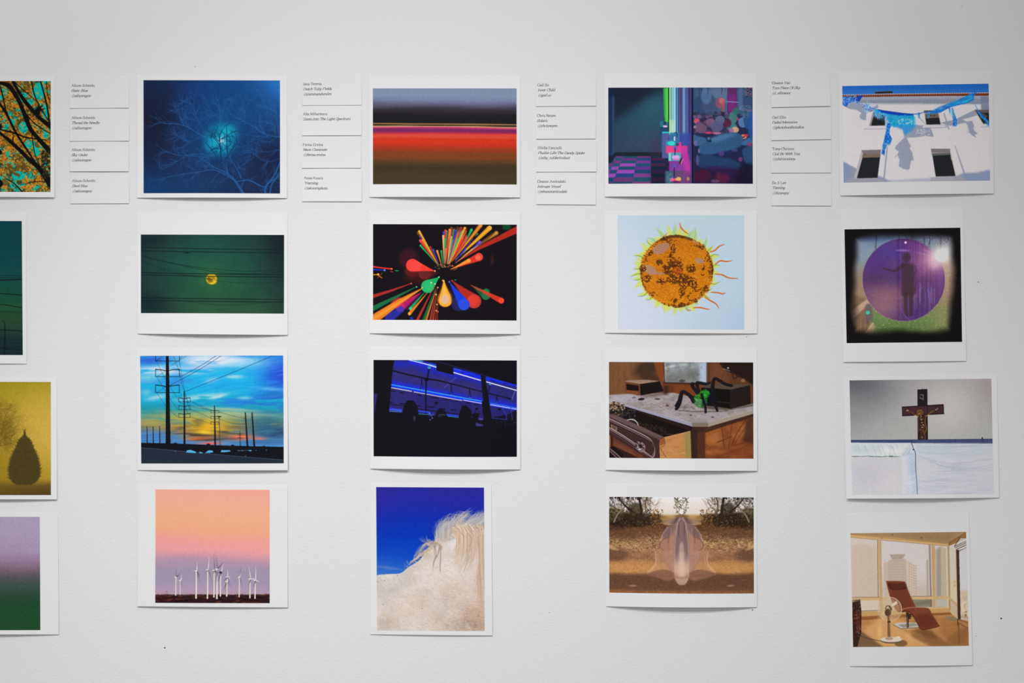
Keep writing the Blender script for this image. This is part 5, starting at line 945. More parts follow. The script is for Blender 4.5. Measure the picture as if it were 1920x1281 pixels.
    c.poly([(376, 408), (410, 408), (520, 432), (640, 442), (740, 450), (744, 500), (738, 550), (640, 556), (520, 560), (505, 520), (480, 470), (400, 440), (372, 470)], (36, 160, 212))
    c.poly([(500, 470), (740, 455), (736, 548), (600, 552), (515, 560), (520, 500)], (30, 164, 206), .9, 4); c.poly([(540, 555), (770, 545), (730, 600), (650, 650), (640, 600)], (40, 146, 224), .8, 9); c.poly([(400, 405), (640, 438), (740, 448), (738, 462), (600, 462), (450, 440)], (22, 60, 176), .95, 2)
    for i in range(330):
        x = r.uniform(490, 745); y = r.uniform(455, 560); L = r.uniform(20, 60); c.line([(x, y), (x - L * .5, y + L * .25)], 3, r.choice([(20, 130, 200), (90, 206, 228), (40, 180, 220), (20, 100, 190)]), .55)
    for i in range(26): x = r.uniform(600, 735); y = r.uniform(490, 540); c.line([(x, y), (x - 8, y + 14)], 5, (190, 220, 236), .8)
    for i in range(160): x = r.uniform(365, 490); y = 410 + (x - 365) * .25 + r.uniform(0, 60); c.line([(x, y), (x + r.uniform(-6, 6), y + r.uniform(10, 36))], [4, 1], r.choice([(120, 210, 240), (60, 160, 230), B1, (170, 220, 240)]), .75)
    for i in range(90): x = r.uniform(515, 745); c.line([(x, 548), (x + r.uniform(-6, 6), 566 + r.uniform(0, 12))], [5, 1], r.choice([B2, (60, 170, 220)]), .8)
    for i in range(40): c.line([(742, r.uniform(455, 550)), (r.uniform(745, 762), r.uniform(470, 570))], 2, (70, 180, 220), .7)
    def rag(pts, w, k):
        c.curve(pts, w, B1)
        for i in range(k):
            j = r.randrange(len(pts) - 1); t = r.random(); x = pts[j][0] + (pts[j + 1][0] - pts[j][0]) * t; y = pts[j][1] + (pts[j + 1][1] - pts[j][1]) * t; q = w[min(j, len(w) - 1)] * .6
            c.line([(x + r.uniform(-q, q), y), (x + r.uniform(-q, q), y + r.uniform(8, 34))], [5, 2], r.choice([B2, (20, 60, 180), (90, 180, 230), (30, 110, 214), B3]), .85)
    rag([(505, 550), (498, 600), (490, 650), (470, 720), (458, 780), (452, 815)], [30, 32, 38, 30, 24, 30], 140); rag([(500, 640), (515, 680), (505, 720)], [24, 34, 26], 60)
    c.poly([(880, 426), (1000, 400), (1100, 345), (1200, 300), (1290, 248), (1308, 262), (1310, 312), (1250, 345), (1120, 375), (1060, 398), (990, 436), (900, 440)], (28, 104, 208)); c.poly([(1040, 372), (1200, 300), (1290, 255), (1305, 300), (1240, 340), (1120, 372)], (30, 150, 210), .8, 5); c.poly([(1150, 350), (1290, 280), (1300, 300), (1240, 335)], (60, 196, 214), .8, 5)
    for i in range(240): t = r.random(); x = 900 + 400 * t; y = 432 - 165 * t ** 1.05 + r.uniform(-16, 30); c.line([(x, y), (x + 36, y - 20)], 3, r.choice([(16, 60, 180), B2, (60, 180, 220), (30, 90, 210)]), .6)
    rag([(1105, 400), (1115, 450), (1128, 500), (1130, 545)], [16, 22, 34, 36], 90); rag([(870, 430), (880, 470)], [14, 8], 30); rag([(790, 440), (792, 465)], [14, 8], 26); rag([(1080, 395), (1085, 420)], [10, 6], 14)
    c.poly([(1080, 400), (1110, 400), (1106, 470), (1098, 480)], (150, 200, 220), .7, 2)
    c.curve([(780, 455), (800, 490), (855, 546)], 4, (110, 140, 130)); c.curve([(1300, 320), (1330, 380), (1380, 460), (1440, 525), (1455, 560)], [4, 6, 14, 16, 12], (60, 150, 214)); rag([(1350, 420), (1385, 465), (1430, 510), (1448, 540)], [14, 22, 20, 24], 50)
    c.grain(.014)

def pic_purple_disc(c):
    r = c.r; c.fill((150, 130, 110))
    c.vgrad([(180, (60, 80, 120)), (300, (120, 134, 156)), (430, (160, 160, 162)), (530, (146, 126, 108)), (700, (156, 130, 108)), (820, (124, 130, 88)), (900, (100, 126, 76)), (1000, (92, 114, 66)), (1090, (50, 60, 34))])
    c.glow(230, 420, 110, 120, (120, 156, 190), .8); c.glow(330, 260, 120, 40, (96, 124, 180), .7); c.glow(520, 240, 60, 30, (140, 160, 200), .6); c.glow(900, 620, 90, 230, (176, 140, 120), .8); c.glow(860, 900, 120, 120, (140, 142, 92), .8); c.glow(880, 480, 90, 140, (196, 170, 150), .7); c.glow(300, 560, 180, 160, (150, 126, 96), .6)
    for x in (320, 605, 500, 700, 740, 830): c.curve([(x, 190), (x + 6, 260), (x, 340)], 12, (60, 60, 80), .5, 5)
    for i in range(30): c.twig(r.uniform(560, 900), r.uniform(230, 320), r.uniform(-160, -20), 50, 5, 2, (80, 60, 60), .5)
    for i in range(700): x = r.uniform(700, 960); y = r.uniform(240, 700); c.ell(x, y, 3, 3, r.choice([(210, 180, 150), (140, 100, 80), (190, 140, 120), (240, 220, 210)]), .35)
    for i in range(1400): x = r.uniform(290, 960); y = r.uniform(720, 1040); c.ell(x, y, r.uniform(2, 5), r.uniform(2, 4), r.choice([(130, 160, 84), (80, 116, 60), (180, 180, 110), (100, 140, 70), (214, 204, 140)]), .4)
    c.poly([(130, 700), (260, 740), (300, 1010), (140, 1040)], (130, 100, 80), .9, 8)
    c.poly([(120, 840), (250, 740), (272, 768), (140, 900)], (196, 160, 136), .9, 4); c.poly([(240, 780), (290, 780), (300, 920), (240, 930)], (100, 92, 96), .8, 6)
    for i in range(16): x = 150 + i * 9; c.line([(x, 900), (x - 4, 1030)], 4, r.choice([(160, 130, 96), (96, 76, 56)]), .6)
    c.poly([(220, 1040), (290, 920), (320, 950), (280, 1045)], (176, 150, 120), .7, 5); c.line([(215, 1040), (300, 930)], 8, (210, 190, 140), .6, 3)
    cx, cy, R = 541, 589, 324
    b = c.box(cx - R - 5, cy - R - 5, cx + R + 5, cy + R + 5)
    save = c.a.copy()
    c.ell(cx, cy, R, R + 2, (82, 50, 102))
    c.glow(420, 360, 150, 90, (58, 48, 140), .8); c.glow(640, 340, 120, 100, (110, 56, 140), .7); c.glow(720, 470, 150, 120, (160, 90, 140), .7); c.glow(330, 480, 110, 100, (66, 40, 120), .8); c.glow(330, 590, 140, 60, (58, 34, 84), .8)
    c.glow(420, 700, 190, 90, (136, 88, 104), .8); c.glow(400, 800, 170, 90, (150, 104, 110), .75); c.glow(640, 850, 150, 100, (76, 48, 116), .8); c.glow(780, 700, 100, 150, (100, 62, 116), .7); c.glow(830, 560, 50, 120, (130, 76, 150), .6); c.glow(470, 560, 60, 60, (70, 46, 110), .6)
    c.glow(800, 420, 110, 90, (226, 170, 190), .85); c.line([(380, 500), (470, 520), (530, 470)], 18, (60, 36, 70), .5, 8)
    for i in range(92):
        x = 222 + i * 7; h = math.sqrt(max(0, R * R - (x - cx) ** 2))
        a = .28 if x < 480 else .16
        c.line([(x, cy - h), (x, cy + h)], 3, (196, 160, 170) if x < 480 or r.random() < .62 else (60, 40, 90), a)
    for i in range(30): x = r.uniform(610, 800); y = r.uniform(600, 700); c.line([(x, y), (x, y + r.uniform(60, 180))], 2.4, r.choice([(150, 140, 220), (190, 150, 190), (110, 90, 200)]), .5)
    for i in range(20): a = r.uniform(110, 250); c.line([(800, 410), (800 + 180 * math.cos(math.radians(a)), 410 - 180 * math.sin(math.radians(a)))], [6, 1], (230, 180, 190), .2)
    c.curve([(240, 690), (400, 735), (560, 720), (700, 640)], 4, (170, 120, 130), .4, 2); c.curve([(500, 720), (530, 840), (590, 910)], 5, (130, 90, 150), .6, 2)
    F = (66, 50, 56)
    c.ell(565, 410, 32, 38, F, .78, 8); c.spoly([(530, 470), (560, 452), (600, 460), (622, 490), (625, 600), (634, 680), (600, 714), (540, 716), (524, 690), (530, 580)], F, .78, 8)
    c.curve([(545, 470), (500, 505), (455, 520), (385, 498)], [30, 22, 14, 9], F, .6, 6); c.curve([(615, 470), (640, 510), (610, 560)], [20, 16, 12], (80, 50, 84), .5, 4)
    c.curve([(556, 700), (555, 790), (562, 860)], [36, 28, 22], F, .8, 4); c.curve([(598, 700), (598, 790), (596, 866)], [36, 28, 24], F, .8, 4)
    d = np.sqrt((c.X - cx) ** 2 + ((c.Y - cy) * .995) ** 2); ins = np.clip((R - d) * c.ps + .5, 0, 1)[..., None]
    c.a = c.a * ins + save * (1 - ins)
    for i in range(110): a = r.uniform(150, 300); a = math.radians(i / 110 * 150 + 180 - 5); c.ell(cx + R * math.cos(a), cy - R * math.sin(a), 2.6, 2.6, (220, 190, 180), .45)
    c.ell(557, 294, 10, 9, (240, 214, 236)); c.ell(535, 356, 50, 8, (170, 130, 200), .6, 5)
    c.glow(842, 395, 70, 60, (250, 246, 240), 1); c.glow(880, 370, 90, 50, (220, 226, 230), .8); c.ell(838, 398, 48, 46, (252, 250, 248), 1, 6); c.glow(790, 460, 40, 50, (240, 200, 210), .5)
    c.ell(259, 846, 16, 14, (60, 200, 170), .95, 2)
    edge = np.minimum(np.minimum(c.X - 70 - 34 - (c.Y - 180) * .017, 950 - c.X + 10), np.minimum(c.Y - 205, 1062 - c.Y - 20)) + (c.noise(220, 220, 2) - .5) * 60
    corner = 60 * ((np.abs(c.X - 535) / 430) ** 4 * (np.abs(c.Y - 630) / 440) ** 4)
    k = smooth((edge - corner * 1.5 - 12) / 84 + .10)
    c.put(1 - k, (20, 18, 20))
    c.grain(.022)

def pic_crucifix(c):
    r = c.r
    c.vgrad([(80, (160, 158, 158)), (660, (168, 170, 168)), (700, (200, 204, 210)), (1200, (196, 194, 204))])
    up = (c.Y < 680).astype(np.float32)
    m = np.exp(-(((c.X - 140) / 420) ** 2 + ((c.Y - 120) / 260) ** 2)).astype(np.float32) * up; c.put(m * .95, (84, 84, 92)); m = np.exp(-(((c.X - 140) / 240) ** 2 + ((c.Y - 400) / 260) ** 2)).astype(np.float32) * up; c.put(m * .6, (134, 138, 136))
    m = np.exp(-(((c.X - 1100) / 330) ** 2 + ((c.Y - 350) / 280) ** 2)).astype(np.float32) * up; c.put(m * .9, (192, 188, 186)); m = np.exp(-(((c.X - 1500) / 160) ** 2 + ((c.Y - 120) / 260) ** 2)).astype(np.float32) * up; c.put(m * .6, (156, 144, 142))
    c.poly([(620, 345), (790, 335), (1060, 440), (900, 445)], (150, 148, 148), .0)
    K = (38, 26, 34)
    c.poly([(792, 182), (888, 176), (890, 665), (792, 668)], K); c.poly([(642, 346), (1045, 322), (1048, 418), (645, 438)], K); c.poly([(650, 356), (1036, 334), (1038, 408), (653, 428)], (66, 42, 48)); c.poly([(800, 190), (880, 184), (880, 330), (800, 334)], (34, 28, 36)); c.poly([(802, 440), (878, 432), (880, 665), (800, 667)], (46, 28, 32))
    c.line([(838, 178), (837, 166)], 4, (90, 80, 80)); c.line([(886, 178), (889, 660)], 4, (22, 18, 24)); c.line([(645, 436), (792, 430)], 5, (24, 18, 22)); c.line([(890, 424), (1048, 416)], 5, (24, 18, 22))
    G = [(170, 120, 60), (214, 164, 100), (110, 70, 40), (60, 40, 30), (140, 96, 50)]
    for pts in [[(812, 234), (855, 232)], [(820, 250), (826, 270), (846, 262)], [(812, 262), (850, 280)], [(830, 228), (850, 250)], [(846, 240), (850, 282)]]: c.curve(pts, 4, (150, 130, 130), .9)
    F = (84, 56, 34)
    c.curve([(690, 382), (740, 405), (770, 425), (812, 440)], [9, 11, 14, 20], F); c.curve([(985, 365), (940, 395), (900, 420), (850, 440)], [9, 11, 14, 20], F); c.spoly([(806, 436), (846, 430), (872, 448), (868, 490), (876, 560), (866, 595), (838, 604), (808, 596), (800, 520), (806, 480)], (48, 34, 30))
    c.ell(817, 404, 32, 28, (90, 62, 40)); c.ell(840, 560, 26, 42, (70, 46, 34)); c.curve([(832, 600), (828, 640), (830, 662)], [30, 34, 36], (60, 42, 36)); c.curve([(855, 600), (864, 640), (858, 662)], [14, 8, 8], (96, 70, 50))
    for i in range(120):
        t = r.random()
        if t < .35: x, y = 817 + r.uniform(-26, 26), 400 + r.uniform(-24, 26)
        elif t < .6: x, y = 840 + r.uniform(-24, 24), 560 + r.uniform(-40, 40)
        elif t < .75: x, y = 838 + r.uniform(-28, 28), 470 + r.uniform(-30, 40)
        elif t < .87: s = r.random(); x, y = 690 + 110 * s, 380 + 55 * s + r.uniform(-4, 4)
        else: s = r.random(); x, y = 985 - 120 * s, 366 + 66 * s + r.uniform(-4, 4)
        c.line([(x, y), (x + r.uniform(-9, 9), y + r.uniform(-9, 9))], 3.4, r.choice(G), .8)
    for x, y in [(828, 470), (832, 500), (700, 380), (985, 366), (970, 376), (690, 384), (846, 520), (838, 545), (826, 440)]: c.ell(x, y, 4.5, 4.5, (226, 206, 190), .9)
    c.curve([(868, 450), (864, 500), (878, 555), (862, 600)], 4, (190, 140, 80), .9); c.curve([(806, 450), (800, 520), (804, 590)], 3, (150, 110, 70), .8); c.ell(835, 640, 8, 9, (140, 110, 100), .8)
    c.line([(762, 430), (800, 442)], 5, (226, 190, 140), .8); c.line([(870, 440), (905, 422)], 5, (210, 160, 100), .8)
    # rail and cloth
    c.poly([(150, 668), (740, 664), (1515, 656), (1516, 702), (740, 695), (152, 692)], (58, 66, 104)); c.poly([(740, 664), (1515, 656), (1516, 702), (744, 696)], (64, 72, 112), .9)
    for i in range(260): x = r.uniform(152, 1514); y = r.uniform(664, 698); c.line([(x, y), (x + r.uniform(-12, 12), y + r.uniform(-6, 6))], 2.4, r.choice([(100, 108, 156), (46, 52, 104), (84, 92, 144)]), .5)
    c.line([(150, 668), (1515, 657)], 4, (40, 44, 80), .8); c.line([(738, 664), (742, 692)], 3, (40, 40, 80))
    c.ell(1415, 648, 8, 8, (24, 22, 26)); c.line([(1415, 650), (1422, 688)], 4, (34, 32, 60)); 
    n = c.noise(260, 26, 3); lo = (c.Y > 696 - (c.X - 150) * -.003).astype(np.float32)
    c.poly([(152, 694), (735, 694), (780, 1200), (150, 1200)], (203, 205, 209)); c.poly([(745, 697), (1516, 704), (1530, 1200), (780, 1200)], (200, 201, 208)); c.put(((n - .5) * 1.2).clip(0, .4) * (c.X > 780) * (c.Y > 720), (172, 176, 196))
    c.poly([(780, 704), (1516, 706), (1518, 800), (900, 830), (785, 820)], (190, 200, 206), .8, 14); c.poly([(150, 830), (620, 830), (630, 1190), (160, 1195)], (198, 197, 201), .9, 6); c.glow(300, 1000, 200, 140, (188, 184, 196), .6); c.glow(560, 1100, 120, 120, (212, 206, 208), .6)
    c.poly([(150, 694), (720, 694), (640, 822), (152, 826)], (206, 210, 212)); c.poly([(152, 700), (500, 700), (400, 780), (152, 790)], (190, 202, 206), .6, 14); c.glow(560, 770, 110, 30, (226, 224, 222), .8)
    for i in range(46):
        x = 160 + i * 9 + r.uniform(-6, 6) if i < 34 else r.uniform(470, 600); c.curve([(x, 700 + r.uniform(0, 20)), (x + 16, 740), (x + r.uniform(26, 60), 812)], [2, 5, 1], r.choice([(160, 174, 182), (176, 186, 192), (222, 224, 224)]), .5, 1.5)
    c.curve([(640, 822), (680, 780), (725, 700)], 4, (130, 140, 146), .7); c.curve([(650, 822), (700, 770), (730, 720)], 5, (170, 178, 186), .6, 2); c.poly([(640, 824), (728, 700), (768, 790), (775, 1185), (634, 1188)], (200, 206, 216), .95)
    c.poly([(700, 780), (765, 790), (772, 1185), (740, 1186)], (178, 192, 208), .7, 10); c.poly([(645, 830), (690, 830), (690, 1180), (640, 1186)], (212, 208, 214), .7, 8); c.line([(628, 826), (634, 1188)], 3, (180, 180, 184), .6)
    for i in range(60): y = 830 + i * 6 + r.uniform(-4, 4); c.curve([(765, y), (720, y + 16 + r.uniform(0, 16)), (655 + r.uniform(0, 40), y + r.uniform(-4, 20))], [3, 3, 1], r.choice([(166, 180, 196), (224, 224, 230), (180, 190, 202)]), .55, 1)
    for i in range(16): x = r.uniform(670, 740); c.curve([(x, 740), (x - 20, 790), (x - 50, 824)], [2, 4, 1], (168, 178, 186), .5, 1)
    c.line([(155, 822), (250, 824), (330, 820), (430, 828), (500, 822), (560, 826), (618, 824)], 5, (84, 104, 96), .8)
    for i in range(18): x = r.uniform(160, 615); c.ell(x, 824, r.uniform(6, 16), 4, (96, 116, 108), .8)
    c.ell(535, 822, 24, 7, (90, 116, 106)); c.line([(524, 780), (522, 818)], 3, (120, 130, 130), .7)
    c.curve([(732, 696), (752, 750), (770, 800), (770, 930), (778, 1060), (782, 1190)], [9, 7, 8, 8, 6, 7], (84, 104, 128)); c.ell(750, 758, 9, 6, (30, 40, 60)); c.curve([(752, 700), (782, 790), (782, 900)], 5, (210, 216, 226), .8, 1)
    for i in range(130):
        y = r.uniform(710, 1185); x0 = r.uniform(800, 1200); L = r.uniform(120, 320); d = r.uniform(-.08, .12) if y > 860 else r.uniform(-.14, .02)
        c.curve([(x0, y), (x0 + L * .5, y + L * d * .5 + 6), (x0 + L, y + L * d)], [1, 4, 1], r.choice([(166, 172, 190), (184, 190, 204), (216, 216, 226), (158, 168, 184)]), .42, 1.5)
    for pts in [[(800, 780), (1000, 800), (1200, 790), (1515, 740)], [(790, 720), (1000, 735), (1515, 720)], [(850, 840), (1050, 920), (1300, 940), (1515, 900)], [(800, 820), (1100, 890), (1515, 850)], [(900, 870), (1200, 960), (1510, 930)]]: c.curve(pts, [2, 6, 4, 2] if len(pts) == 4 else 4, (160, 168, 184), .6, 3)
    c.grain(.018)

def pic_lounge_chair(c):
    r = c.r; c.fill((206, 196, 190))
    c.vgrad([(190, (206, 198, 196)), (500, (208, 200, 198)), (700, (200, 186, 172)), (1080, (180, 130, 80))])
    c.poly([(80, 240), (290, 250), (300, 800), (80, 800)], (206, 194, 184))
    n = c.noise(40, 120, 2)
    c.poly([(85, 300), (180, 280), (280, 330), (300, 800), (85, 800)], (204, 184, 164), .8, 6)
    for y in range(310, 790, 12): c.line([(88, y), (280, y + 14 - (y - 300) * .02)], 3, (214, 190, 170), .35)
    for x in range(95, 280, 13): c.line([(x, 300), (x + 3, 790)], 3, (180, 150, 126), .3)
    # towers
    c.poly([(330, 425), (375, 420), (380, 600), (400, 690), (330, 690)], (198, 178, 160)); c.poly([(372, 364), (496, 360), (494, 372), (470, 400), (400, 404)], (178, 164, 152)); c.poly([(366, 406), (500, 400), (512, 430), (512, 690), (380, 690), (366, 500)], (186, 168, 152)); c.poly([(500, 400), (570, 450), (578, 620), (606, 640), (606, 690), (512, 690)], (208, 190, 172))
    for y in range(372, 400, 8): c.line([(385, y), (488, y)], 3, (150, 134, 122), .6)
    for y in range(430, 690, 20): c.line([(368, y), (508, y)], 4, (200, 184, 168), .7)
    for x in range(380, 510, 22): c.line([(x, 410), (x, 690)], 4, (196, 178, 160), .6)
    for y in range(430, 690, 19):
        for x in range(520, 572, 17): c.rect(x, y + (x - 512) * .3, x + 11, y + 11 + (x - 512) * .3, (176, 160, 148), .8)
    for y in range(610, 690, 16):
        for x in range(580, 604, 11): c.rect(x, y, x + 7, y + 9, (180, 166, 154), .7)
    c.poly([(606, 600), (660, 600), (665, 690), (606, 690)], (196, 182, 172), .7, 4); c.poly([(655, 410), (672, 400), (675, 690), (660, 690)], (170, 156, 146), .8); c.rect(715, 420, 722, 760, (206, 196, 186), .8)
    c.poly([(722, 330), (760, 300), (808, 320), (812, 770), (726, 770)], (196, 176, 152)); c.poly([(736, 330), (764, 310), (770, 770), (734, 770)], (150, 148, 136), .8, 3)
    for y in range(320, 770, 15):
        for x in (728, 744, 760, 776, 792): c.rect(x, y, x + 9, y + 8, (136, 142, 134) if 735 < x < 770 else (178, 158, 134), .55)
    c.poly([(828, 300), (890, 340), (900, 780), (830, 680)], (204, 196, 184)); c.poly([(832, 560), (895, 560), (895, 740), (836, 700)], (214, 196, 150), .7, 12); c.rect(905, 330, 978, 860, (206, 204, 206)); c.poly([(912, 640), (975, 640), (978, 860), (920, 850)], (206, 180, 140), .8, 8); c.rect(925, 720, 972, 800, (226, 214, 190), .6, 6)
    for i in range(40): x = r.uniform(940, 975); y = r.uniform(680, 860); c.ell(x, y, 6, 5, r.choice([(60, 52, 40), (130, 110, 80), (230, 220, 200)]) if y > 800 else (190, 170, 150), .7)
    # ceiling
    c.poly([(76, 200), (962, 190), (962, 212), (830, 280), (700, 275), (76, 212)], (164, 132, 94)); c.poly([(300, 205), (900, 196), (820, 272), (640, 250)], (146, 118, 84), .8, 20); c.poly([(76, 210), (400, 236), (825, 282), (825, 302), (420, 262), (76, 234)], (206, 164, 112)); c.line([(76, 212), (825, 284)], 4, (120, 90, 60), .6); c.line([(76, 234), (825, 302)], 3, (130, 100, 70), .8)
    c.poly([(300, 216), (330, 220), (330, 246), (302, 244)], (170, 134, 92)); c.poly([(818, 276), (880, 240), (962, 196), (962, 240), (880, 280), (830, 300)], (150, 108, 66)); c.line([(826, 284), (950, 200)], 4, (110, 76, 46)); c.ell(397, 215, 5, 4, (90, 66, 44)); c.ell(619, 238, 6, 4, (90, 66, 44))
    # mullions
    Wd = (192, 158, 114); Wl = (218, 186, 140)
    c.poly([(288, 246), (312, 246), (322, 690), (296, 690)], Wd); c.line([(286, 250), (290, 690)], 5, (110, 92, 74)); c.line([(292, 250), (298, 690)], 3, (230, 206, 170)); c.poly([(694, 292), (722, 296), (724, 770), (706, 770)], Wd); c.line([(678, 290), (688, 690)], 6, (130, 116, 100)); c.line([(670, 290), (680, 690)], 3, (214, 200, 184)); c.line([(686, 290), (694, 690)], 3, (90, 80, 70))
    c.line([(820, 284), (832, 790)], 12, (190, 152, 104)); c.line([(812, 300), (822, 780)], 3, (230, 214, 186)); c.line([(828, 290), (838, 790)], 3, (130, 100, 70))
    c.poly([(90, 692), (360, 690), (360, 714), (92, 716)], (206, 170, 122)); c.poly([(530, 684), (830, 682), (832, 702), (540, 708)], (206, 170, 122)); c.line([(92, 692), (300, 690)], 3, (110, 94, 80)); c.line([(540, 684), (700, 682)], 3, (110, 94, 80)); c.poly([(832, 690), (895, 740), (895, 766), (832, 712)], (196, 162, 120))
    c.poly([(150, 716), (296, 714), (298, 790), (155, 796)], (212, 194, 172)); c.line([(155, 796), (298, 790)], 4, (110, 100, 86)); c.poly([(298, 690), (322, 690), (324, 800), (300, 800)], Wd)
    c.poly([(545, 708), (700, 706), (700, 764), (570, 768)], (140, 134, 112)); c.poly([(560, 730), (690, 710), (695, 740), (580, 755)], (112, 112, 90), .7, 5); c.poly([(686, 706), (700, 706), (700, 762), (680, 762)], (130, 110, 84)); c.poly([(728, 706), (808, 702), (810, 764), (730, 766)], (190, 180, 162))
    c.poly([(155, 800), (300, 796), (560, 775), (835, 766), (838, 812), (560, 818), (300, 830), (160, 840)], (196, 152, 100)); c.line([(300, 800), (560, 780), (835, 770)], 4, (230, 196, 150), .8); c.poly([(160, 836), (400, 822), (838, 806), (900, 850), (978, 880), (980, 1070), (98, 1075), (100, 900)], (182, 130, 82))
    c.poly([(160, 838), (840, 806), (850, 822), (160, 866)], (130, 78, 40), .8, 3)
    nf = c.noise(120, 14, 3); fl = (c.Y > 830).astype(np.float32); c.put(((nf - .5) * 1.0).clip(0, .3) * fl, (150, 104, 64)); c.put(((.48 - nf) * 1.2).clip(0, .4) * fl, (206, 156, 100))
    c.poly([(170, 950), (300, 840), (560, 900), (700, 1070), (330, 1070)], (212, 162, 106), .8, 12); c.poly([(480, 940), (620, 930), (700, 950), (860, 1070), (700, 1070), (560, 1000)], (128, 88, 54), .75, 8); c.poly([(560, 935), (700, 945), (740, 1010), (640, 990)], (110, 70, 40), .6, 8)
    c.poly([(102, 960), (160, 950), (330, 1070), (100, 1075)], (108, 82, 58), .85, 6); c.poly([(760, 850), (980, 880), (980, 1000), (880, 1070), (760, 960)], (160, 108, 60), .7, 14); c.poly([(800, 1000), (980, 900), (980, 1070), (830, 1070)], (130, 88, 52), .6, 14); c.line([(900, 870), (905, 1040)], 14, (110, 74, 44), .6, 6); c.glow(300, 950, 18, 60, (236, 190, 130), .6); c.glow(520, 970, 26, 50, (230, 176, 110), .5); c.glow(430, 880, 60, 20, (214, 160, 96), .5)
    c.ell(460, 1040, 50, 26, (110, 78, 52), .8, 4); c.poly([(795, 842), (850, 834), (892, 852), (880, 872), (840, 870)], (140, 120, 90)); c.poly([(840, 770), (896, 830), (898, 860), (842, 810)], (200, 180, 140), .9)
    # right door and canopy
    c.poly([(884, 330), (906, 326), (918, 860), (896, 860)], (70, 46, 36)); c.line([(884, 330), (896, 850)], 4, (120, 90, 66)); c.poly([(896, 862), (978, 880), (978, 935), (890, 880)], (170, 120, 76)); c.line([(896, 862), (978, 884)], 4, (90, 60, 44)); c.line([(895, 880), (978, 930)], 4, (90, 60, 44)); c.line([(893, 860), (896, 905)], 7, (90, 62, 42))
    for a, b2 in [((870, 304), (962, 262)), ((884, 326), (962, 292)), ((876, 314), (962, 276)), ((910, 240), (870, 304)), ((905, 340), (962, 312))]: c.line([a, b2], 5, (84, 62, 50))
    c.poly([(880, 296), (920, 240), (962, 240), (962, 262)], (206, 200, 196), .7); c.line([(905, 236), (960, 240)], 4, (110, 80, 60)); c.rect(866, 566, 880, 606, (176, 146, 104)); c.rect(869, 571, 877, 601, (214, 200, 180)); c.line([(900, 330), (962, 316)], 3, (200, 190, 170))
    # chair
    Br, Bd, Bl = (118, 62, 42), (88, 44, 32), (152, 92, 66)
    c.poly([(400, 898), (450, 882), (600, 884), (640, 916), (460, 930)], (196, 188, 178)); c.line([(402, 898), (462, 930), (640, 916)], 4, (90, 76, 60)); c.poly([(440, 900), (560, 886), (590, 905), (480, 922)], (136, 130, 110), .8, 3)
    c.poly([(500, 800), (524, 806), (520, 922), (506, 922)], (70, 46, 36)); c.line([(509, 820), (510, 915)], 3, (170, 130, 100)); c.poly([(498, 812), (540, 815), (536, 856), (516, 856)], (60, 44, 40))
    c.spoly([(350, 570), (362, 565), (425, 567), (488, 570), (502, 590), (530, 670), (576, 768), (540, 776), (480, 790), (465, 800), (440, 800), (412, 770), (380, 690), (358, 610)], Br, 1, 0, 5)
    c.spoly([(366, 582), (430, 586), (492, 578), (508, 618), (480, 634), (420, 640), (378, 626)], Bd); c.curve([(368, 584), (384, 622), (420, 632), (478, 626), (506, 612)], 4, (60, 26, 22)); c.curve([(352, 570), (420, 567), (488, 571)], 4, Bl, .9); c.curve([(490, 574), (520, 650), (574, 766)], 4, Bl, .8); c.spoly([(400, 650), (500, 640), (540, 740), (460, 770)], (104, 54, 38), .6, 12)
    c.spoly([(468, 800), (480, 782), (560, 770), (650, 770), (680, 784), (705, 830), (748, 895), (750, 910), (730, 918), (625, 937), (606, 926), (580, 880), (545, 820), (515, 800)], Br); c.spoly([(520, 790), (640, 776), (670, 800), (560, 820)], (126, 66, 48), .8, 6); c.spoly([(570, 840), (680, 820), (735, 895), (625, 925)], (94, 46, 34), .6, 12)
    c.curve([(470, 798), (485, 778), (560, 768), (650, 770)], [6, 7, 6, 4], (176, 116, 86), .9); c.curve([(606, 926), (560, 840), (520, 800), (470, 802)], [5, 5, 6, 5], (60, 28, 24), .9); c.curve([(608, 930), (640, 938), (745, 914), (752, 904)], 4, (60, 30, 26)); c.line([(440, 800), (500, 796)], 7, (70, 40, 32))
    # radio cabinet
    c.poly([(92, 712), (152, 704), (162, 800), (160, 960), (130, 1070), (98, 1072)], (54, 36, 32)); c.poly([(92, 712), (152, 704), (152, 716), (94, 730)], (150, 124, 96)); c.poly([(118, 790), (150, 790), (152, 960), (124, 960)], (96, 48, 34), .8, 3)
    for i in range(46): x = r.uniform(96, 158); y = r.uniform(720, 990); c.ell(x, y, r.uniform(3, 8), r.uniform(3, 7), r.choice([(26, 20, 22), (120, 90, 66), (90, 60, 44), (150, 60, 40)]), .75)
    c.line([(110, 720), (150, 712)], 4, (40, 30, 30)); c.line([(105, 700), (150, 696)], 3, (180, 160, 130))
    # fan
    c.ell(377, 781, 92, 92, (210, 180, 140), .35); c.ell(377, 781, 72, 72, (190, 160, 120), .25)
    for i in range(30): a = i * 12; c.line([(365, 790), (377 + 90 * math.cos(math.radians(a)), 781 + 90 * math.sin(math.radians(a)))], 1.6, (230, 206, 170), .45)
    t = [(377 + 90 * math.cos(q * math.pi / 18), 781 + 90 * math.sin(q * math.pi / 18)) for q in range(37)]; c.line(t, 5, (226, 202, 166)); c.line([(377 + (x - 377) * .98, 781 + (y - 781) * .98) for x, y in t], 2, (130, 100, 70), .7)
    c.poly([(392, 742), (430, 716), (436, 740), (400, 760)], (236, 222, 196), .7, 2); c.line([(400, 755), (430, 725)], 4, (246, 236, 214), .8); c.ell(330, 830, 20, 30, (226, 200, 160), .4, 4); c.line([(372, 762), (388, 786)], 6, (60, 44, 36))
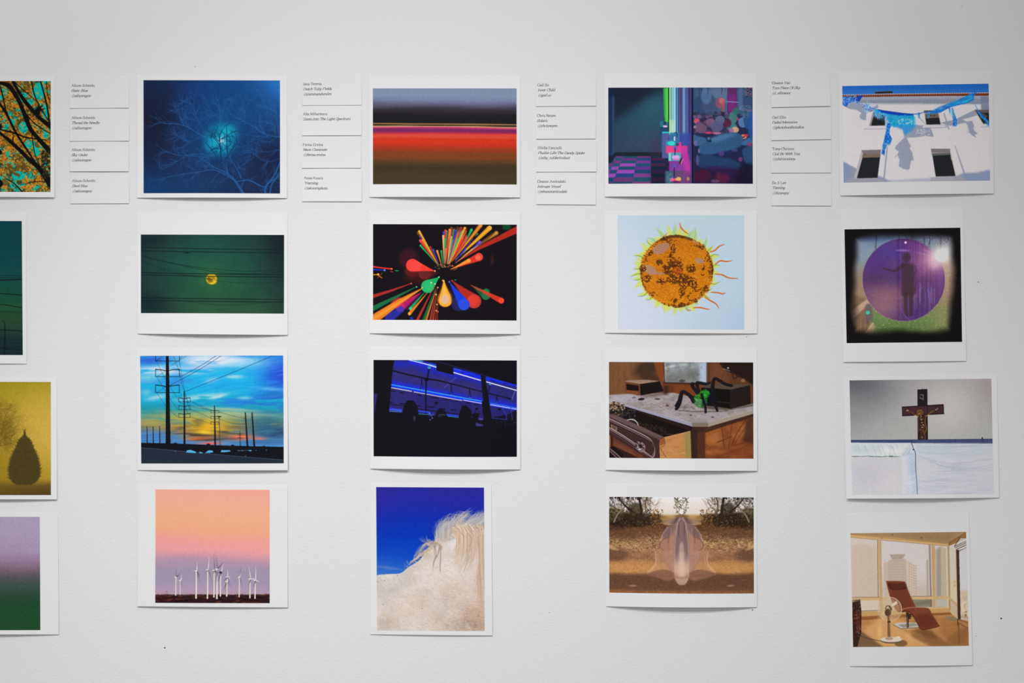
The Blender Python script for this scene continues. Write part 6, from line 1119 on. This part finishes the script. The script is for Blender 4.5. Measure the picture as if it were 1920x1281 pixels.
    c.ell(363, 806, 25, 30, (110, 82, 60)); c.ell(358, 810, 18, 22, (84, 62, 48)); c.curve([(345, 780), (352, 760), (372, 756), (388, 772), (390, 790)], 6, (84, 62, 46)); c.poly([(360, 836), (380, 836), (388, 1005), (360, 1005)], (130, 92, 62)); c.line([(377, 840), (384, 1000)], 5, (200, 160, 120), .8); c.rect(358, 872, 384, 884, (80, 58, 44))
    c.ell(387, 1020, 82, 22, (96, 76, 60)); c.ell(387, 1012, 82, 20, (214, 200, 180)); c.ell(372, 1004, 30, 12, (176, 150, 124)); c.ell(440, 996, 16, 8, (226, 212, 190)); c.line([(310, 1024), (350, 1036), (440, 1034), (468, 1020)], 4, (110, 90, 70)); c.curve([(152, 985), (230, 1008), (310, 1024)], 4, (60, 46, 40), .9)
    c.grain(.016)
A_, B_ = .19907, 300 / 1240
def P(pic, ox, oy, sc, sheet, picq, bow, label): return dict(pic=pic, o=(ox, oy), sc=sc, sheet=sheet, picq=picq, bow=bow, label=label)
PRINTS = [
 P('autumn', 0, 120, .21849, [(-820, 98), (466, 106), (472, 1146), (-815, 1138)], [(-788, 146), (437, 148), (438, 1101), (-786, 1098)], (1.0, 3.0), 'print of orange autumn leaves and black branches against teal sky, at the top left'),
 P('wires_green', 0, 390, .24206, [(-743, 34), (203, 42), (208, 1207), (-738, 1200)], [(-712, 100), (170, 102), (179, 1140), (-705, 1137)], (.8, 1.4), 'print of dark green dusk sky crossed by thin wires with one bent street lamp pole'),
 P('fog_trees', 0, 690, .20313, [(-859, 86), (524, 97), (530, 1212), (-855, 1206)], [(-805, 126), (470, 130), (476, 1172), (-800, 1170)], (1.0, 4.4), 'print of a dark round conifer and a bare tree in yellow fog'),
 P('gradient', 0, 940, .2664, [(-646, 76), (409, 85), (415, 936), (-640, 930)], [(-518, 108), (281, 110), (288, 905), (-514, 903)], (1.0, 4.4), 'print with a plain blur from lilac down to dark green'),
 P('blue_tree', 250, 130, A_, [(33, 65), (1448, 70), (1448, 1214), (36, 1210)], [(97, 103), (1382, 106), (1384, 1172), (100, 1169)], (1.0, 2.6), 'print of bare blue branches around a glowing cyan moon at night'),
 P('moon', 250, 385, A_, [(36, 72), (1452, 80), (1455, 1222), (42, 1210)], [(72, 276), (1421, 280), (1421, 1021), (74, 1016)], (1.0, 3.0), 'print of a small yellow moon behind wires in a dark green sky'),
 P('powerlines', 250, 640, A_, [(32, 73), (1452, 75), (1458, 1213), (40, 1213)], [(65, 138), (1412, 134), (1421, 1148), (77, 1151)], (1.0, 2.4), 'print of black power pylons before a bright turquoise and yellow sunset'),
 P('turbines', 250, 895, A_, [(42, 72), (1453, 84), (1456, 1225), (42, 1213)], [(210, 115), (1285, 119), (1287, 1184), (211, 1180)], (1.0, 2.2), 'print of white wind turbines under a peach and pink evening sky'),
 P('tulips', 685, 130, A_, [(37, 60), (1458, 64), (1458, 1208), (38, 1204)], [(71, 181), (1424, 181), (1426, 1087), (73, 1084)], (1.0, 3.2), 'print of blurred horizontal bands in grey, black, magenta, red and brown'),
 P('light_burst', 685, 385, A_, [(42, 64), (1458, 70), (1458, 1213), (42, 1206)], [(73, 178), (1426, 183), (1425, 1086), (73, 1079)], (1.0, 3.4), 'print of coloured light streaks bursting from the middle of a black ground'),
 P('night_bus', 685, 640, A_, [(45, 58), (1460, 64), (1460, 1207), (46, 1199)], [(77, 176), (1427, 181), (1427, 1088), (79, 1083)], (1.0, 4.0), 'print of a dark bus interior with blue neon strips and head silhouettes'),
 P('horse', 685, 895, B_, [(40, 48), (976, 55), (984, 1225), (42, 1216)], [(84, 76), (920, 80), (925, 1190), (92, 1186)], (.8, 1.2), 'upright print of a white horse neck and blond mane against deep blue sky'),
 P('claw_machine', 1125, 130, A_, [(43, 48), (1470, 52), (1472, 1204), (46, 1200)], [(77, 174), (1436, 173), (1438, 1080), (78, 1080)], (1.0, 3.6), 'print of a neon lit claw machine heaped with plush toys beside a chequered floor'),
 P('sunflower', 1125, 385, A_, [(45, 58), (1478, 62), (1478, 1208), (46, 1202)], [(166, 95), (1355, 97), (1356, 1171), (167, 1167)], (1.0, 1.6), 'print of a round orange sunflower head on a pale blue ground'),
 P('dresser', 1125, 640, A_, [(49, 72), (1478, 75), (1478, 1219), (51, 1211)], [(84, 195), (1442, 200), (1443, 1105), (86, 1097)], (1.0, 3.4), 'print of a black and green toy spider on an old wooden dresser with open drawer'),
 P('veil', 1125, 895, A_, [(56, 66), (1475, 70), (1476, 1222), (56, 1214)], [(85, 184), (1446, 191), (1448, 1093), (87, 1085)], (1.0, 4.0), 'print of a mirrored sheer veil shape standing on a brown dirt path'),
 P('torn_cloth', 1565, 125, 315 / 1582, [(34, 58), (1484, 38), (1496, 1196), (51, 1215)], [(70, 184), (1448, 161), (1459, 1074), (82, 1094)], (1.0, 2.6), 'print of torn blue cloth strung before a white house with four dark windows'),
 P('purple_disc', 1565, 385, 315 / 1323, [(42, 36), (1012, 26), (1034, 1226), (66, 1235)], [(76, 190), (988, 177), (1001, 1076), (92, 1086)], (.8, 1.4), 'upright print of a purple disc with a standing silhouette inside a blurred black border'),
 P('crucifix', 1565, 695, 320 / 1640, [(85, 66), (1558, 45), (1578, 1220), (108, 1228)], [(141, 94), (1503, 78), (1524, 1182), (161, 1188)], (1.0, 3.8), 'print of a dark crucifix above a blue rail and draped white cloth'),
 P('lounge_chair', 1575, 950, 315 / 1281, [(44, 58), (980, 46), (1008, 1208), (74, 1216)], [(78, 203), (960, 193), (980, 1061), (98, 1070)], (.8, 1.0), 'upright print of a brown reclining chair and a standing fan in a sunlit room'),
]
C1, C4 = 125 / 628, 125 / 616
CARDS = [  # origin, scale, corners, text x, baselines, lines, place in words
 (125, 135, C1, [(30, 45), (587, 42), (588, 338), (28, 342)], (45, 44, 47), (140, 188, 236), ('Alison Schmitz', 'Static Blue', '@alisonsgoo'), 'white caption card reading Static Blue, first from the top beside the autumn leaves print'),
 (125, 135, C1, [(32, 352), (590, 350), (590, 650), (30, 652)], (49, 48, 52), (443, 491, 539), ('Alison Schmitz', 'Thread the Needle', '@alisonsgoo'), 'white caption card reading Thread the Needle, second from the top beside the autumn leaves print'),
 (125, 135, C1, [(32, 660), (586, 658), (586, 937), (32, 937)], (48, 46, 51), (745, 794, 842), ('Alison Schmitz', 'Sky Under', '@alisonsgoo'), 'white caption card reading Sky Under, third from the top beside the autumn leaves print'),
 (125, 135, C1, [(38, 950), (590, 947), (590, 1238), (36, 1240)], (52, 52, 55), (1037, 1086, 1134), ('Alison Schmitz', 'Steel Blue', '@alisonsgoo'), 'white caption card reading Steel Blue, lowest of the four beside the autumn leaves print'),
 (560, 135, C1, [(30, 35), (592, 28), (593, 312), (34, 315)], (41, 42, 45), (125, 173, 221), ('Jana Teneva', 'Dutch Tulip Fields', '@cuminandsmiles'), 'white caption card reading Dutch Tulip Fields, top of the column beside the blurred bands print'),
 (560, 135, C1, [(32, 320), (592, 316), (592, 598), (32, 600)], (40, 39, 40), (408, 456, 0), ('Alta Mihartescu', 'Zoom Into The Light Spectrum', ''), 'white caption card with only two lines of text, reading Zoom Into The Light Spectrum'),
 (560, 135, C1, [(32, 605), (588, 602), (586, 905), (32, 906)], (40, 40, 44), (697, 744, 792), ('Ferisa Ervina', 'Neon Commute', '@ferisa.ervina'), 'white caption card reading Neon Commute between the blue tree and blurred bands prints'),
 (560, 135, C1, [(30, 915), (596, 922), (594, 1220), (32, 1220)], (50, 51, 54), (1010, 1057, 1105), ('Anna Kooris', 'Yearning', '@akoorisphoto'), 'white caption card reading Yearning, lowest between the blue tree and blurred bands prints'),
 (1000, 135, C1, [(24, 38), (590, 35), (590, 320), (24, 325)], (38, 39, 42), (135, 182, 231), ('Gail So', 'Inner Child', '@gail.so'), 'white caption card reading Inner Child, top of the column beside the claw machine print'),
 (1000, 135, C1, [(26, 330), (588, 328), (586, 630), (26, 632)], (34, 34, 38), (423, 471, 519), ('Chris Neyen', 'Solaris', '@chrisneyen'), 'white caption card reading Solaris, just under the Inner Child card'),
 (1000, 135, C1, [(26, 642), (595, 645), (593, 940), (26, 942)], (41, 41, 44), (726, 773, 820), ('Sibilla Fanciulli', 'Plushie Life-The Dandy Spider', '@siby_rufderfreiheit'), 'white caption card reading Plushie Life-The Dandy Spider left of the claw machine print'),
 (1000, 135, C1, [(26, 950), (588, 950), (588, 1252), (26, 1247)], (35, 36, 39), (1043, 1091, 1138), ('Eleanor Amiradaki', 'Intimate Vessel', '@eleanoramiradaki'), 'white caption card reading Intimate Vessel, lowest of the four beside the claw machine print'),
 (1438, 132, C4, [(34, 40), (580, 35), (586, 330), (40, 342)], (43, 44, 47), (128, 175, 222), ('Eleanor Hac', 'Torn Piece Of Sky', '@_ellieanor'), 'white caption card reading Torn Piece Of Sky, topmost beside the torn cloth print'),
 (1438, 132, C4, [(34, 350), (590, 342), (592, 636), (36, 647)], (45, 45, 49), (447, 493, 540), ('Carl Ellis', 'Faded Memories', '@photoboothstudios'), 'white caption card reading Faded Memories, just under the Torn Piece Of Sky card'),
 (1438, 132, C4, [(34, 655), (590, 650), (590, 946), (36, 948)], (49, 49, 52), (737, 784, 831), ('Tony Chirinos', 'God Be With You', '@chirinostony'), 'white caption card reading God Be With You, third from top beside the torn cloth print'),
 (1438, 132, C4, [(40, 958), (594, 958), (594, 1252), (40, 1250)], (47, 48, 50), (1050, 1096, 1144), ('Su Ji Lee', 'Tanning', '@izzysqzy'), 'white caption card reading Tanning, lowest of the four beside the torn cloth print'),
]
# ---------------------------------------------------------------- serif lettering for the caption cards
def arc(cx, cy, rx, ry, a0, a1, n=9):
    return [(cx + rx * math.cos(math.radians(a0 + (a1 - a0) * i / n)), cy + ry * math.sin(math.radians(a0 + (a1 - a0) * i / n))) for i in range(n + 1)]
def sf(x, y, w=6): return [(x - w, y), (x + w, y)]      # a serif
def glyphs():
    G = {}
    def g(ch, adv, *st): G[ch] = (adv, st)
    O = lambda cx, cy, rx, ry: arc(cx, cy, rx, ry, 90, 450, 16)
    g('A', 70, [(6, 0), (35, 66)], [(35, 66), (62, 0)], [(17, 24), (52, 24)], sf(7, 0), sf(61, 0, 8))
    g('B', 62, [(14, 0), (14, 66)], [(6, 66), (34, 66)] + arc(34, 50, 16, 16, 90, -90) + [(14, 34)], [(34, 34)] + arc(34, 17, 20, 17, 90, -90) + [(6, 0)])
    g('C', 64, arc(36, 33, 29, 34, 40, 320, 14), [(60, 66), (60, 48)])
    g('D', 70, [(14, 0), (14, 66)], [(6, 66), (30, 66)] + arc(30, 33, 33, 33, 90, -90) + [(6, 0)])
    g('E', 60, [(14, 0), (14, 66)], [(6, 66), (52, 66), (53, 54)], [(14, 35), (40, 35)], [(6, 0), (53, 0), (56, 14)])
    g('F', 55, [(14, 0), (14, 66)], [(6, 66), (50, 66), (51, 54)], [(14, 35), (38, 35)], sf(14, 0, 8))
    g('G', 70, arc(37, 33, 31, 34, 40, 330, 14), [(60, 66), (60, 50)], [(62, 28), (62, 4)], [(50, 28), (68, 28)])
    g('H', 70, [(14, 0), (14, 66)], [(57, 0), (57, 66)], [(14, 35), (57, 35)], sf(14, 0), sf(14, 66), sf(57, 0), sf(57, 66))
    g('I', 32, [(16, 0), (16, 66)], sf(16, 0, 9), sf(16, 66, 9))
    g('J', 38, [(24, 66), (24, 10)] + arc(14, 10, 10, 12, 0, -150), sf(24, 66, 9))
    g('K', 68, [(14, 0), (14, 66)], [(14, 28), (55, 66)], [(28, 40), (62, 0)], sf(14, 0), sf(14, 66), sf(55, 66), sf(62, 0))
    g('L', 58, [(14, 0), (14, 66)], [(6, 0), (52, 0), (55, 16)], sf(14, 66, 8))
    g('M', 86, [(14, 0), (14, 66)], [(14, 66), (42, 6)], [(42, 6), (71, 66)], [(71, 66), (71, 0)], sf(14, 0), sf(71, 0, 8), sf(10, 66), sf(74, 66))
    g('N', 70, [(14, 0), (14, 66)], [(12, 66), (57, 0)], [(57, 0), (57, 66)], sf(14, 0), sf(10, 66), sf(57, 66))
    g('O', 70, O(35, 33, 30, 34))
    g('P', 56, [(14, 0), (14, 66)], [(6, 66), (32, 66)] + arc(32, 49, 19, 17, 90, -90) + [(14, 32)], sf(14, 0, 8))
    g('S', 54, arc(27, 50, 18, 17, 25, 230, 9) + [(36, 27)] + arc(26, 17, 20, 17, 30, -155, 9), [(46, 66), (46, 50)], [(6, 0), (6, 18)])
    g('T', 60, [(30, 0), (30, 66)], [(4, 52), (5, 66), (55, 66), (56, 52)], sf(30, 0, 9))
    g('U', 70, [(14, 66), (14, 24)] + arc(36, 24, 22, 25, 180, 360) + [(58, 66)], sf(14, 66), sf(58, 66))
    g('V', 70, [(8, 66), (36, 0)], [(36, 0), (62, 66)], sf(8, 66, 8), sf(62, 66))
    g('W', 92, [(8, 66), (30, 0)], [(30, 0), (47, 60)], [(44, 66), (66, 0)], [(66, 0), (86, 66)], sf(8, 66), sf(86, 66), sf(46, 66))
    g('Y', 68, [(8, 66), (35, 32)], [(35, 32), (60, 66)], [(35, 32), (35, 0)], sf(8, 66, 8), sf(60, 66), sf(35, 0, 8))
    g('Z', 60, [(8, 52), (8, 66), (52, 66)], [(52, 66), (8, 0)], [(8, 0), (54, 0), (55, 14)])
    g('a', 42, arc(19, 30, 12, 14, 160, 0, 8) + [(31, 6), (38, 1)], [(31, 26)] + arc(17, 11, 11, 12, 110, 300, 9) + [(31, 9)])
    g('b', 48, [(11, 70), (11, 1)], arc(26, 22, 16, 23, 160, -160, 14), [(4, 68), (11, 70)])
    g('c', 42, arc(24, 22, 19, 23, 35, 325, 14))
    g('d', 48, [(37, 70), (37, 0), (44, 2)], arc(22, 22, 17, 23, 25, 335, 14), [(30, 68), (37, 70)])
    g('e', 42, [(6, 27), (38, 27)] + arc(22, 23, 16, 21, 10, 320, 14))
    g('f', 32, [(13, 0), (13, 56)] + arc(24, 56, 11, 14, 180, 40, 6), [(3, 44), (27, 44)], sf(13, 0, 7))
    g('g', 46, O(21, 30, 13, 15), [(30, 42), (44, 43)], [(14, 17), (10, 9), (18, 5), (34, 3)] + arc(22, -8, 17, 12, 60, -240, 12))
    g('h', 50, [(11, 0), (11, 70)], arc(26, 29, 14, 15, 170, 0, 7) + [(40, 0)], sf(11, 0), sf(40, 0), [(4, 68), (11, 70)])
    g('i', 27, [(13, 0), (13, 44)], sf(13, 0, 7), [(5, 42), (13, 44)], [(13, 59), (13, 66)])
    g('j', 27, [(14, 44), (14, -12)] + arc(4, -12, 10, 9, 0, -120, 6), [(14, 59), (14, 66)])
    g('k', 48, [(11, 0), (11, 70)], [(11, 18), (38, 44)], [(20, 26), (42, 0)], sf(11, 0), sf(42, 0), [(4, 68), (11, 70)], sf(38, 44, 5))
    g('l', 26, [(13, 0), (13, 70)], sf(13, 0, 7), [(5, 68), (13, 70)])
    g('m', 76, [(11, 0), (11, 44)], arc(24, 30, 13, 14, 170, 0, 7) + [(37, 0)], arc(51, 30, 14, 14, 170, 0, 7) + [(65, 0)], sf(11, 0), sf(37, 0), sf(65, 0), [(4, 42), (11, 44)])
    g('n', 50, [(11, 0), (11, 44)], arc(26, 29, 14, 15, 170, 0, 7) + [(40, 0)], sf(11, 0), sf(40, 0), [(4, 42), (11, 44)])
    g('o', 48, O(24, 22, 18, 23))
    g('p', 48, [(11, -21), (11, 44)], arc(26, 22, 16, 23, 160, -160, 14), sf(11, -21), [(4, 42), (11, 44)])
    g('q', 48, [(37, -21), (37, 44)], arc(22, 22, 17, 23, 25, 335, 14), sf(37, -21))
    g('r', 34, [(11, 0), (11, 44)], arc(24, 30, 12, 14, 165, 60, 6), sf(11, 0, 7), [(4, 42), (11, 44)])
    g('s', 37, arc(18, 34, 12, 11, 30, 230, 7) + [(25, 19)] + arc(18, 11, 13, 11, 30, -155, 7))
    g('t', 28, [(13, 58), (13, 9)] + arc(21, 9, 8, 9, 180, 310, 5), [(3, 43), (25, 43)])
    g('u', 50, [(11, 44), (11, 14)] + arc(24, 14, 13, 15, 180, 340, 7), [(38, 44), (38, 0), (45, 2)], [(4, 43), (11, 44)], [(31, 43), (38, 44)])
    g('v', 46, [(6, 44), (24, 0)], [(24, 0), (40, 44)], sf(6, 44), sf(40, 44, 5))
    g('w', 66, [(6, 44), (20, 0)], [(20, 0), (33, 42)], [(31, 44), (46, 0)], [(46, 0), (60, 44)], sf(6, 44), sf(60, 44, 5))
    g('x', 46, [(6, 44), (40, 0)], [(40, 44), (6, 0)], sf(6, 0, 5), sf(40, 0, 5))
    g('y', 46, [(6, 44), (24, 2)], [(40, 44), (22, -8), (12, -20), (5, -17)], sf(6, 44), sf(40, 44, 5))
    g('z', 42, [(6, 34), (6, 44), (36, 44)], [(36, 44), (6, 0)], [(6, 0), (37, 0), (38, 10)])
    g('@', 88, O(44, 24, 38, 42), arc(42, 24, 14, 18, 20, 340, 12), [(56, 42), (54, 12), (60, 6), (70, 10)])
    g('_', 46, [(0, -14), (46, -14)])
    g('-', 32, [(5, 22), (27, 22)], [(5, 20), (27, 20)])
    g('.', 23, [(11, 0), (11, 7)])
    g(' ', 24)
    return G
GL = glyphs()
def text_quads(txt, italic, stem=9.5, hair=4.2):
    """quads (each four 2D points, in units of 1/100 em) of one line of lettering"""
    x = 0; out = []
    for ch in txt:
        adv, st = GL[ch]
        thin = .55 if ch == '@' else 1
        for pts in st:
            for (xa, ya), (xb, yb) in zip(pts[:-1], pts[1:]):
                L = math.hypot(xb - xa, yb - ya)
                if L < 1e-6: continue
                up = abs(yb - ya) / L; fall = (yb - ya) * (xb - xa) < 0
                w = (hair + (stem - hair) * (up ** 1.5) * (1 if fall or up > .93 else .45)) * thin / 2
                ux, uy = (xb - xa) / L, (yb - ya) / L; e = min(w * .6, 2.2)
                a = (xa - ux * e, ya - uy * e); q = (xb + ux * e, yb + uy * e)
                out.append([(x + a[0] - uy * w, a[1] + ux * w), (x + q[0] - uy * w, q[1] + ux * w), (x + q[0] + uy * w, q[1] - ux * w), (x + a[0] + uy * w, a[1] - ux * w)])
        x += adv * (.93 if italic else 1)
    if italic: out = [[(px + py * .27, py) for px, py in q] for q in out]
    return out, x
# ---------------------------------------------------------------- hanging sheets
def bil(q, u, v):
    (ax, ay), (bx, by), (cx, cy), (dx, dy) = q          # TL TR BR BL
    return ((ax * (1 - u) + bx * u) * (1 - v) + (dx * (1 - u) + cx * u) * v, (ay * (1 - u) + by * u) * (1 - v) + (dy * (1 - u) + cy * u) * v)

def inv_bil(q, X, Y):
    (ax, ay), (bx, by), (cx, cy), (dx, dy) = q
    u = (X - ax) / (bx - ax); v = (Y - ay) / (dy - ay)
    for _ in range(4):
        ex, ey = bil(q, u, v); u = u + (X - ex) / (bx - ax); v = v + (Y - ey) / (dy - ay)
    return u, v

def gap(u, v, bow):
    """distance of the sheet from the wall in metres; bow = (BL corner, middle of the bottom edge, BR corner, middle of the top edge) in mm"""
    bl, mid, br, top = bow
    p = 4 * u * (1 - u)
    bot = bl * (1 - u) + br * u + mid * p
    return (.35 + (bot * np.clip(v, 0, 1) ** 1.6 + top * p * (1 - v))) * .001

def link(me, name, m, parent):
    if m: me.materials.append(m)
    o = bpy.data.objects.new(name, me); sc.collection.objects.link(o); o.parent = parent; return o

def grid_mesh(name, P):
    """P: rows x cols x 3 array -> smooth grid mesh"""
    h, w = P.shape[:2]; me = bpy.data.meshes.new(name)
    idx = np.arange(h * w).reshape(h, w)
    f = np.stack([idx[:-1, :-1], idx[1:, :-1], idx[1:, 1:], idx[:-1, 1:]], -1).reshape(-1)
    n = (h - 1) * (w - 1)
    me.vertices.add(h * w); me.vertices.foreach_set('co', P.reshape(-1).astype(np.float32))
    me.loops.add(n * 4); me.loops.foreach_set('vertex_index', f.astype(np.int32))
    me.polygons.add(n); me.polygons.foreach_set('loop_start', (np.arange(n) * 4).astype(np.int32)); me.polygons.foreach_set('loop_total', np.full(n, 4, np.int32))
    me.polygons.foreach_set('use_smooth', np.ones(n, bool))
    me.update(calc_edges=True); return me

def frame_of(o, s, q):
    """root location and tilt of a sheet from its corners"""
    cx = o[0] + s * sum(p[0] for p in q) / 4; cy = o[1] + s * sum(p[1] for p in q) / 4
    ang = math.atan2(-(q[1][1] - q[0][1]), q[1][0] - q[0][0]) 
    return cx, cy, ang

def to_local(X, Y, D, fr, o, s):
    """crop coordinates + distance from wall -> local coordinates of the tilted root"""
    cx, cy, ang = fr
    x = (o[0] + s * X - cx) * PX; z = -(o[1] + s * Y - cy) * PX
    c_, s_ = math.cos(ang), math.sin(ang)
    return np.stack([x * c_ + z * s_, -D + 0 * x, -x * s_ + z * c_], -1)

def root_empty(name, fr):
    e = bpy.data.objects.new(name, None); sc.collection.objects.link(e); e.empty_display_size = .05
    e.location = (wx(fr[0]), 0, wz(fr[1])); e.rotation_euler = (0, -fr[2], 0); return e

def sheet_mesh(name, o, s, q, bow, fr, thick, nu=36, nv=30):
    u, v = np.meshgrid(np.linspace(0, 1, nu), np.linspace(0, 1, nv))
    X, Y = bil(q, u, v); D = gap(u, v, bow)
    F = to_local(X, Y, D + thick, fr, o, s).reshape(-1, 3); B = to_local(X, Y, D, fr, o, s).reshape(-1, 3)
    N = nu * nv; faces = []
    for j in range(nv - 1):
        for i in range(nu - 1):
            a = j * nu + i; faces.append((a, a + nu, a + nu + 1, a + 1)); faces.append((N + a, N + a + 1, N + a + nu + 1, N + a + nu))
    for i in range(nu - 1):
        faces.append((i, i + 1, N + i + 1, N + i)); k = (nv - 1) * nu + i; faces.append((k + 1, k, N + k, N + k + 1))
    for j in range(nv - 1):
        a = j * nu; faces.append((a + nu, a, N + a, N + a + nu)); k = a + nu - 1; faces.append((k, k + nu, N + k + nu, N + k))
    me = bpy.data.meshes.new(name); me.from_pydata(np.concatenate([F, B]).tolist(), [], faces); me.update(); return me

def tolin(a):
    a = np.clip(a, 0, 1); return np.where(a <= .04045, a / 12.92, ((a + .055) / 1.055) ** 2.4)

def hang_print(T, k):
    o, s, q, pq, bow = T['o'], T['sc'], T['sheet'], T['picq'], T['bow']
    fr = frame_of(o, s, q); root = root_empty('photo_print', fr)
    root['label'] = T['label']; root['category'] = 'photo print'; root['group'] = 'photo prints pinned to the white wall'
    link(sheet_mesh('paper_sheet', o, s, q, bow, fr, .00045), 'paper_sheet', m_sheet, root)
    xs = [p[0] for p in pq]; ys = [p[1] for p in pq]
    c = Cv(min(xs) - 4, min(ys) - 4, max(xs) + 4, max(ys) + 4, 3 * s, 7)
    globals()['pic_' + T['pic']](c)
    nw = int((max(xs) - min(xs)) * s * DENS); nh = int((max(ys) - min(ys)) * s * DENS)
    u, v = np.meshgrid(np.linspace(0, 1, nw), np.linspace(0, 1, nh)); X, Y = bil(pq, u, v)
    a = blur1(blur1(c.a, 1, 0), 1, 1)
    fx = np.clip((X - c.x0) * c.ps, 0, c.W - 1.001); fy = np.clip((Y - c.y0) * c.ps, 0, c.H - 1.001)
    ix = fx.astype(int); iy = fy.astype(int); tx = (fx - ix)[..., None]; ty = (fy - iy)[..., None]
    col = (a[iy, ix] * (1 - tx) + a[iy, ix + 1] * tx) * (1 - ty) + (a[iy + 1, ix] * (1 - tx) + a[iy + 1, ix + 1] * tx) * ty
    su, sv = inv_bil(q, X, Y)
    me = grid_mesh('printed_picture', to_local(X, Y, gap(su, sv, bow) + .00045 + .00012, fr, o, s))
    at = me.color_attributes.new('ink', 'FLOAT_COLOR', 'POINT')
    rgba = np.ones((nh * nw, 4), np.float32); rgba[:, :3] = np.clip(tolin(col.reshape(-1, 3)) * T['gain'] - .0035, 0, .95)
    at.data.foreach_set('color', rgba.reshape(-1))
    link(me, 'printed_picture', m_pic, root)

GAIN = dict(torn_cloth=1.36, purple_disc=1.34, crucifix=1.3, lounge_chair=1.28, claw_machine=1.15, sunflower=1.15, dresser=1.15, veil=1.15)
BOW = dict(autumn=(4.6, 1.0, 2.4, .5), wires_green=(.5, 1.2, .6, .4), fog_trees=(5.4, 1.6, 2.2, .6), gradient=(5.6, 1.5, 1.0, .6), blue_tree=(.8, 4.6, 1.2, .5), moon=(.7, 5.4, 1.2, .5), powerlines=(.7, 2.6, 3.8, .5), turbines=(2.0, 1.6, 1.4, .6),
           tulips=(.8, 5.4, 1.2, .5), light_burst=(.7, 5.6, 1.4, .5), night_bus=(.8, 7.2, 1.0, .6), horse=(.6, 1.2, 1.2, .6), claw_machine=(1.6, 5.4, 1.0, .4), sunflower=(1.0, 2.2, 1.2, .4), dresser=(1.2, 5.0, 2.0, .5), veil=(.7, 7.2, .8, .5),
           torn_cloth=(1.0, 3.8, 1.2, .4), purple_disc=(1.2, 1.2, .8, .4), crucifix=(4.0, 4.2, .8, .5), lounge_chair=(.6, 1.6, .8, .4))
DENS = 1.5
for k, T in enumerate(PRINTS):
    T['gain'] = GAIN.get(T['pic'], 1.12); T['bow'] = BOW[T['pic']]
    hang_print(T, k)

rb = random.Random(4)
for o_x, o_y, s, q, tx, base, lines, label in CARDS:
    o = (o_x, o_y); fr = frame_of(o, s, q); root = root_empty('caption_card', fr)
    root['label'] = label; root['category'] = 'caption card'; root['group'] = 'caption cards stacked in columns beside the prints'
    bow = (rb.uniform(.5, 1.1), rb.uniform(-.7, .5), rb.uniform(.7, 1.3), .1)
    bow = (bow[0], max(bow[1], .1 - min(bow[0], bow[2])), bow[2], bow[3])
    link(sheet_mesh('card', o, s, q, bow, fr, .00035, 18, 12), 'card', m_card, root)
    ang = fr[2]
    for nm, x0, y0, txt, it in zip(('name_line', 'title_line', 'handle_line'), tx, base, lines, (False, True, True)):
        if not txt: continue
        quads, adv = text_quads(txt, it); Ky = .35 * .199 / s; K = (.393 if it else .367) * .199 / s; V = []
        for qd in quads:
            for x, y in qd: V.append((x0 + x * K * math.cos(ang) - y * Ky * math.sin(ang), y0 - y * Ky * math.cos(ang) - x * K * math.sin(ang)))
        A = np.array(V); su, sv = inv_bil(q, A[:, 0], A[:, 1])
        L = to_local(A[:, 0], A[:, 1], gap(su, sv, bow) + .00035 + .0002, fr, o, s)
        me = bpy.data.meshes.new(nm); me.from_pydata(L.tolist(), [], [(i * 4, i * 4 + 1, i * 4 + 2, i * 4 + 3) for i in range(len(quads))]); me.update()
        link(me, nm, m_ink, root)
